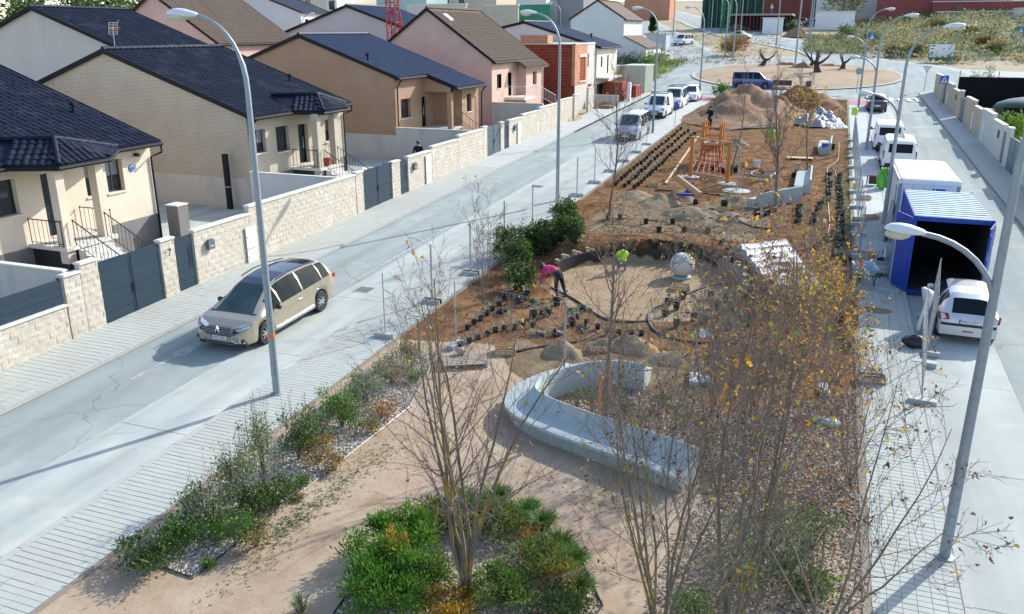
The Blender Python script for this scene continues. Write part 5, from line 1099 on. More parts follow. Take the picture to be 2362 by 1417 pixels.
def pallet(label, p, rz, m=None, L=1.2, W=.8, tilt=None):
    t = thing('pallet', label, 'pallet', p, rz); m = m or M_WOOD3
    if tilt: t.rotation_euler = tilt
    for k in range(7): MB().box(-L/2,L/2,-W/2+k*W/7,-W/2+k*W/7+.085,.10,.122).build('deck_board', m, t)
    for x in (-L/2+.05,0,L/2-.05): MB().box(x-.05,x+.05,-W/2,W/2,.02,.099).build('bearer', m, t); MB().box(x-.06,x+.06,-W/2,W/2,0,.019).build('base_board', m, t)
pallet('grey pallet with a stone on it, left of the curved bench', PG(1070,838), .5); pallet('pale grey pallet beside the wheelbarrow', SG(2036,632), .1, M_WOOD3, 1.0,.7); pallet('pale wooden pallet leaning on the end of the block wall', Vector((-19.75,68.3,T(0,68)+.15)), 0, M_WOOD, tilt=(R_(78),0,R_(75))); pallet('pile of boards on the play area floor', PG(1845,368), .1, M_WOOD, 1.5,.6)
tag(MB().ball((0,0,.1),.16,.12,.1,7,5,jit=.15).build('rock', mat('pink_stone', (.5,.38,.33), None, 6, .9), loc=PG(1064,826)+Vector((0,0,.12))), 'pinkish stone lying on the grey pallet', 'stone')
tag(MB().ball((0,0,.04),.3,.2,.12,9,5,jit=.12).build('rock', M_CONCB, loc=PG(1620,882)), 'flat grey slab stone beyond the right end of the curved bench', 'stone'); tag(MB().ball((0,0,.04),.28,.2,.12,9,5,jit=.12).build('rock', M_CONCB, loc=PG(1910,978)), 'pale broken slab under the yellow twigs on the right', 'stone')
t = thing('bucket', 'white plastic bucket on the play area floor', 'bucket', PG(1745,386)); MB().lathe([(.17,0),(.21,.4),(.22,.42),(.19,.42),(.16,.05)],16).build('pail', M_WHITE, t, True, 50); MB().tube([(.2*math.cos(a),.02,.42+.2*math.sin(a)) for a in np.linspace(0,math.pi,9)],.008,4).build('handle', M_STEEL, t)
tag(MB().bar(PG(1535,425)+up*.05, PG(1610,318)+up*.1, .12,.05).build('plank', M_WOOD), 'long pale plank edging the pot rows, left of the net frame', 'plank')
for k,(a,e) in enumerate((((1850,262),(1885,285)),((1868,258),(1880,280)))): tag(MB().bar(PG(*a)+up*.1, PG(*e)+up*.12, .12,.05).build('plank', M_WOOD), ('pale plank lying by the silver heap, left','pale plank lying by the silver heap, right')[k], 'plank')
# ---------------------------------------------------------------- pots with seedlings
ORD = 'first second third fourth fifth sixth seventh eighth ninth tenth eleventh twelfth thirteenth fourteenth fifteenth sixteenth seventeenth eighteenth nineteenth twentieth twenty-first twenty-second twenty-third twenty-fourth twenty-fifth'.split()
def pot_proto():
    t = thing('nursery_pot', 'black nursery pot', 'plant pot'); MB().lathe([(.075,0),(.10,.19),(.105,.2),(.09,.2),(.085,.16)],10).build('pot', M_BLACKP, t, True, 50)
    b = MB()
    for k in range(26):
        a, rr, z = rnd.uniform(0,6.3), rnd.uniform(.01,.09), rnd.uniform(.2,.36); d_ = Vector((math.cos(a),math.sin(a),rnd.uniform(.2,1))).normalized(); p = Vector((rr*math.cos(a),rr*math.sin(a),z)); s_ = d_.cross(up).normalized()*.02; b.add([p, p+d_*.04+s_, p+d_*.09, p+d_*.04-s_], [(0,1,2,3)])
    b.build('seedling', M_G4, t, kind='stuff'); return t
POT = pot_proto(); POTUSED = []
def pot(label, p, group, tilt=None, s=1.0):
    o = POT if not POTUSED else copy_tree(POT); POTUSED.append(1); o.location = p; o.rotation_euler = tilt or (rnd.uniform(-.12,.12), rnd.uniform(-.12,.12), rnd.uniform(0,6)); o['label'] = label; o['group'] = group; o.scale = (s,s,s); return o
def row(label, group, pts_, n, tilt=False, s=1.0, jx=2.0):
    P_ = [Vector((*q,0)) for q in pts_]; L = sum((b_-a_).length for a_, b_ in zip(P_,P_[1:]))
    for i in range(n):
        d_ = L*i/max(1,n-1); 
        for a_, b_ in zip(P_,P_[1:]):
            if d_ <= (b_-a_).length+1e-6: q = a_.lerp(b_, d_/(b_-a_).length); break
            d_ -= (b_-a_).length
        p = PG(q.x+rnd.uniform(-jx,jx), q.y+rnd.uniform(-1,1)); pot(label % ORD[i], p+Vector((0,0,.05 if tilt else -.03)), group, (R_(75)+rnd.uniform(-.3,.2), rnd.uniform(-.3,.3), rnd.uniform(.5,1.6)) if tilt else None, s)
g = 'black pots in rows in the left bed'
row('%s black pot from the near end of the row beside the left pavement', g, [(1419,428),(1490,368),(1571,300)], 22, s=1.15); row('%s black pot from the near end of the middle row, left bed', g, [(1442,432),(1515,365),(1587,303)], 20, s=1.15); row('%s black pot from the near end of the inner row, left bed', g, [(1465,436),(1535,372),(1602,311)], 21, s=1.15)
g = 'black pots in rows in the right bed'
row('%s toppled pot from the far end of the row beside the right pavement', g, [(1930,408),(1933,520),(1929,600)], 24, True, 1.25); row('%s toppled pot from the far end of the second row, right bed', g, [(1907,405),(1906,458),(1884,478),(1868,515)], 14, True, 1.25); row('%s toppled pot from the far end of the short row near the bench', g, [(1838,478),(1836,512)], 5, True, 1.25); row('%s toppled pot in the short row ending by the silver stack', g, [(1918,535),(1880,570)], 4, True, 1.2)
g = 'loose pots round the plaza'
for k,(px,py) in enumerate(sorted(((1402,505),(1430,507),(1490,517),(1552,517),(1632,540),(1578,537),(1520,537),(1510,575),(1687,602),(1770,450)))): pot('%s black pot from the left on the bank behind the plaza' % ORD[k], PG(px,py), g, s=1.2)
for k_, (px, py) in enumerate(sorted(((1240,705),(1250,722),(1228,735),(1262,730),(1285,705),(1310,720),(1320,752),(1340,755),(1295,772),(1255,775),(1215,690),(1200,700),(1150,720),(1170,690),(1330,715)))): pot('%s black pot from the left on the soil near the person in pink' % ORD[k_], PG(px,py), 'loose pots near the woman', (rnd.choice((.1,1.2,1.3)),.1,rnd.uniform(0,6)), 1.3)
for k_, (px, py) in enumerate(sorted(((1540,705),(1560,715),(1535,730),(1575,690),(1640,690),(1655,710),(1672,695),(1600,740),(1560,755),(1625,745),(1680,760)))): pot('%s black pot from the left in the small bed before the plaza' % ORD[k_], PG(px,py), 'pots in the small bed', s=1.2)
for k_, (px, py) in enumerate(sorted(((1660,396),(1690,393),(1697,398),(1668,400),(1645,393),(1830,410),(1835,403),(1853,407),(1700,392)))): pot('%s black pot from the left on the play area floor' % ORD[k_], PG(px,py), 'pots on the play area', s=1.4)
for k_, (px, py) in enumerate(sorted(((1640,500),(1745,500),(1670,480),(1920,345),(1770,497)))): pot('%s large black pot from the left near the concrete benches' % ORD[k_], PG(px,py), 'pots by the benches', s=1.8)
g = 'pots on the terraces beside the plaza'
row('%s small pot from the left on the lower terrace left of the plaza', g, [(1060,800),(1150,765),(1230,755)], 9, False, .9); row('%s small pot from the left on the upper terrace left of the plaza', g, [(1080,760),(1140,715),(1190,670)], 9, False, .9)
row('%s small pot down the terrace between the plaza and the silver stack', g, [(1660,560),(1705,610),(1730,680),(1725,750)], 12, True, .95); row('%s small pot along the inner terrace above the sphere', g, [(1500,560),(1590,570),(1660,600)], 8, False, .9); row('%s small pot along the dark edging in front of the plaza', g, [(1330,735),(1400,772),(1480,775)], 7, False, .9)
row('%s small pot down the bare soil beyond the yellow saplings', g, [(1890,610),(1925,690),(1945,800)], 10, True, 1.0)
# ---------------------------------------------------------------- wire fence panels
def fence_panel(label, a, b_, h_=1.95, foot=True, lean=0.0, group='wire site fence panels'):
    a, b_ = Vector(a), Vector(b_); t = thing('wire_fence', label, 'fence', a, 0, group); L = b_-a; o = Vector((-L.y, L.x, 0)).normalized()*lean; u = Vector((0,0,h_))+o
    f = MB(); f.tube([Vector((0,0,.02)), u], .018, 6); f.build('post', M_STEEL, t); f = MB(); f.tube([L+Vector((0,0,.02)), L+u], .018, 6); f.build('post', M_STEEL, t)
    f = MB(); f.tube([u*.98, L+u*.98], .0045, 5); f.build('rail', M_STEEL, t); f = MB(); f.tube([u*.06, L+u*.06], .0045, 5); f.build('rail', M_STEEL, t)
    w_ = MB(); n = int(L.length/.11)
    for i in range(1, n): w_.tube([L*i/n+u*.06, L*i/n+u*.98], .0018, 3, cap=False)
    for j in range(1, 8): w_.tube([u*(.06+.92*j/8), L+u*(.06+.92*j/8)], .0018, 3, cap=False)
    w_.build('wire_mesh', M_STEEL, t, kind='stuff')
    if foot:
        for q in (Vector((0,0,0)), L): MB().mbox(Matrix.Translation(q+Vector((0,0,.06))) @ Matrix.Rotation(math.atan2(L.y,L.x)+math.pi/2,4,'Z'), .62,.22,.13).build('foot_block', M_CONCB, t)
ys_ = [20.2,23.4,26.6,30.0,33.4,36.8,40.2,43.6,47,50.4,53.8,57.2]
for i, (y0, y1) in enumerate(zip(ys_, ys_[1:])): fence_panel('%s wire fence panel along the left pavement, counting from the near end' % ORD[i], (-11.55,y0+.03,T(0,y0)+.12), (-11.55,y1-.03,T(0,y1)+.12))
for k, (a, e) in enumerate((((1052,800),(1300,858)),((1302,858),(1600,880)),((1602,880),(1900,905)))): fence_panel(('wire fence panel behind the curved bench, left one','wire fence panel right behind the curved bench','wire fence panel beyond the right end of the curved bench')[k], PG(*a), PG(*e))
for i, y0 in enumerate((33.2,38.3,41.8,45.3,48.8,52.3,55.8,59.3)): fence_panel('%s wire fence panel along the right pavement, counting from the near end' % ORD[i], (1.62,y0,T(0,y0)+.12), (1.62,y0+3.4,T(0,y0+3.4)+.12))
fence_panel('wire fence panel standing by the silver hatchback, near the black bag', (2.85,20.7,T(0,20)+.12), (3.25,24.2,T(0,24)+.02), lean=.25, group=None); fence_panel('wire fence panel leaning beside the silver hatchback, against its rear side', (3.1,23.4,T(0,23)+.02), (3.5,27.2,T(0,27)+.02), lean=-.1, group=None); fence_panel('wire fence panel standing along the blue container', (2.45,29.2,T(0,29)+.12), (2.5,32.6,T(0,32)+.12), group=None)
# ---------------------------------------------------------------- people
def person(label, loc, rz, J, bones, colors, name='person', head_c=None, extra=None):
    """J: joint name -> (x, y, z, radius); bones: edges; one continuous skinned body, clothes by body region"""
    names = list(J); me = bpy.data.meshes.new('body'); me.from_pydata([J[k][:3] for k in names], [(names.index(a), names.index(e)) for a, e in bones], [])
    o = bpy.data.objects.new('body', me); COL.objects.link(o); o.modifiers.new('s', 'SKIN'); sk = me.skin_vertices[0].data
    for i, k in enumerate(names): r_ = J[k][3]; sk[i].radius = (r_, r_*(.8 if k in ('chest','belly','pelvis') else 1)); sk[i].use_root = k == 'pelvis'
    sb = o.modifiers.new('u', 'SUBSURF'); sb.levels = 1; sb.render_levels = 1
    me2 = bpy.data.meshes.new_from_object(o.evaluated_get(bpy.context.evaluated_depsgraph_get())); bpy.data.objects.remove(o); me2.materials.clear()
    ms = list(dict.fromkeys(colors.values()))
    for m in ms: me2.materials.append(m)
    for p in me2.polygons:
        p.use_smooth = True; best = min(names, key=lambda k: (Vector(J[k][:3])-p.center).length-J[k][3]); p.material_index = ms.index(colors[best])
    t = thing(name, label, 'person', loc, rz); bo = bpy.data.objects.new('body', me2); COL.objects.link(bo); bo.parent = t
    hc = Vector(J['head'][:3]); f_ = Vector(J['nose'][:3])-hc; f_.normalize()
    b = MB(); b.ball(hc-f_*.025+Vector((0,0,.03)), .105,.105,.115,12,8); b.build('hair', M_HAIR, t, True)
    return t
def hand(J, B, k, at, d_, m=None):
    """five short fingers on a wrist joint"""
    at = Vector(at); d_ = Vector(d_).normalized(); s_ = d_.cross(Vector((.3,.2,1))).normalized(); J[k+'palm'] = (*(at+d_*.06), .032); B.append((k, k+'palm'))
    for i, (w_, l_) in enumerate(((-.03,.07),(-.01,.085),(.012,.08),(.032,.065))): J[k+'f%d' % i] = (*(at+d_*(.07+l_)+s_*w_), .009); B.append((k+'palm', k+'f%d' % i))
    J[k+'th'] = (*(at+d_*.07-s_*.06), .011); B.append((k+'palm', k+'th'))
def colour(J, cloth, legs, shoes, sleeves=True):
    out = {}
    for k in J:
        c = M_SKIN
        if k in ('pelvis','hipL','hipR','kneeL','kneeR','ankL','ankR'): c = legs
        elif k in ('toeL','toeR','heelL','heelR'): c = shoes
        elif k in ('belly','chest','shL','shR') or (sleeves and k in ('elL','elR')): c = cloth
        out[k] = c
    return out
# woman bending over the planting: faces -x
J = dict(pelvis=(0,0,.92,.15), belly=(-.13,0,1.0,.135), chest=(-.36,0,1.04,.14), neck=(-.54,0,1.03,.055), head=(-.66,0,.99,.095), nose=(-.73,0,.92,.05), shL=(-.46,-.17,1.02,.07), shR=(-.46,.17,1.02,.07), elL=(-.52,-.2,.74,.048), elR=(-.55,.2,.75,.048), wrL=(-.62,-.16,.5,.032), wrR=(-.66,.15,.5,.032),
         hipL=(.0,-.1,.85,.105), hipR=(.0,.1,.85,.105), kneeL=(-.03,-.12,.48,.068), kneeR=(.1,.12,.48,.068), ankL=(.02,-.12,.1,.045), ankR=(.22,.12,.1,.045), toeL=(-.16,-.13,.04,.035), toeR=(.05,.13,.04,.035))
B = [('pelvis','belly'),('belly','chest'),('chest','neck'),('neck','head'),('head','nose'),('chest','shL'),('chest','shR'),('shL','elL'),('shR','elR'),('elL','wrL'),('elR','wrR'),('pelvis','hipL'),('pelvis','hipR'),('hipL','kneeL'),('hipR','kneeR'),('kneeL','ankL'),('kneeR','ankR'),('ankL','toeL'),('ankR','toeR')]
hand(J, B, 'wrL', (-.62,-.16,.5), (-.3,0,-1)); hand(J, B, 'wrR', (-.66,.15,.5), (-.3,0,-1))
person('person in a pink top and dark trousers bending over the plants', PG(1288,690), R_(-12), J, B, colour(J, M_PINKC, M_DENIM, M_BLACKP))
def stander(label, loc, rz, cloth, legs, hat=None, s=1.0):
    J = dict(pelvis=(0,0,.95,.15), belly=(0,0,1.1,.14), chest=(0,0,1.34,.16), neck=(0,0,1.53,.055), head=(0,.01,1.65,.095), nose=(0,.09,1.64,.04), shL=(-.19,0,1.43,.075), shR=(.19,0,1.43,.075), elL=(-.26,.05,1.15,.052), elR=(.27,.08,1.16,.052), wrL=(-.25,.2,.95,.034), wrR=(.2,.28,1.05,.034),
             hipL=(-.1,0,.9,.10), hipR=(.1,0,.9,.10), kneeL=(-.12,.03,.5,.07), kneeR=(.12,.0,.5,.07), ankL=(-.13,0,.1,.048), ankR=(.14,-.04,.1,.048), toeL=(-.15,.17,.04,.036), toeR=(.17,.13,.04,.036))
    B_ = list(B[:19]); hand(J, B_, 'wrL', J['wrL'][:3], (0,.5,-1)); hand(J, B_, 'wrR', J['wrR'][:3], (-.2,.8,-.5))
    t = person(label, loc, rz, J, B_, colour(J, cloth, legs, M_BLACKP)); t.scale = (s,s,s)
    if hat: b = MB(); b.ball((0,.0,1.73),.12,.13,.09,12,6); b.build('helmet', hat, t, True)
    return t
M_NAVYC = mat('navy_workwear', (.018,.02,.03), None, 8, .85)
stander('person in dark clothes standing behind the play tower', PG(1636,300), R_(150), M_NAVYC, M_NAVYC)
p = Vector((-22.0,43.4,T(0,43.4)+.06)); stander('person in the yard with only the dark-haired head above the block wall', p, R_(200), M_DENIM, M_DENIM, s=1.07)
p = PG(1436,628)
J = dict(pelvis=(0,0,.35,.15), belly=(-.02,.05,.52,.14), chest=(-.03,.1,.74,.155), neck=(-.03,.16,.90,.055), head=(-.03,.2,1.0,.095), nose=(-.03,.28,.97,.04), shL=(-.21,.1,.82,.07), shR=(.16,.1,.82,.07), elL=(-.27,.25,.6,.05), elR=(.22,.27,.6,.05), wrL=(-.15,.4,.45,.033), wrR=(.1,.42,.45,.033),
         hipL=(-.1,.05,.32,.105), hipR=(.1,.05,.32,.105), kneeL=(-.17,.42,.42,.07), kneeR=(.15,.42,.42,.07), ankL=(-.15,.2,.08,.048), ankR=(.14,.2,.08,.048), toeL=(-.16,.36,.04,.036), toeR=(.16,.36,.04,.036))
Bc = list(B[:19]); hand(J, Bc, 'wrL', J['wrL'][:3], (0,.6,-.8)); hand(J, Bc, 'wrR', J['wrR'][:3], (0,.6,-.8))
person('person in a lime high-visibility vest crouching on the plaza', p, R_(20), J, Bc, colour(J, M_HIVIS, mat('grey_trousers', (.20,.19,.21), None, 8, .85), M_BLACKP, False)).scale = (.88,.88,.88)
def vest(label, p):
    t = thing('safety_vest', label, 'vest', p); b = MB(); n = 10
    for j in range(n+1):
        for i in range(7): u, v = i/6-.5, j/n; b.v.append((u*.42*(1-.25*(v > .8)), .05*math.sin(u*9+v*3)+.03*math.sin(v*8), v*.5-.25))
    for j in range(n):
        for i in range(6): b.f.append((j*7+i, j*7+i+1, (j+1)*7+i+1, (j+1)*7+i)); b.m.append(0)
    o = b.build('vest_cloth', M_HIVIS, t, True); sdm = o.modifiers.new('s','SOLIDIFY'); sdm.thickness = .03
vest('lime safety vest hung on the right wire fence near the plastic heap', Vector((1.62,66.0,T(0,66)+1.75))); vest('lime safety vest hanging on the leaning wooden post', PG(1776,365)+Vector((0,0,1.5)))
tag(MB().tube([(-11.3,66.5,T(0,66)),(-11.3,66.5,T(0,66)+1.9)],.025,6).build('fence_post', M_STEEL), 'single steel post carrying a blue bag by the left pavement', 'post'); tag(MB().ball((0,0,0),.2,.14,.26,8,6,jit=.15).build('bag', M_SIGNB, loc=(-11.25,66.45,T(0,66)+1.8)), 'blue bag hanging on the steel post by the white vans', 'bag')
# ================================================================ right side: container, cabin, tools
def corr(b, p0, du, dv, nrm, n, dep, m=0):
    """corrugated panel p0 + u*du + v*dv with n ribs along u"""
    p0, du, dv, nrm = map(Vector, (p0, du, dv, nrm)); us = []
    for i in range(n): us += [((i+.0)/n,0),((i+.3)/n,0),((i+.45)/n,1),((i+.85)/n,1)]
    us.append((1,0)); st = len(b.v)
    for u, k in us: q = p0+du*u+nrm*(dep*k); b.v += [tuple(q), tuple(q+dv)]
    for i in range(len(us)-1): b.f.append((st+2*i, st+2*i+2, st+2*i+3, st+2*i+1)); b.m.append(m)
x0, x1, y0, y1 = 2.98, 5.2, 29.5, 34.6; z0 = T(0,29.5)+.16; z1 = z0+2.5
t = thing('shipping_container', 'open blue shipping container with dark inside and corrugated top', 'container')
b = MB(); corr(b, (x0,y0,z0),(0,y1-y0,0),(0,0,z1-z0),(-1,0,0), 16, .035); b.build('side_wall', M_BLUEC, t); b = MB(); corr(b, (x1,y0,z0),(0,y1-y0,0),(0,0,z1-z0),(1,0,0), 16, .035); b.build('side_wall', M_BLUEC, t); b = MB(); corr(b, (x0,y1,z0),(x1-x0,0,0),(0,0,z1-z0),(0,1,0), 8, .035); b.build('end_wall', M_BLUEC, t)
b = MB(); corr(b, (x0,y0,z1-.02),(0,y1-y0,0),(x1-x0,0,0),(0,0,1), 14, .045); b.build('top_sheet', M_CROOF, t)
for x in (x0-.06, x1-.04):
    for y in (y0-.05, y1-.05): MB().box(x,x+.1,y,y+.1,z0-.12,z1+.04).build('corner_post', M_BLUEC, t)
for x in (x0-.05, x1-.03): MB().box(x,x+.08,y0+.051,y1-.051,z1-.1,z1+.02).build('top_rail', M_BLUEC, t); MB().box(x,x+.08,y0+.051,y1-.051,z0-.12,z0+.03).build('bottom_rail', M_BLUEC, t)
MB().box(x0+.041,x1-.041,y0-.05,y0+.03,z1-.12,z1+.03).build('door_header', M_BLUEC, t); MB().box(x0+.041,x1-.041,y0-.05,y0+.03,z0-.1,z0+.02).build('door_sill', M_BLUEC, t); MB().box(x0+.05,x1-.05,y0+.031,y1-.01,z0+.0,z0+.03).build('floor', mat('container_floor', (.06,.05,.045), None, 3, .8), t)
for nm, bx in (('shade_liner',(x0+.045,x0+.06,y0+.04,y1-.03,z0+.03,z1-.04)),('shade_liner',(x1-.06,x1-.045,y0+.04,y1-.03,z0+.03,z1-.04)),('shade_liner',(x0+.061,x1-.061,y1-.029,y1-.015,z0+.03,z1-.04)),('ceiling_shade_liner',(x0+.061,x1-.061,y0+.04,y1-.03,z1-.06,z1-.045))): MB().box(*bx).build(nm, M_INSHADE, t)  # sheets added to darken the interior, their colour painting its deep shade
def cdoor(hx, ang_, s):
    M = Matrix.Translation((hx,y0-.06,(z0+z1)/2)) @ Matrix.Rotation(ang_,4,'Z'); d_ = MB(); d_.mbox(M @ Matrix.Translation((s*.54,0,0)),1.08,.04,z1-z0-.05); d_ = d_.build('door', M_BLUEC, t)
    for k in (.3,.75): b = MB(); b.mbox(M @ Matrix.Translation((s*k,-.04*s if s > 0 else -.04,0)),.03,.03,z1-z0-.1); b.build('lock_rod', M_GALV, d_)
    for k in range(3): b = MB(); b.mbox(M @ Matrix.Translation((s*.54,-.03,-.75+k*.75)),.95,.03,.5); b.build('door_panel', M_BLUEC, d_)
cdoor(x0-.08, R_(112), 1); cdoor(x1+.06, R_(75), -1)
MB().box(x0-.045,x0-.04,31.0,31.35,z0+1.75,z0+2.15).build('label_plate', M_PLATEW, t)
x0, x1, y0, y1 = 2.85, 5.0, 35.9, 41.5; z0 = T(0,36)+.14; z1 = z0+2.5; t = thing('site_cabin', 'white site cabin standing behind the blue container', 'cabin')
b = MB()
for i in range(12): MB().box(x0,x0+.04,y0+.1+i*(y1-y0-.2)/12+.006,y0+.1+(i+1)*(y1-y0-.2)/12-.006,z0+.12,z1-.16).build('wall_panel', M_PANELW, t)
for i in range(5): MB().box(x0+.1+i*(x1-x0-.2)/5+.006,x0+.1+(i+1)*(x1-x0-.2)/5-.006,y0,y0+.04,z0+.12,z1-.16).build('wall_panel', M_PANELW, t)
MB().box(x0+.05,x1-.05,y0+.05,y1-.05,z0,z1-.05).build('core', M_PANELW, t)
for x in (x0-.02, x1-.1):
    for y in (y0-.02, y1-.1): MB().box(x,x+.12,y,y+.12,z0,z1).build('corner_post', M_GALV, t)
MB().box(x0-.03,x1+.03,y0-.03,y1+.03,z1-.15,z1).build('roof_frame', M_PANELW, t); MB().box(x0+.06,x1-.06,y0+.06,y1-.06,z1,z1+.05).build('roof', mat('cabin_roof', (.80,.80,.80), (.76,.76,.76), 2, .6), t)
sg = MB().box(4.0,4.55,y0-.04,y0-.031,z1-.42,z1-.22).build('nameplate', M_PLATEW, t); [MB().box(a_,e_,y0-.05,y0-.04,z1-.36,z1-.28).build('logo', M_SIGNB, sg) for a_, e_ in ((4.05,4.12),(4.16,4.5))]
MB().box(x0-.03,x0-.022,36.3,36.9,z1-.14,z1-.02).build('sticker', M_PLATEW, t); MB().box(x0-.01,x0+.0,36.6,37.4,z0+.15,z0+2.1).build('cabin_door', M_GALV, t)
t = thing('flagstone_sheet', 'grey sheet panel leaning against the white site cabin', 'panel', (2.62,36.6,T(0,36)+.12)); MB().mbox(Matrix.Translation((.05,.0,.75)) @ Matrix.Rotation(R_(8),4,'Y'),.03,1.4,1.5).build('sheet', M_GALV, t)
# wheelbarrow
t = thing('wheelbarrow', 'wheelbarrow with a light blue tray at the edge of the right pavement', 'wheelbarrow', SG(1992,655), .2)
b = MB(); b.add([(-.22,-.3,.38),(.22,-.3,.38),(.3,.38,.38),(-.3,.38,.38),(-.34,-.42,.62),(.34,-.42,.62),(.36,.52,.66),(-.36,.52,.66),(-.30,-.38,.61),(.30,-.38,.61),(.32,.47,.65),(-.32,.47,.65),(-.2,-.27,.41),(.2,-.27,.41),(.27,.35,.41),(-.27,.35,.41)], [(0,3,2,1),(0,1,5,4),(1,2,6,5),(2,3,7,6),(3,0,4,7),(4,5,9,8),(5,6,10,9),(6,7,11,10),(7,4,8,11),(8,9,13,12),(9,10,14,13),(10,11,15,14),(11,8,12,15),(12,13,14,15)]); b.build('tray', mat('barrow_blue', (.30,.46,.55), (.24,.38,.46), 5, .5), t)
for s in (-1,1): MB().tube([(s*.1,.62,.2),(s*.22,.2,.36),(s*.27,-.4,.38),(s*.28,-.85,.48)],.018,6).build('handle_bar', M_DARK, t); MB().tube([(s*.22,-.1,.37),(s*.26,-.3,.0),(s*.24,-.45,.37)],.015,6).build('leg', M_DARK, t)
vs = MB(); vs.tube([(-.04,.62,.2),(.04,.62,.2)],.2,16); vs.build('wheel', M_RUBBER, t)
# generator, tarp, buckets, logs, bag, sacks
t = thing('generator', 'small generator in a black tube frame on the right pavement', 'generator', SG(2012,428)); 
for s in (-.28,.28): MB().tube([(s,-.3,.05),(s,.3,.05),(s,.3,.55),(s,-.3,.55),(s,-.3,.05)],.016,6).build('frame_loop', M_DARK, t)
MB().box(-.2,.2,-.2,.2,.1,.4).build('engine', M_BLACKP, t); MB().tube([(-.2,0,.45),(.15,0,.45)],.09,10).build('fuel_tank', M_REDM, t)
b = MB()
for j in range(13):
    for i in range(11): u, v = i/10-.5, j/12; b.v.append((u*.9*(1-.35*v)+.06*math.sin(v*9+i), .12*math.sin(u*11)+.25*v, .02+v*1.35+.06*math.sin(i*2.1+v*4)))
for j in range(12):
    for i in range(10): b.f.append((j*11+i, j*11+i+1, (j+1)*11+i+1, (j+1)*11+i)); b.m.append(0)
o = tag(b.build('tarpaulin', M_GREENT, smooth=True, loc=SG(2036,436)), 'bright green tarpaulin bunched against the street lamp', 'tarpaulin'); o.scale = (.75,.75,.75); sm_ = o.modifiers.new('s','SOLIDIFY'); sm_.thickness = .1
tag(MB().lathe([(.13,0),(.16,.28),(.17,.3),(.14,.3),(.12,.05)],12).build('bucket', M_YELLOW, loc=SG(1974,436)), 'yellow bucket on the right pavement by the fence foot', 'bucket')
for k in range(3): p = SG(2028+k*9,598); MB().tube([p+Vector((0,-.6,.12)), p+Vector((.1,.6,.14))],.12,10).build('pipe_roll', (M_DARK,M_GALV,M_WOOD3)[k])['label'] = ('dark rolled pipe lying by the container corner','grey pipe lying between two others by the container','brown log lying nearest the blue container side')[k]
for o in [o for o in COL.objects if o.name.startswith('pipe_roll')]: o['category'] = 'pipe'
b = MB(); b.ball((0,0,.14),.34,.24,.2,12,7,jit=.12); tag(b.build('bin_bag', M_BLACKP, smooth=True, loc=SG(2110,800)), 'black refuse bag at the foot of the wire fence panel', 'bag')
b = MB()
for j in range(11):
    for i in range(7): u, v = i/6-.5, j/10; b.v.append((.12*math.sin(v*2.2+u*3)+.05*nz(u*4,v*4,1), u*.9*(1-.2*v), v*1.15+.04*nz(u*3,v*3,2)))
for j in range(10):
    for i in range(6): b.f.append((j*7+i, j*7+i+1, (j+1)*7+i+1, (j+1)*7+i)); b.m.append(0)
o = tag(b.build('rubble_sack', M_WHITE, smooth=True, loc=SG(2128,755)), 'white woven sack draped on the wire fence beside the hatchback', 'sack'); sm_ = o.modifiers.new('s','SOLIDIFY'); sm_.thickness = .1
tag(MB().ball((0,0,.0),.5,.32,.012,14,4).build('spilled_sand', M_SANDPILE, loc=SG(2020,715)), 'patch of spilled sand on the right pavement', 'sand')
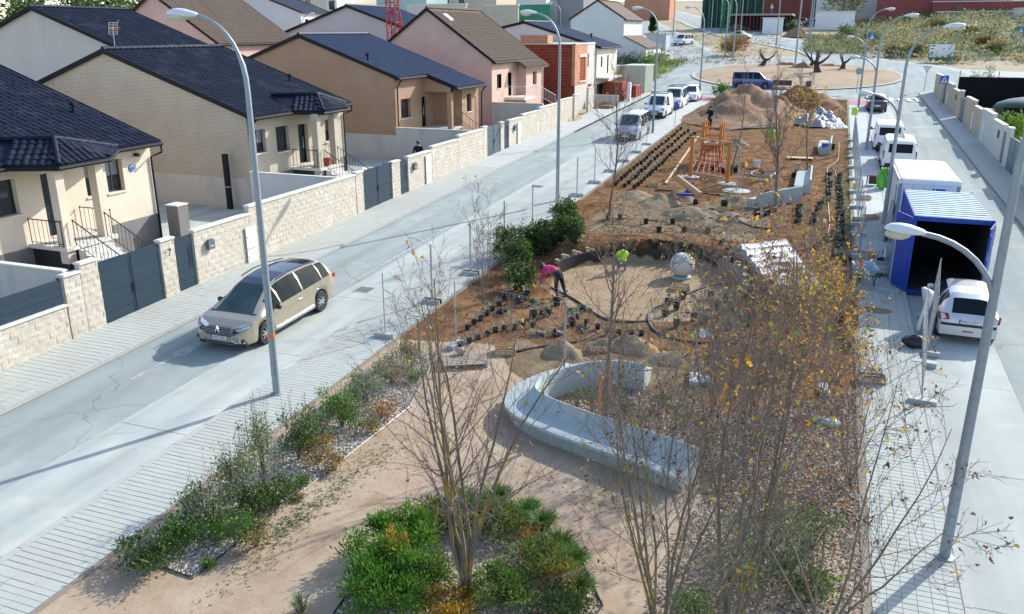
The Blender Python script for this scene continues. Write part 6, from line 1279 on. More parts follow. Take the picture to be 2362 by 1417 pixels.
# ================================================================ vegetation
def leaf_add(b, p, d_, s_, size, wid, m, lobes=False):
    d_ = d_.normalized(); q = p+d_*size
    if lobes:
        n_ = s_.normalized()*size*wid; b.add([p, p+d_*size*.25+n_*1.0, p+d_*size*.55+n_*.45, p+d_*size*.8+n_*.7, q, p+d_*size*.8-n_*.7, p+d_*size*.55-n_*.45, p+d_*size*.25-n_*1.0], [(0,1,2,3,4),(0,4,5,6,7)], m)
    else:
        n_ = s_.normalized()*size*wid; b.add([p, p+d_*size*.45+n_, q, p+d_*size*.45-n_], [(0,1,2,3)], m)
def rv(r_, z0=-1, z1=1): return Vector((r_.uniform(-1,1), r_.uniform(-1,1), r_.uniform(z0,z1)))
def bare_tree(name, label, loc, seed, stems, hgt, r0, spread=.35, lv=(7,5,3), bark=None, twig=None, leaf=(0,0,0), lsize=.07, first=.25, trunk=0.0, curve=.35, cat='tree', leafz=(0,1), tw=.0045, group=None, litter=1.0, fork=.42):
    """leafless tree: stems, three orders of branches, scattered leaves (yellow, brown, green counts)"""
    rg = random.Random(seed); t = thing(name, label, cat, loc, 0, group); tb, cb, lb = MB(), MB(), MB(); tips = []
    def grow(p, d_, L, r_, depth, b):
        k = (7,5,4,3)[min(depth,3)]; pts, rs = [p.copy()], [r_]; q = p.copy(); d_ = d_.normalized()
        for i in range(k):
            d_ = (d_+rv(rg)*(.15+.05*depth)+Vector((0,0,curve*.22))).normalized(); q = q+d_*(L/k); pts.append(q.copy()); rs.append(max(tw*.6, r_*(1-.8*(i+1)/k)))
        b.tube(pts, rs, (7,5,4,3)[min(depth,3)], cap=False)
        if depth >= len(lv): tips.extend([(pts[-1], d_), (pts[-2], d_)]); return
        n = lv[depth]
        for j in range(n):
            u = first+(1-first)*(j+rg.random()*.8)/n if depth == 0 else .2+.75*(j+rg.random())/n
            i = min(k-1, int(u*k)); f_ = u*k-i; p2 = pts[i].lerp(pts[i+1], f_); dd = (pts[i+1]-pts[i]).normalized(); s_ = dd.cross(rv(rg)).normalized()
            a = rg.uniform(.45,.85) if depth else rg.uniform(.5,.95)
            grow(p2, dd*math.cos(a)+s_*math.sin(a), L*fork*(1.25-u*.65)*rg.uniform(.7,1.15), max(tw, rs[i]*.42), depth+1, cb)
        tips.append((pts[-1], d_))
    base = Vector((0,0,-.08))
    if trunk: tb.tube([base, Vector((.02,.01,trunk*.5)), Vector((0,.02,trunk))], [r0*1.9, r0*1.5, r0*1.3], 10); base = Vector((0,.02,trunk-.02))
    for k in range(stems):
        a = 2*math.pi*(k+rg.uniform(-.3,.3))/stems; sp = spread*rg.uniform(.45,1.1) if stems > 1 else 0; L = (hgt-trunk)*rg.uniform(.78,1.05)/math.cos(min(.9,sp))
        grow(base+Vector((math.cos(a)*r0*(.8 if stems > 1 else 0), math.sin(a)*r0*(.8 if stems > 1 else 0), 0)), Vector((math.cos(a)*sp, math.sin(a)*sp, 1)), L, r0*(.62 if stems > 1 else 1)*rg.uniform(.7,1.05), 0, tb)
    tr = tb.build('trunk', bark or M_BARK, t, True); cr = cb.build('crown', twig or M_TWIG, t)
    zs = [p.z for p, _ in tips]; lo, hi = min(zs), max(zs)
    pool = [q for q in tips if leafz[0] <= (q[0].z-lo)/(hi-lo+1e-6) <= leafz[1]] or tips
    for m, n in enumerate(leaf):
        for _ in range(n):
            p, d_ = rg.choice(pool); leaf_add(lb, p+rv(rg)*.05, rv(rg,-1.2,.4), rv(rg), lsize*rg.uniform(.6,1.25), .42, m, True)
    if lb.f: lb.build('leaves', [M_L1, M_L2, M_L3], cr, kind='stuff')
    return t
def shrub(label, p, rx, ry, h_, n, mats, seed, size=.08, wid=.22, upb=.6, stems=7, cat='shrub', name='shrub', jag=.3, group=None, weights=None, sprigs=0):
    rg = random.Random(seed); t = thing(name, label, cat, p, 0, group); b, s = MB(), MB(); heads = []
    for k in range(stems):
        a = rg.uniform(0,6.3); rr = rg.uniform(.2,.8); e = Vector((math.cos(a)*rx*rr, math.sin(a)*ry*rr, h_*rg.uniform(.55,1.05))); s.tube([Vector((0,0,-.03)), e*.5+Vector((0,0,.1*h_)), e], [.012+.008*h_,.008,.003], 4, cap=False); heads.append(e)
    cl = [(Vector((math.cos(a)*rx*q, math.sin(a)*ry*q, h_*z)), rg.uniform(.55,1.0)) for a, q, z in ((rg.uniform(0,6.3), math.sqrt(rg.random())*.8, rg.uniform(.2,.8)) for _ in range(max(6, int(9+jag*20))))]
    cl += [(e*.95, .6) for e in heads]
    wts = weights or [1]*len(mats); rad = Vector((rx*.36, ry*.36, h_*.24))
    for _ in range(n):
        c, k = rg.choice(cl); o = Vector((rg.gauss(0,.55), rg.gauss(0,.55), rg.gauss(0,.55))); p_ = c+Vector((o.x*rad.x, o.y*rad.y, o.z*rad.z))*k
        if p_.z < .02: p_.z = rg.uniform(.02,.1)
        d_ = Vector((o.x, o.y, o.z*.6+upb))+rv(rg)*.5; leaf_add(b, p_, d_, d_.cross(rv(rg)), size*rg.uniform(.6,1.3), wid, rg.choices(range(len(mats)), wts)[0])
    for _ in range(sprigs):
        a = rg.uniform(0,6.3); q = rg.uniform(.1,.9); p0 = Vector((math.cos(a)*rx*q*.7, math.sin(a)*ry*q*.7, h_*.5)); e = p0+Vector((rg.uniform(-.2,.2)*rx, rg.uniform(-.2,.2)*ry, h_*rg.uniform(.5,1.0))); s.tube([p0, p0.lerp(e,.5)+rv(rg)*.04, e], [.006,.004,.002], 3, cap=False)
        for j in range(7): q_ = p0.lerp(e, .3+.7*j/7); leaf_add(b, q_, rv(rg,0,1), rv(rg), size*.9, wid, rg.choices(range(len(mats)), wts)[0])
    b.build('foliage', mats, t); s.build('stems', M_TWIG, t); return t
def tuft(label, p, r_, h_, n, m, seed, name='grass_tuft', group=None):
    rg = random.Random(seed); t = thing(name, label, 'grass', p, 0, group); b = MB()
    for _ in range(n):
        a = rg.uniform(0,6.3); q = rg.uniform(0,.35)*r_; o = Vector((math.cos(a)*q, math.sin(a)*q, 0)); e = o+Vector((math.cos(a)*r_*rg.uniform(.4,1), math.sin(a)*r_*rg.uniform(.4,1), h_*rg.uniform(.5,1))); mid = (o+e)/2+Vector((0,0,h_*.28)); s_ = Vector((-math.sin(a),math.cos(a),0))*.008; b.add([o-s_, o+s_, mid+s_, mid-s_, e], [(0,1,2,3),(3,2,4)])
    b.build('blades', m, t); return t
# ---- trees
bare_tree('multi_stem_tree', 'leafless many-stemmed tree rising from the green flower bed', PG(1075,1385), 3, 8, 5.9, .066, .16, (11,6,4), M_BARKY, M_TWIG, (120,30,14), .06, .2, .38, .25, tw=.0032, fork=.36)
p = PG(1390,968); bare_tree('young_tree', 'bare young tree tied to stakes inside the curved bench', p, 5, 1, 5.0, .068, 0, (24,6,4), M_BARK, M_TWIG, (90,35,5), .06, .34, 0, .55, tw=.004, fork=.30)
t = thing('tree_stakes', 'two wooden stakes with a tie beside the young bench tree', 'stakes'); a, e = PG(1382,975), PG(1402,945); MB().tube([a,a+up*1.25],.04,8).build('stake', M_WOOD2, t); MB().tube([e,e+up*1.35],.04,8).build('stake', M_WOOD2, t); MB().bar(a+up*1.0,e+up*1.1,.02,.06).build('tie', M_WHITE, t)
tag(MB().tube([PG(1257,915)+up*0, PG(1257,915)+up*.5],.03,6).build('short_stake', M_WOOD), 'short wooden peg inside the left curve of the bench', 'stake')
bare_tree('young_tree', 'bare young tree beside the left pavement in front of the silver van', PG(1405,508), 8, 1, 6.2, .08, 0, (28,7,4), M_BARKY, M_TWIG, (60,20,20), .06, .30, 0, .8, tw=.005, fork=.34)
bare_tree('young_tree', 'young tree with dense purple-brown twigs beside the concrete bench', PG(1787,488), 11, 1, 5.9, .085, 0, (30,8,6), M_BARK, M_TWIG, (60,20,40), .075, .32, 0, .85, tw=.006, leafz=(0,.35), fork=.34)
bare_tree('young_tree', 'young tree holding yellow leaves near the small concrete bench', PG(1862,398), 12, 1, 5.4, .06, 0, (22,7,4), M_BARK, M_TWIG, (620,40,60), .10, .34, 0, .8, tw=.006, leafz=(0,.7), fork=.34)
bare_tree('young_tree', 'thin bare sapling rising past the play tower', PG(1686,405), 14, 1, 6.2, .055, 0, (12,4,2), M_BARK, M_TWIG, (0,0,0), .06, .45, 0, .9, tw=.005, fork=.26)
for k, (px, py, h_) in enumerate(((1775,300,6.0),(1838,262,5.5),(1765,330,4.0))): bare_tree('young_tree', ('thin bare sapling in front of the dark earth mound, left','thin bare sapling in front of the dark earth mound, right','bare sapling behind the dense twiggy tree')[k], PG(px,py), 20+k, 1, h_, .05, 0, (14,5,3), M_BARK, M_TWIG, (0,0,0), .06, .35, 0, .85, tw=.006, fork=.3)
# foreground right: tall pale stems with brown and yellow leaves
bare_tree('multi_stem_tree', 'pale many-stemmed sapling with brown leaf remnants, bottom right of centre', Vector((-1.55,10.5,T(0,10.5)+.08)), 31, 8, 5.5, .046, .38, (9,6,4), M_BARKY, M_TWIGP, (110,560,30), .06, .16, .1, .42, tw=.004)
bare_tree('multi_stem_tree', 'tall pale-barked sapling with a few green leaves in the right foreground', Vector((-.55,10.9,T(0,11)+.08)), 33, 6, 6.1, .056, .25, (10,6,4), M_BARKY, M_TWIGP, (300,360,130), .075, .18, .1, .45, tw=.004)
bare_tree('multi_stem_tree', 'sapling leaning over the right pavement with dark brown leaves', Vector((.75,11.5,T(0,11.5)+.08)), 37, 6, 3.9, .04, .62, (8,5,4), M_BARK, M_TWIGP, (110,480,20), .06, .2, .05, .25, tw=.004)
for k, (px, py, h_, y_, b_, g_, s_) in enumerate(((1800,1010,4.2,520,260,30,41),(1900,930,3.4,640,200,30,42),(1730,960,4.4,120,260,30,43),(1850,820,2.5,420,160,20,44),(1905,780,2.4,300,120,14,45),(1770,780,2.0,120,160,10,46),(1640,960,3.6,40,180,10,47),(1640,870,3.2,40,160,8,48),(1115,700,3.6,8,40,4,49),(1960,1120,2.9,200,160,10,51))):
    bare_tree('sapling', ('yellow-leaved sapling behind the tall pale stems','yellow-leaved sapling nearest the right pavement edging','brown-twigged sapling beyond the right end of the bench','yellow-leaved sapling in front of the silver stack','yellow sapling beside the wheelbarrow edge of the bed','thin sapling just below the silver stack','bare sapling right of the bench bed','twiggy sapling beyond the bare one right of the bench','bare twiggy sapling beside the left wire fence','low yellow sapling at the kerb on the right')[k], PG(px,py), s_, 5 if k < 9 else 6, h_, .028, .28, (8,5,4), M_BARK, M_TWIG if k % 2 else M_TWIGP, (int(y_*1.5),int(b_*1.3),g_*2), .068, .15, .1, .4, tw=.004)
# ---- dark green potted shrubs by the left fence
for k, (px, py, h_) in enumerate(((1195,632,1.35),(1170,600,1.3),(1225,590,1.25),(1262,575,1.1),(1300,545,1.5),(1205,672,.9),(1318,560,1.0))):
    shrub(('tall dark green shrub nearest the woman in pink','dark green shrub against the wire fence on the left','dark green shrub in the middle of the potted hedge','low dark green shrub behind the tilted pots','tallest dark green shrub at the far end of the hedge','small dark shrub on the soil below the hedge','dark green shrub tipped beside the far pot')[k], PG(px,py), .66,.62,h_*.92,2600,[M_G2,M_G1,M_L3],60+k,.10,.26,.5,9,weights=(7,3,.5),sprigs=5)
for k, (px, py) in enumerate(((1243,592),(1262,583),(1280,570),(1295,562),(1328,568),(1335,540))):
    t = thing('large_pot', ('tilted black pot nearest the woman in the hedge row','tilted black pot second in the hedge row','tilted black pot third in the hedge row','tilted black pot fourth in the hedge row','tilted black pot standing apart below the hedge','tilted black pot at the far end of the hedge row')[k], 'plant pot', PG(px,py)+up*.12, 0, 'tilted large pots'); t.rotation_euler = (R_(-48),R_(-28),0); MB().lathe([(.12,0),(.16,.34),(.17,.36),(.15,.36),(.13,.1)],14).build('pot', mat('pot_sheen%d' % k, (.035,.037,.045), None, 5, .3), t, True, 50); MB().ball((0,0,.33),.14,.14,.04,10,4).build('root_ball', M_SOIL, t)
# ---- gravel strip on the left with its shrubs
GS = [PG(290,1280), PG(445,1335), PG(945,940), PG(1010,815), PG(900,812)]
def stones(name, poly, n, smin, smax, mats, label, seed, kind='stuff', lift=.02):
    rg = random.Random(seed); xs = [p.x for p in poly]; ys = [p.y for p in poly]; b = MB()
    def ins(x, y):
        r_ = False; j = len(poly)-1
        for i in range(len(poly)):
            if (poly[i].y > y) != (poly[j].y > y) and x < (poly[j].x-poly[i].x)*(y-poly[i].y)/(poly[j].y-poly[i].y)+poly[i].x: r_ = not r_
            j = i
        return r_
    k = 0
    while k < n:
        x, y = rg.uniform(min(xs),max(xs)), rg.uniform(min(ys),max(ys))
        if not ins(x, y): continue
        k += 1; s_ = rg.uniform(smin,smax); a = rg.uniform(0,3); z = park_z(x,y)+lift*rg.random(); c_, q = math.cos(a)*s_, math.sin(a)*s_; e = rg.uniform(.55,.9); h_ = s_*rg.uniform(.4,.75)
        b.add([(x+c_,y+q,z),(x-q*e,y+c_*e,z),(x-c_,y-q,z),(x+q*e,y-c_*e,z),(x+.15*s_,y,z+h_)], [(0,1,4),(1,2,4),(2,3,4),(3,0,4)], rg.randrange(len(mats)))
    o = b.build(name, mats, kind=kind); o['label'] = label; o['category'] = 'gravel'; return o
GR = [mat('gravel_pale', (.58,.50,.40), (.46,.39,.31), 9, .9), mat('gravel_white', (.66,.62,.55), None, 9, .9), mat('gravel_tan', (.42,.32,.22), None, 9, .9), mat('gravel_grey', (.36,.33,.29), None, 9, .9)]
stones('gravel', GS, 15000, .02, .048, GR, 'pale gravel strip along the left edge of the park', 1)
def edge_thin(label, pts_, h_=.07): 
    b = MB(); b.tube([p+up*.02 for p in pts_], .02, 4); tag(b.build('edging_strip', M_DARK), label, 'edging')
edge_thin('thin metal edging round the gravel strip', [GS[0],GS[1],GS[1].lerp(GS[2],.5),GS[2],GS[3]])
SH = [(365,1292,.75,.45,[M_G1,M_G2],'low dark green shrub at the near tip of the gravel strip',1100,0),(430,1255,.6,.5,[M_G1,M_G3],'leafy green shrub second from the near tip of the gravel strip',800,4),(492,1215,.65,.9,[M_G4,M_G1],'grey-green bushy shrub near the tip of the gravel strip',900,16),(545,1255,.5,.5,[M_G3,M_G1],'bright broad-leaved plant beside the grey-green shrub',500,2),(560,1175,.55,1.15,[M_G1,M_G4],'tall loose shrub with sprigs over the left pavement',700,18),(610,1120,.5,1.3,[M_G4,M_G1],'tall airy grey-green shrub leaning to the left pavement',520,22),(640,1165,.55,.55,[M_G1,M_G2],'dark green shrub in the middle of the gravel strip',700,4),(590,1262,.35,.4,[M_G1,M_DRY],'small mixed shrub near the inner gravel edge',320,2),(690,1060,.5,1.05,[M_G2,M_G1],'dark upright shrub by the street lamp',800,12),(735,1070,.45,.5,[M_DRY,M_ORNG,M_G1],'rust-tinted shrub on the gravel',400,3),(790,985,.65,.75,[M_G1,M_G3],'round mid-green shrub halfway up the gravel strip',1000,8),(745,1015,.5,.6,[M_G4,M_G1],'grey-green low shrub beside the round one',500,10),(845,935,.6,.7,[M_G1,M_G4],'loose green shrub near the far end of the gravel strip',700,12),(905,885,.6,.6,[M_G4,M_G1,M_DRY],'greyish shrub near the far end of the gravel',700,12),(880,965,.4,.35,[M_DRY,M_ORNG],'small rusty shrub by the inner gravel edge',260,2),(960,880,.35,.3,[M_G3,M_G1],'small bright green cushion at the far gravel end',300,0),(950,845,.5,.6,[M_G4,M_DRY,M_G1],'straggly shrub at the far tip of the gravel',500,12),(700,1118,.16,.16,[M_G3,M_G1],'small green tuft on the inner gravel edge, upper',160,0),(668,1140,.14,.14,[M_G1],'small green tuft on the inner gravel edge, lower',120,0),(483,1310,.15,.15,[M_G3,M_G1],'small green tuft at the near gravel corner',160,0),(770,1085,.3,.3,[M_ORNG,M_DRY,M_G1],'reddish brown low shrub at the inner gravel edge',260,2),(690,1150,.2,.1,[M_DRY,M_G5],'flattened dry tuft beside the gravel',120,0),(590,1190,.5,.5,[M_G1,M_G2],'dense green shrub under the tall airy one',650,4),(850,1000,.3,.3,[M_G1,M_DRY],'small dry green shrub below the round one',240,2)]
for k, (px, py, r_, h_, ms, lab, n, sp) in enumerate(SH): shrub(lab, PG(px,py), r_*.95, r_*.9, h_*1.12, int(n*2.6), ms, 100+k, .06 if h_ > .3 else .05, .24, .5, 8 if n > 300 else 3, sprigs=sp)
# ---- flower bed at the foot of the big tree
FB = [PG(770,1417), PG(860,1290), PG(960,1180), PG(1060,1135), PG(1200,1170), PG(1330,1270), PG(1390,1400), PG(1300,1500), PG(900,1500)]
stones('gravel', FB, 4200, .02, .045, GR, 'pale gravel showing under the multi-stemmed tree', 2)
edge_thin('thin metal edging round the flower bed', FB+[FB[0]])
FBS = [(870,1330,.75,.62,[M_G3,M_G1],'large bright green shrub at the left of the flower bed',2600,.10),(930,1270,.6,.6,[M_G3,M_G1],'bright green shrub behind the large one in the flower bed',2000,.10),(900,1400,.7,.6,[M_G3,M_G1,M_G2],'bright green shrub at the bottom of the flower bed',2200,.10),(1000,1220,.55,.5,[M_G1,M_ORNG,M_G3],'orange-tinted green shrub at the back of the flower bed',1400,.08),(1085,1200,.55,.45,[M_G1,M_G3],'green shrub behind the tree trunk in the flower bed',1300,.08),(1170,1230,.55,.45,[M_G1,M_ORNG],'green and orange shrub right of the tree trunk',1300,.08),(1250,1330,.6,.5,[M_G1,M_G2,M_ORNG],'dark green shrub right of the tree with orange tips',1600,.08),(1160,1395,.55,.45,[M_G1,M_G3],'green shrub at the bottom edge right of the trunk',1300,.09),(1040,1430,.5,.4,[M_ORNG,M_L1,M_G1],'orange and yellow shrub at the bottom edge of the frame',1200,.07),(915,1325,.28,.72,[M_ORNG,M_L1],'small orange seed-headed shrub amid the bright green one',520,.06),(1290,1360,.3,.5,[M_ORNG,M_L1,M_G1],'small orange shrub at the right of the flower bed',480,.06),(990,1345,.4,.5,[M_G1,M_G3],'green shrub left of the tree trunk',900,.09),(1225,1270,.2,.4,[M_ORNG],'rusty seed head clump beside the grasses',220,.05),(1290,1420,.5,.4,[M_G2,M_G1],'dark green shrub at the lower right of the bed',1000,.08)]
for k, (px, py, r_, h_, ms, lab, n, sz) in enumerate(FBS): shrub(lab, PG(px,py), r_*1.15, r_*1.15, h_*1.12, int(n*2.5), ms, 200+k, sz*.9, .15, .9, 8, jag=.8, weights=[8,.9,.5][:len(ms)] if ms[0] not in (M_ORNG,) else None)
for k, (px, py) in enumerate(((1290,1270),(1320,1310),(1250,1220),(1150,1160),(1335,1370),(1215,1195))): tuft(('grey-green grass tuft at the right edge of the flower bed','second grass tuft down the right edge of the flower bed','grass tuft behind the orange seed head','grass tuft at the top of the flower bed','grass tuft lowest at the right of the bed','small grass tuft near the top of the bed')[k], PG(px,py), .36,.34,330,M_G1 if k % 2 == 0 else M_G3,300+k)
tuft('small leafy plant cut by the bottom edge of the frame', PG(695,1410), .22,.3,60,M_G5,320)
# ---- right foreground bed: gravel, leaf litter, shrubs
RB = [PG(1480,1420), PG(1560,1240), PG(1640,1120), PG(1660,960), PG(1985,900), PG(2000,1417), PG(2000,1550), PG(1500,1550)]
stones('gravel', RB, 10000, .02, .045, GR, 'pale gravel under the saplings on the right', 3)
def litter(name, poly, n, mats, label, seed, size=.05):
    rg = random.Random(seed); xs = [p.x for p in poly]; ys = [p.y for p in poly]; b = MB(); k = 0
    while k < n:
        x, y = rg.uniform(min(xs),max(xs)), rg.uniform(min(ys),max(ys)); r_ = False; j = len(poly)-1
        for i in range(len(poly)):
            if (poly[i].y > y) != (poly[j].y > y) and x < (poly[j].x-poly[i].x)*(y-poly[i].y)/(poly[j].y-poly[i].y)+poly[i].x: r_ = not r_
            j = i
        if not r_: continue
        k += 1; leaf_add(b, Vector((x,y,park_z(x,y)+.012+.02*rg.random())), rv(rg,-.1,.35), rv(rg,-.3,.3), size*rg.uniform(.5,1.4), .42, rg.randrange(len(mats)), True)
    o = b.build(name, mats, kind='stuff'); o['label'] = label; o['category'] = 'leaf litter'; return o
litter('leaf_litter', RB, 5200, [M_L2, M_DRY, M_ORNG], 'brown leaves fallen under the saplings on the right', 4)
BB = [p.copy() for p in BENCH_PTS]+[PG(1720,960), PG(1700,1060)]
stones('bark_mulch', BB, 7000, .02, .05, [mat('mulch_a', (.36,.27,.19), None, 9, .9), mat('mulch_b', (.26,.16,.10), None, 9, .9), GR[0], mat('mulch_c', (.42,.36,.29), None, 9, .9)], 'leaf and bark mulch inside the curved bench', 5); litter('leaf_litter', BB, 3200, [M_L2, M_DRY, M_ORNG], 'brown leaves inside the curved bench', 6)
for k, (px, py, h_, r_) in enumerate(((1330,945,.6,.18),(1365,955,.7,.2),(1350,880,.4,.15),(1440,950,.35,.2),(1580,985,.5,.35),(1480,980,.3,.2),(1530,940,.3,.2))): shrub(('thin green plant in the bench bed, left','thin grey-green plant next to the stakes','small plant against the inside of the bench','small plant right of the stakes in the bench bed','bushy plant in the bench bed near its right end','low weed in the middle of the bench bed','low weed at the back of the bench bed')[k], PG(px,py), r_,r_,h_,260,[M_G4,M_G1],400+k,.05,.24,.7,4,sprigs=4)
for k, (px, py, h_, r_, n, ms) in enumerate(((1760,1290,1.0,.8,2200,[M_G1,M_G4]),(1870,1270,.8,.6,1500,[M_G1,M_G2]),(1690,1350,.7,.6,1200,[M_G4,M_G1]),(1830,1370,.6,.6,1200,[M_G1,M_G2]),(1600,1420,.4,.4,700,[M_G1,M_G3]),(1870,1390,.5,.5,900,[M_G2,M_G1]),(1780,1180,.5,.4,600,[M_G4,M_DRY]))): shrub(('grey-green shrub among the pale stems, bottom right','dark shrub beside the gravel, bottom right','grey-green shrub left among the pale stems','low dark shrub at the bottom edge on the right','small bright shrub at the bottom edge right of centre','dark shrub in the bottom right gravel','dry grey shrub above the bottom right shrubs')[k], PG(px,py), r_,r_,h_,n,ms,420+k,.075,.14,.9,9,jag=.6,sprigs=8)
# weeds on the sandy path
b = MB(); rg = random.Random(9)
for cx_, cy_, n, sp in ((690,1195,420,70),(640,1240,160,60),(760,1140,220,70),(820,1080,160,60),(900,1040,120,60),(560,1330,90,80),(1390,1120,60,40)):
    for _ in range(n):
        u = rg.gauss(0,1); p = PG(cx_+u*sp*.8+rg.gauss(0,14), cy_-u*sp*.55+rg.gauss(0,14))
        for _k in range(3): leaf_add(b, p+rv(rg,0,0)*.02, rv(rg,.1,.7), rv(rg), .045*rg.uniform(.5,1.3), .22, rg.randrange(2))
o = b.build('weeds', [M_G5, M_G1], kind='stuff'); o['label'] = 'scattered low weeds on the sandy path'; o['category'] = 'weeds'
litter('leaf_litter', [PG(1180,1060),PG(1600,1200),PG(1480,1400),PG(1000,1150)], 260, [M_L2, M_ORNG], 'few fallen leaves on the sandy path in front of the bench', 8)
litter('soil_debris', [PG(1030,780),PG(1250,640),PG(1420,470),PG(1980,470),PG(1975,900),PG(1500,800),PG(1250,840)], 5200, [M_L2, M_DRY, M_SOIL, M_WOOD3], 'twigs and leaves strewn over the planted soil', 12, .055)
b = MB(); rg = random.Random(19)
for _ in range(2600):
    x, y = rg.uniform(-10.9,1.2), rg.uniform(21.5,60); s_ = rg.uniform(.02,.07)
    if math.hypot(x-PC[0],y-PC[1]) < PR: continue
    z = park_z(x,y); b.add([(x-s_,y,z),(x,y-s_*.8,z),(x+s_,y+.01,z),(x,y+s_,z),(x,y,z+s_*.9)], [(0,1,4),(1,2,4),(2,3,4),(3,0,4)])
o = b.build('clods', M_SOIL, kind='stuff'); o['label'] = 'clods of earth over the planted soil'; o['category'] = 'soil'
bush_far = shrub('leafy green bush behind the big dirt mound', Vector((-10.6,88.2,T(0,88))), .9,.8,1.6,700,[M_G1,M_G3],500,.2,.3,.5,6)
b = MB(); rg = random.Random(23)
for x0_, x1_, y0_, y1_, n in ((.6,1.3,68,89,700),(-11.1,-10.2,66,89,700),(1.1,1.45,34,66,500)):
    for _ in range(n): x, y = rg.uniform(x0_,x1_), rg.uniform(y0_,y1_); leaf_add(b, Vector((x,y,park_z(x,y))), rv(rg,.6,1.6), rv(rg), .18*rg.uniform(.4,1.2), .16, rg.randrange(2))
o = b.build('verge_grass', [M_G5, M_GRASS], kind='stuff'); o['label'] = 'green weeds along the park edges'; o['category'] = 'grass'
# ================================================================ right-hand street wall and house
def rwall(label, segs, m, x=9.75):
    t = thing('street_wall', label, 'wall')
    for y0, y1, h_ in segs:
        z = T(0,(y0+y1)/2)+h_; MB().box(x,x+.2,y0,y1,T(0,y0)-.2,z).build('wall_core', m, t); MB().box(x-.04,x+.24,y0-.02,y1+.02,z,z+.06).build('cap_stone', M_CAP, t)
        if m is M_TAN or m is M_PANELB: 
            for k in range(int((z-T(0,y0))/.22)): MB().box(x-.008,x,y0+.01,y1-.01,z-.02-(k+1)*.22+.008,z-.02-k*.22).build('block_course', m, t)
    return t
M_PANELB = mat('pale_block', (.56,.55,.50), (.48,.47,.43), 1.5, .9, .3, 30)
rwall('pale block wall nearest on the right pavement', [(36,44.5,1.9),(44.5,49.5,2.05),(49.5,52.0,2.2)], M_PANELB); rwall('pale block wall in the middle of the right pavement', [(55.2,56.1,2.25),(57.4,61.5,2.1),(61.5,66,2.25)], M_PANELB)
rwall('tan block wall in the middle of the right pavement', [(66.2,70,2.0),(70,74.5,2.2)], M_TAN); rwall('tan block wall at the far corner of the right pavement', [(77.4,78.4,2.25),(79.2,83.5,2.0),(83.5,88,2.15),(90,98.5,2.2)], M_TAN)
def gate_r(label, y0, y1, h_, leaves, m): 
    t = gate(label, y0, y1, T(0,y0)+h_, leaves, 4, x=9.84, m=m, handle=False); return t
M_GREYG = mat('slate_gate', (.13,.15,.19), (.11,.125,.16), 4, .5)
gate_r('slate grey gate nearest on the right pavement', 52.1, 55.1, 1.95, 2, M_GREYG); gate_r('narrow slate gate on the right pavement', 56.2, 57.3, 1.95, 1, M_GREYG); gate_r('slate grey double gate between tan piers on the right', 74.6, 77.3, 1.95, 2, M_GREYG); gate_r('dark brown gate near the far right corner', 88.1, 89.9, 1.95, 1, mat('brown_gate', (.04,.03,.035), None, 5, .5))
for k, (y, m) in enumerate(((47.0,M_WHITE),(64.0,M_WHITE),(69.5,M_WHITE),(86.0,M_WHITE))): tag(MB().box(9.7,9.735,y,y+.45,T(0,y)+.3,T(0,y)+1.5).build('meter_cabinet', m), ('white meter cabinet on the nearest pale wall, right pavement','white meter cabinet on the middle pale wall, right pavement','white meter cabinet on the tan wall, right pavement','white meter cabinet on the far tan wall, right pavement')[k], 'cabinet')
for k, y in enumerate((58.4,80.2)): tag(MB().box(9.68,9.735,y,y+.3,T(0,y)+1.3,T(0,y)+1.75).build('mailbox', M_DARK), ('dark mailbox on the middle pale wall, right pavement','dark mailbox on the tan wall, right pavement')[k], 'mailbox')
t = thing('mesh_screen', 'long black screened fence across the right-hand plot', 'fence'); MB().box(10.2,19,84.0,84.06,T(0,84)+.3,T(0,84)+2.9).build('screen', mat('black_screen', (.012,.012,.014), None, 8, .9), t)
for x in (10.2,13.2,16.2,19): MB().tube([(x,84.1,T(0,84)),(x,84.1,T(0,84)+3.4)],.03,6).build('post', M_DARK, t)
t = thing('mesh_screen', 'nearer black screened fence beside the green cover, right edge', 'fence'); MB().box(11.5,24,69.0,69.06,T(0,69)+.0,T(0,69)+2.0).build('screen', mat('black_screen2', (.012,.012,.014), None, 8, .9), t)
b = MB(); b.ball((0,0,0),3.4,3.0,.9,24,8); tag(b.build('pool_cover', mat('green_cover', (.02,.07,.055), (.012,.045,.035), .8, .6), smooth=True, loc=(15.2,75.5,T(0,75)+1.3)), 'domed dark green pool cover in the right-hand plot', 'pool cover')
shrub('bright yellow-green bush behind the right-hand wall', Vector((11.2,62.5,T(0,62)+.6)), 1.0,1.4,1.6,1100,[mat('lime_leaf', (.30,.36,.03), (.18,.25,.02), 4, .6),M_G3],520,.22,.3,.5,6); shrub('grey-green olive bush behind the far right-hand wall', Vector((13.3,92.5,T(0,92))), 1.3,1.3,3.0,900,[M_G4,M_G5],521,.22,.2,.5,6)
t, ro = simple_house('tan rendered house with dark roof at the right edge', 82, 92, 22.5, T(0,84)+7.2, 5.3, 1.9, mat('tan_render', (.46,.36,.25), (.41,.32,.22), 1, .9), M_TILE, zb=1.5)
for k, (a, e) in enumerate(((17.7,18.15),(19.1,19.55))): MB().box(a,e,81.93,81.99,T(0,82)+2.9,T(0,82)+4.4).build('window', M_PANE, t)
MB().box(18.4,18.6,81.95,81.99,T(0,82),T(0,82)+4.8).build('pilaster', M_CAP, t); MB().box(20.0,27.8,81.9,81.985,T(0,82)+1.5,T(0,82)+4.9).build('brick_panel', M_ORBLK, t)
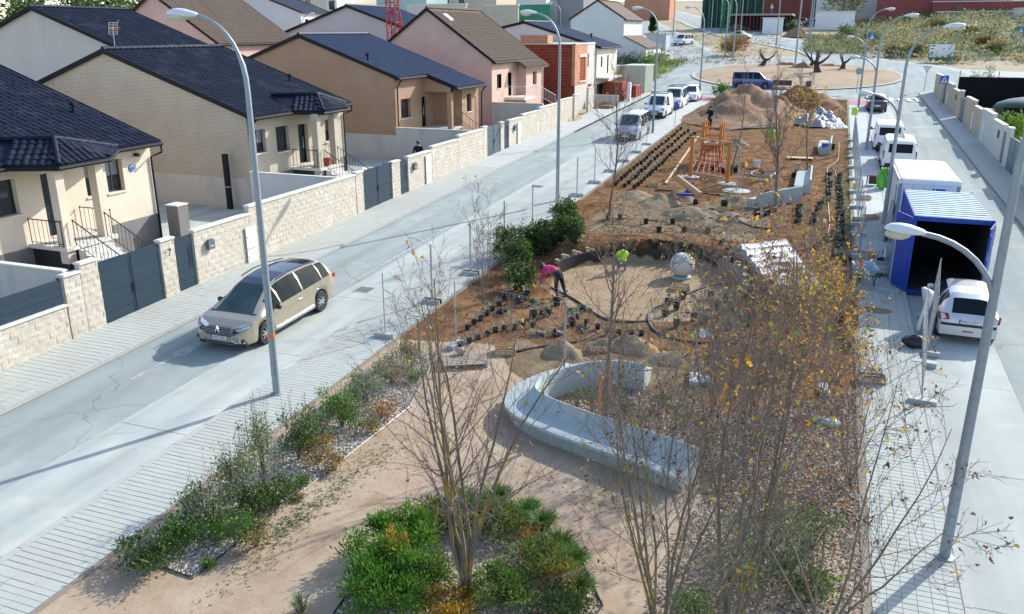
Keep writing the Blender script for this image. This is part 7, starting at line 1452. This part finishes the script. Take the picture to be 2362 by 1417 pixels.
# ================================================================ signs
def sign(label, p, h_, kind, rz=0.0, r_=.35):
    t = thing('road_sign', label, 'sign', p, rz); MB().tube([(0,0,0),(0,0,h_)],.03,8).build('post', M_GALV, t, True); n = 24
    cir = lambda q: [(q*math.cos(2*math.pi*i/n), h_-r_+q*math.sin(2*math.pi*i/n)) for i in range(n)]
    tri = lambda q, dn: [(0,h_-r_-dn*q),(q*.87*dn,h_-r_+dn*q*.5),(-q*.87*dn,h_-r_+dn*q*.5)]
    if kind == 'noentry': pl = MB().prism(cir(r_),'y',-.06,-.035).build('plate', M_SIGNR, t); MB().box(-r_*.65,r_*.65,-.068,-.06,h_-r_-.07,h_-r_+.07).build('bar', M_WHITE, pl)
    elif kind == 'round': MB().prism(cir(r_),'y',-.06,-.035).build('plate', M_GALV, t)
    elif kind == 'yield': pl = MB().prism(tri(r_*1.25,1),'y',-.06,-.035).build('plate', M_SIGNR if 0 else M_GALV, t); MB().prism(tri(r_*.9,1),'y',-.068,-.06).build('field', M_WHITE, pl)
    elif kind == 'cross':
        pl = MB().box(-r_,r_,-.06,-.035,h_-2*r_,h_).build('plate', M_SIGNB, t); MB().prism([(-r_*.8,h_-1.8*r_),(r_*.8,h_-1.8*r_),(0,h_-.2*r_)],'y',-.068,-.06).build('triangle', M_WHITE, pl)
        b = MB(); b.box(-.03,.03,-.074,-.068,h_-1.2*r_,h_-.85*r_); b.bar((0,-.071,h_-1.2*r_),(-.1,-.071,h_-1.65*r_),.006,.05); b.bar((0,-.071,h_-1.2*r_),(.1,-.071,h_-1.65*r_),.006,.05); b.ball((0,-.071,h_-.72*r_),.04,.004,.04,8,5); b.build('walker', M_BLACK, pl)
sign('red no-entry sign in front of the dry roadside bush', G(1718,136), 2.3, 'noentry'); sign('blue crossing sign on the right pavement', G(2168,248)+up*.1, 2.7, 'cross', .1, .36); sign('triangular give-way sign at the right corner of the roundabout', G(2131,212)+up*.1, 2.6, 'yield', 0, .36); sign('grey back of a round sign near the roundabout', G(1975,216)+up*.1, 2.5, 'round'); sign('small blue crossing sign beyond the roundabout', G(2006,128), 3.0, 'cross', 0, .4); sign('small blue crossing sign on the hillside at the right edge', G(2350,98), 2.2, 'cross', 0, .4)
p = G(2168,143); t = thing('billboard', 'white information board with a green foot beside the hillside', 'billboard', p)
for s in (-1.1,1.1): MB().box(s-.05,s+.05,-.05,.05,0,2.2).build('post', M_GALV, t)
pl = MB().box(-1.5,1.5,-.1,-.051,.55,2.25).build('panel', M_PLATEW, t); MB().box(-1.5,1.5,-.104,-.1,.36,.55).build('green_foot', M_GREENM, pl)
for x, z, w_ in ((-1.35,2.0,.5),(-1.35,1.6,.4),(-1.35,1.15,.35),(-.6,1.35,.15),(.1,1.65,.25)): MB().box(x,x+w_,-.104,-.1,z,z+.12).build('print_line', M_GALV if x > -1 else M_BLACK, pl)
def bench_far(label, px, py, w_, h_): p = G(px,py); t = thing('street_bench', label, 'bench', p); MB().box(-w_/2,w_/2,-.05,.05,.4,.4+h_).build('backrest', mat('bench_brown%d' % px, (.06,.035,.03), None, 8, .7), t); [MB().box(s*w_*.45-.03,s*w_*.45+.03,-.04,.3,0,.5).build('leg', M_DARK, t) for s in (-1,1)]; MB().box(-w_/2,w_/2,.05,.4,.4,.46).build('seat', M_DARK, t)
bench_far('dark brown street bench behind the dirt mounds', 1803,206,2.0,.55); 
t = thing('litter_bin', 'dark litter bin on posts near the far crossing', 'bin', G(1864,208)); MB().box(-.25,.25,-.2,.2,.3,.95).build('box', M_BLACKP, t); [MB().tube([(s*.27,0,0),(s*.27,0,1.0)],.02,5).build('post', M_GALV, t) for s in (-1,1)]
p = G(2010,176); 
# ================================================================ roundabout island
def olive(label, x, y, seed, h_=3.4, s=1.0):
    rg = random.Random(seed); t = thing('olive_tree', label, 'tree', (x,y,T(x,y)+.2)); tb, lb = MB(), MB()
    lean = rg.uniform(-.6,.6); base = [Vector((0,0,-.2)), Vector((lean*.3,0,.45*s)), Vector((lean*.8,.05,1.0*s))]; tb.tube(base, [.55*s,.36*s,.26*s], 9)
    for k in range(4 if s > .9 else 3):
        a = k*math.pi*2/(4 if s > .9 else 3)+rg.uniform(-.3,.3); p = base[-1]; e = p+Vector((math.cos(a)*1.05*s, math.sin(a)*.7*s, rg.uniform(.5,1.1)*s)); q = e+Vector((math.cos(a)*.4*s, math.sin(a)*.3*s, .6*s)); tb.tube([p, p.lerp(e,.5)+Vector((0,0,-.12)), e, q], [.2*s,.15*s,.11*s,.05*s], 6)
        for _ in range(110):
            o = Vector((rg.gauss(0,.17),rg.gauss(0,.17),rg.gauss(0,.22)))*s; leaf_add(lb, q+o+Vector((0,0,.1)), rv(rg,-.2,1), rv(rg), .15*s, .2, rg.randrange(2))
    for _ in range(160): a = rg.uniform(0,6.3); leaf_add(lb, Vector((math.cos(a)*.6*s*rg.random(),math.sin(a)*.6*s*rg.random(),.1)), rv(rg,.2,1), rv(rg), .22*s, .2, rg.randrange(2))
    tb.build('trunk', mat('olive_bark%d' % seed, (.085,.075,.065), (.045,.04,.035), 4, .9, .8, 12), t, True); lb.build('crown', [M_G5, M_G4], t)
olive('gnarled olive tree on the left of the roundabout', *G(1757,157)[:2], 2, s=.85); olive('largest gnarled olive tree in the middle of the roundabout', *G(1885,176)[:2], 3, s=1.15); olive('gnarled olive tree on the right of the roundabout', *G(1942,166)[:2], 5, s=.85); olive('small olive tree behind the large one on the roundabout', *G(1868,160)[:2], 6, s=.7)
mound('reddish earth mound beside the large olive tree', *G(1850,164)[:2], 2.8,1.8,.9, M_DIRT, seed=31); mound('reddish earth mound at the back of the roundabout', *G(1815,155)[:2], 2.6,1.6,.7, M_DIRT, seed=33); mound('reddish earth mound at the right of the roundabout', *G(1918,158)[:2], 2.6,1.4,.6, M_DIRT, seed=35)
# ================================================================ far lamps
def lampf(lab, px, py, side, h_=8.8, th=1.3): p = G(px,py); lamp(lab, p.x, p.y, side, h_, group='street lamps beyond the roundabout', thin=th)
for k, (px, py, s, h_) in enumerate(((1834,150,-1,16),(1690,140,-1,8.8),(1552,85,1,8.8),(1640,72,-1,8.8),(1672,130,-1,8.6),(1790,108,-1,8.6),(1868,108,-1,8.6),(1865,92,1,10),(1708,80,-1,9))):
    lampf(('tall mast standing in the middle of the roundabout','street lamp beside the dry roadside bush','street lamp on the far left road','street lamp by the green tower mast','slim street lamp beyond the roundabout left of the bush','street lamp beside the far road in front of the white board','street lamp beyond the large olive tree','distant street lamp by the long white container','distant street lamp beside the pale saloon')[k], px, py, s, h_)
p = Vector((-54,82,T(0,82))); lamp('street lamp between the back rows of houses', -62.0, 92, 1, 8.5, group='street lamps beyond the roundabout'); lamp('street lamp behind the navy roof, upper left', -72, 66, -1, 9.0, group='street lamps beyond the roundabout'); lamp('street lamp beside the white graffiti house', -37.5, 120, -1, 8.5, group='street lamps beyond the roundabout')
# ================================================================ left building site and sheds
t = thing('site_shed', 'pale green corrugated shed beside the cream house', 'shed'); x0,x1,y0,y1 = -21.2,-18.9,91.0,95.0; z0 = T(0,91); b = MB(); corr(b,(x0,y0,z0),(x1-x0,0,0),(0,0,2.9),(0,-1,0),10,.04); corr(b,(x1,y0,z0),(0,y1-y0,0),(0,0,2.9),(1,0,0),14,.04); b.build('wall_sheet', mat('pale_green_sheet', (.46,.48,.38), (.38,.40,.31), 1, .6), t); MB().box(x0-.1,x1+.1,y0-.1,y1+.1,z0+2.9,z0+3.0).build('roof', M_CROOF, t)
t = thing('site_shed', 'yellowish boarded shed next to the corrugated one', 'shed'); MB().box(-23.6,-21.25,91.2,95,z0,z0+2.8).build('walls', mat('yellow_board', (.46,.40,.25), None, 2, .8), t); MB().box(-23.7,-21.2,91.1,95.1,z0+2.8,z0+2.88).build('roof', M_GALV, t)
t = thing('block_stack', 'stack of wrapped red bricks on the building site', 'brick stack'); 
for k in range(3): MB().box(-21.6+k*.1,-19.4-k*.1,83.5,86.5,T(0,84)+k*.62,T(0,84)+.6+k*.62).build('brick_bundle', M_REDBLK, t)
t = thing('block_stack', 'lower stack of red bricks nearest the pavement', 'brick stack'); MB().box(-20.0,-18.9,86.8,89.5,T(0,87),T(0,87)+.9).build('brick_bundle', M_REDBLK, t); MB().box(-19.9,-19.0,87,89.3,T(0,87)+.91,T(0,87)+1.2).build('brick_bundle', M_REDBLK, t)
t = thing('trough_wall', 'low concrete retaining wall at the building site', 'wall'); MB().box(-21.4,-18.9,79.0,79.2,T(0,79),T(0,79)+1.1).build('slab', M_RENDER, t)
for k in range(3): tag(MB().ball((0,0,.1),.7,.5,.28,12,6,jit=.2).build('rubble_pile', M_DIRT, loc=(-19.5-k*.5,77.0+k*1.6,T(0,77)+.1)), ('rubble pile nearest the tall gate pier','rubble pile in the middle of the building site','rubble pile beside the low concrete wall')[k], 'rubble')
tag(MB().box(-19.0,-18.7,83.2,83.6,T(0,83),T(0,83)+1.9).build('utility_box', M_PANELW), 'pale utility cabinet standing at the building site edge', 'cabinet')
t = thing('work_trestle', 'red steel trestle at the edge of the building site', 'trestle')
for y in (84.6,85.6): MB().tube([(-18.7,y,T(0,84)),(-18.7,y,T(0,84)+1.5),(-18.2,y,T(0,84)+1.5),(-18.2,y,T(0,84))],.03,5).build('frame_loop', M_REDM, t)
MB().box(-18.7,-18.2,84.5,85.7,T(0,84)+1.5,T(0,84)+1.55).build('plank', M_WOOD3, t)
t = thing('steel_shed', 'blue-grey metal shed by the grass lot', 'shed'); p = G(1512,118); MB().box(p.x-1.6,p.x+1.6,p.y,p.y+4,p.z,p.z+2.6).build('walls', mat('bluegrey_sheet', (.34,.42,.45), None, 1, .6), t); MB().box(p.x-1.7,p.x+1.7,p.y-.1,p.y+4.1,p.z+2.6,p.z+2.7).build('roof', M_GALV, t)
# ================================================================ background buildings
def block(label, px0, px1, pyt, pyb, y, depth, m, name='building', cat='building', win=0, wm=None, band=None):
    """box building whose front stands at distance y, spanning the given picture columns and rows"""
    a, e = ray(px0,pyb), ray(px1,pyb); x0, x1 = a[0]/a[1]*y, e[0]/e[1]*y; zc = ray((px0+px1)/2,pyt); zt = H+zc[2]/zc[1]*y; zb = min(T(x0,y),T(x1,y))-1
    t = thing(name, label, cat); MB().box(x0,x1,y,y+depth,zb,zt).build('wall', m, t); MB().box(x0-.15,x1+.15,y-.15,y+depth+.15,zt,zt+.2).build('roof_edge', M_CAP, t)
    for i in range(win):
        u = x0+(x1-x0)*(i+.5)/win; w_ = MB().box(u-.6,u+.6,y-.06,y-.02,zt-2.6,zt-1.0).build('window', M_PANE, t); MB().box(u-.75,u+.75,y-.12,y-.0,zt-2.75,zt-2.61).build('sill', M_CAP, w_)
    if band: MB().box(x0-.02,x1+.02,y-.05,y-.002,zb,zb+(zt-zb)*band).build('plinth', M_REDBR, t)
    return t, x0, x1, zt
block('beige apartment block with framed windows behind the pink house', 980,1118,-22,40,175,14,M_CREAM,win=4); block('beige block on the right of the apartment block', 1075,1145,-30,70,172,12,mat('sand_render', (.55,.47,.36), None, 1, .9),win=2)
block('pale wall with a dark red foot beyond the pink house', 1118,1195,14,48,150,.5,mat('beige_wall', (.50,.45,.37), None, 1, .9),'boundary_wall','wall',band=.35); block('white factory hall at the top of the picture', 1120,1260,-30,8,240,30,M_RENDERW); block('grey concrete shell building beside the white graffiti house', 1268,1345,-30,45,160,14,mat('bare_concrete', (.26,.26,.275), (.21,.21,.225), .4, .9)); block('grey concrete lift shaft on the shell building', 1268,1285,-12,14,159.5,2,mat('bare_concrete2', (.36,.37,.37), None, .4, .9))
t, a_, e_, z_ = block('green mesh screen on a fence in front of the concrete shell', 1195,1268,11,34,155,.4,M_GREENM,'screen_fence','fence'); block('pale wall between the apartment block and the slate roof', 940,1075,12,60,150,.5,mat('pale_wall', (.56,.54,.49), None, 1, .9),'boundary_wall','wall')
block('cream house behind the white gabled house, upper left', 635,790,-25,25,150,14,M_CREAM,win=3); block('white annexe with tall windows by the cream house', 755,778,-12,28,140,6,M_RENDERW,win=1); block('dark roofed terrace at the top left centre', 525,640,-20,14,150,12,M_ROOFB)
block('teal tarpaulin covered building left of the apartment block', 870,985,-8,45,160,10,mat('teal_sheet', (.33,.46,.44), (.24,.36,.36), .3, .6)); block('red brick wall block behind the slate gabled house', 775,845,-10,16,170,8,M_REDBR)
block('wine red brick factory at the top right', 2030,2330,-30,34,205,30,M_REDBR); block('lower wing of the wine red brick factory', 2150,2420,4,30,203,3,M_REDBR,win=0); block('grey block wall below the red brick factory', 2160,2420,28,46,198,.6,mat('grey_blockwork', (.26,.27,.28), None, .6, .9),'boundary_wall','wall'); block('white building cut by the right edge of the picture', 2346,2480,20,55,190,6,M_RENDERW)
block('pale grey factory hall behind the autumn tree', 1855,2035,-30,22,230,20,mat('pale_grey', (.50,.50,.49), None, .5, .8)); block('white flat panel wall behind the long white container', 1875,1925,-30,40,215,5,M_RENDERW)
t, a_, e_, z_ = block('long white container on the hill', 1880,1970,28,56,190,2.4,M_PANELW,'storage_container','container'); t, a_, e_, z_ = block('white board panel standing at the building site beyond the road', 1758,1805,43,69,178,.3,M_PANELW,'site_board','board')
block('dark red earth retaining wall at the far building site', 1740,1880,-6,34,215,4,mat('red_earth_wall', (.20,.07,.06), (.15,.05,.045), .4, .95)); block('orange brick building at the top centre', 1440,1545,-25,9,230,10,M_ORBLK)
t = thing('site_structure', 'concrete slab on props under construction beyond the road', 'building site'); y = 183.0
xa, xb = ray(1676,60), ray(1825,60); xa, xb = xa[0]/xa[1]*y, xb[0]/xb[1]*y; zt = H+ray(1700,32)[2]/ray(1700,32)[1]*y; MB().box(xa,xb,y,y+12,zt-.35,zt).build('deck_slab', M_WOOD3, t); MB().box(xa,xb,y+6,y+6.3,zt-5,zt-.36).build('back_wall', mat('site_dark', (.05,.03,.035), None, 1, .9), t)
for k in range(18): x = xa+(xb-xa)*(k+.5)/18; MB().tube([(x,y+.3,zt-5),(x,y+.3,zt-.3)],.07,5).build('prop', M_DARK if k % 3 else M_REDM, t)
t = thing('scaffold_net', 'building wrapped in dark green scaffold netting', 'scaffold'); y = 195.0; xa, xb = ray(1620,30), ray(1760,30); xa, xb = xa[0]/xa[1]*y, xb[0]/xb[1]*y; zt = H+ray(1690,-25)[2]/ray(1690,-25)[1]*y; b = MB(); corr(b,(xa,y,8),(xb-xa,0,0),(0,0,zt-8),(0,-1,0),16,.35); b.build('netting', mat('dark_netting', (.035,.10,.07), (.02,.05,.04), .5, .9), t)
for k in range(9): x = xa+(xb-xa)*k/8; MB().tube([(x,y-.5,8),(x,y-.5,zt+.5)],.06,5).build('standard', M_WOOD3, t)
def lattice(label, px, pyb, pyt, y, w_, m, name='tower_mast'):
    q = ray(px,pyb); x = q[0]/q[1]*y; zt = H+ray(px,pyt)[2]/ray(px,pyt)[1]*y; z0 = T(x,y)-1 if y > 100 else 2; t = thing(name, label, 'crane')
    for sx in (-1,1):
        for sy in (-1,1): MB().tube([(x+sx*w_/2,y+sy*w_/2,z0),(x+sx*w_/2,y+sy*w_/2,zt)],.07,5).build('chord', m, t)
    b = MB(); z = z0; k = 0
    while z < zt-w_:
        for (ax_,ay_),(bx_,by_) in (((-1,-1),(1,-1)),((1,-1),(1,1)),((1,1),(-1,1)),((-1,1),(-1,-1))):
            s = 1 if k % 2 else -1; b.tube([(x+ax_*w_/2,y+ay_*w_/2,z if s > 0 else z+w_),(x+bx_*w_/2,y+by_*w_/2,z+w_ if s > 0 else z)],.035,4); b.tube([(x+ax_*w_/2,y+ay_*w_/2,z),(x+bx_*w_/2,y+by_*w_/2,z)],.03,4)
        z += w_; k += 1
    b.build('lattice_bracing', m, t); return t, x, zt
t, x, zt = lattice('red lattice crane mast rising behind the pink house', 908, 80, -40, 75.5, .9, M_REDM); MB().tube([(x+.3,75.5,zt),(x+1.7,75.5,5)],.08,5).build('stay', M_REDM, t); lattice('green lattice crane mast at the far building site', 1672, 60, -40, 180, 1.6, mat('crane_green', (.02,.26,.12), None, 2, .6))
p = Vector((ray(1779,32)[0]/ray(1779,32)[1]*184, 184, H+ray(1779,32)[2]/ray(1779,32)[1]*184)); stander('site worker in a yellow vest and blue trousers on the concrete slab', p, R_(170), mat('yellow_vest', (.65,.62,.05), None, 8, .8), M_SIGNB, M_WHITE)
mound('brown spoil heap in front of the concrete slab', *G(1705,68)[:2], 3.2,2.6,2.0, M_DIRT, seed=41); mound('brown spoil heap beside the hillside shrubs', *G(1838,85)[:2], 3,2.5,1.6, M_DIRT, seed=43)
for k, (px, py, m) in enumerate(((1850,57,mat('maroon_paint', (.20,.02,.07), None, 3, .3)),(1872,60,M_NAVYP))): p = G(px,py); sedan(('maroon car parked at the far building site','dark blue car parked beside the long white container')[k], p.x, p.y, -1.2, m)
# ================================================================ scrub on the hill, roadside bushes, distant trees
b = MB(); rg = random.Random(77)
def clump(c, r_, h_, n, mi, size):
    for _ in range(n):
        o = Vector((rg.gauss(0,.45)*r_, rg.gauss(0,.45)*r_, abs(rg.gauss(0,.5))*h_)); d_ = Vector((o.x/r_,o.y/r_,.6))+rv(rg)*.6; leaf_add(b, c+o, d_, rv(rg), size*rg.uniform(.6,1.4), .3, mi if rg.random() < .75 else rg.randrange(4))
for _ in range(1150):
    u, v = rg.random(), rg.random(); x = 3+u*70; y = 128+v*78
    if math.hypot(x-2, y-128) < 5: continue
    clump(Vector((x,y,T(x,y)+.05)), rg.uniform(.8,2.0), rg.uniform(.5,1.3), 34, rg.choices((0,1,2,3),(3,3,3,1))[0], .5)
for _ in range(160):
    px, py = rg.uniform(1860,2000), rg.uniform(86,125); q = G(px,py); clump(q, rg.uniform(.5,1.2), rg.uniform(.4,.9), 30, rg.choices((0,1,2,3),(2,4,2,1))[0], .4)
o = b.build('hillside_scrub', [M_G4, M_G5, M_DRY, M_G1], kind='stuff'); o['label'] = 'weeds and scrub covering the hillside'; o['category'] = 'scrub'
b = MB()
for _ in range(500):
    x, y = rg.uniform(-32,-20), rg.uniform(100,127); clump(Vector((x,y,T(x,y)+.1)), .8, .25, 14, rg.choice((3,3,3,1)), .22)
for _ in range(60): x, y = rg.uniform(-30,-24), rg.uniform(119,127); clump(Vector((x,y,T(x,y)+.1)), 1.2, 1.2, 40, rg.choice((0,1)), .4)
o = b.build('lot_grass', [M_G3, M_G5, M_DRY, M_GRASS], kind='stuff'); o['label'] = 'long grass and weeds on the green lot'; o['category'] = 'grass'
b = MB()
for _ in range(420): px, py = rg.uniform(1500,1800), rg.uniform(70,150); q = G(px,py); clump(q, .5, .2, 8, 2, .25)
o = b.build('median_weeds', [M_G4, M_G5, M_DRY, M_G1], kind='stuff'); o['label'] = 'sparse dry weeds between the far roads'; o['category'] = 'weeds'
shrub('large golden dry bush beside the no-entry sign', G(1690,128), 2.6,2.0,2.6,2600,[mat('gold_bush', (.36,.24,.06), (.24,.15,.04), 2, .9),M_DRY],530,.45,.10,1.2,16,jag=.9)
for k, (px, py, r_, h_, ms) in enumerate(((1955,88,2.0,2.2,[M_G4,M_G1]),(2060,130,1.5,1.3,[M_DRY,M_ORNG,M_G5]),(2110,130,1.6,1.4,[M_G5,M_DRY]),(2260,110,1.4,1.5,[M_ORNG,M_G5]),(2240,82,1.2,1.2,[M_DRY,M_ORNG]),(2160,66,1.6,1.4,[M_G1,M_DRY]),(2060,45,3.0,2.6,[M_G5,M_G1]),(1505,95,1.2,1.2,[M_G4,M_DRY]),(1440,90,1.4,1.4,[M_G4,M_G1]),(1835,70,2.0,1.6,[M_G4,M_G1]),(2290,125,1.6,1.6,[M_G5,M_DRY]),(2010,100,1.4,1.6,[M_G4,M_G1]))): shrub(('tall grey-green bush beyond the far crossing sign','rusty bush at the foot of the hill, left of the board','greenish bush between the rusty bush and the board','brown bush on the hill above the board','dark dry bush high on the hill','green bush high on the hill below the brick factory','wide dark bush beside the brick factory corner','grey bush by the blue-grey shed','grey bush in front of the graffiti wall','green bush behind the spoil heap at the site','bush at the foot of the hill near the right house','bush beside the far crossing sign')[k], G(px,py), r_,r_,h_,700,ms,540+k,.4,.3,.5,6)
def far_tree(label, x, y, h_, r_, ms, seed, cone=False):
    rg2 = random.Random(seed); t = thing('pine_tree' if cone else 'leafy_tree', label, 'tree', (x,y,T(x,y))); MB().tube([(0,0,-.3),(rg2.uniform(-.3,.3),0,h_*.55),(0,0,h_*.85)],[.3,.2,.06],7).build('trunk', M_BARK, t, True); b_ = MB()
    cs = [(Vector((math.cos(a)*q, math.sin(a)*q, z)), rg2.uniform(.5,1)) for a, q, z in ((rg2.uniform(0,6.3), r_*math.sqrt(rg2.random())*.85, h_*rg2.uniform(.25,.95)) for _ in range(34))]
    for c_, k in cs:
        f_ = (1-(c_.z/h_)*.75) if cone else 1; c_ = Vector((c_.x*f_, c_.y*f_, c_.z))
        for _ in range(70): o = Vector((rg2.gauss(0,.5),rg2.gauss(0,.5),rg2.gauss(0,.38)))*r_*.36*k; leaf_add(b_, c_+o, o.normalized()+rv(rg2)*.6, rv(rg2), .55*rg2.uniform(.5,1.3), .3, rg2.randrange(len(ms)))
    b_.build('crown', ms, t)
far_tree('round autumn tree behind the long white container', *[ray(1943,20)[0]/ray(1943,20)[1]*208, 208], 8, 4.0, [M_G5,mat('olive_autumn', (.22,.20,.04), (.14,.13,.03), 1, .8)], 600)
k = 0
for x, y, h_, r_, ms in ((-78,58,9,4.5,[M_G5,M_DRY]),(-86,62,8,4,[M_G4,M_G5]),(-74,66,9,4,[M_G2,M_G1]),(-84,72,10,4.5,[M_G2,M_G1]),(-92,66,12,5,[M_G2]),(-80,80,11,4.5,[M_G2,M_G1]),(-93,80,11,5,[M_G1,M_G2]),(-104,76,12,5,[M_G2]),(-88,92,11,5,[M_G2,M_G1]),(-112,88,12,6,[M_G2]),(-100,96,12,5,[M_G1,M_G2]),(-72,50,7,3,[M_G3,M_DRY]),(-120,72,12,6,[M_G2]),(-98,112,11,5,[M_G2,M_G1]),(-110,104,12,6,[M_G2])):
    far_tree(('pale autumn tree at the top left corner','grey leafless-looking tree at the top left corner','dark pine nearest behind the navy roof','dark pine second behind the navy roof','tall dark pine at the top left','dark pine above the end of the navy roof','green pine left of the pink gable','dark pine far behind the navy roof','dark pine just left of the brown roof','dark pine deepest in the upper left','green pine beyond the street lamp, upper left','low yellow-green tree at the left edge','dark pine at the far left','dark pine behind the brown roof','dark pine between the far pines')[k], x, y, h_, r_, ms, 610+k, M_G2 in ms); k += 1
for k, (px, py, h_) in enumerate(((1505,78,3.6),(1303,42,3.2))): p = G(px,py); far_tree(('slim dark cypress by the far left road','slim dark cypress beside the graffiti house')[k], p.x, p.y, h_, .6, [M_G2], 640+k, True)
b = MB()
for _ in range(90): x, y = rg.uniform(-42,-38), rg.uniform(128,140); clump(Vector((x,y,T(x,y)+.1)), .8, 1.2, 30, rg.choice((1,3)), .35)
o = b.build('hedge', [M_G4, M_G1, M_DRY, M_G2]); tag(o, 'dark hedge left of the white graffiti house', 'hedge')
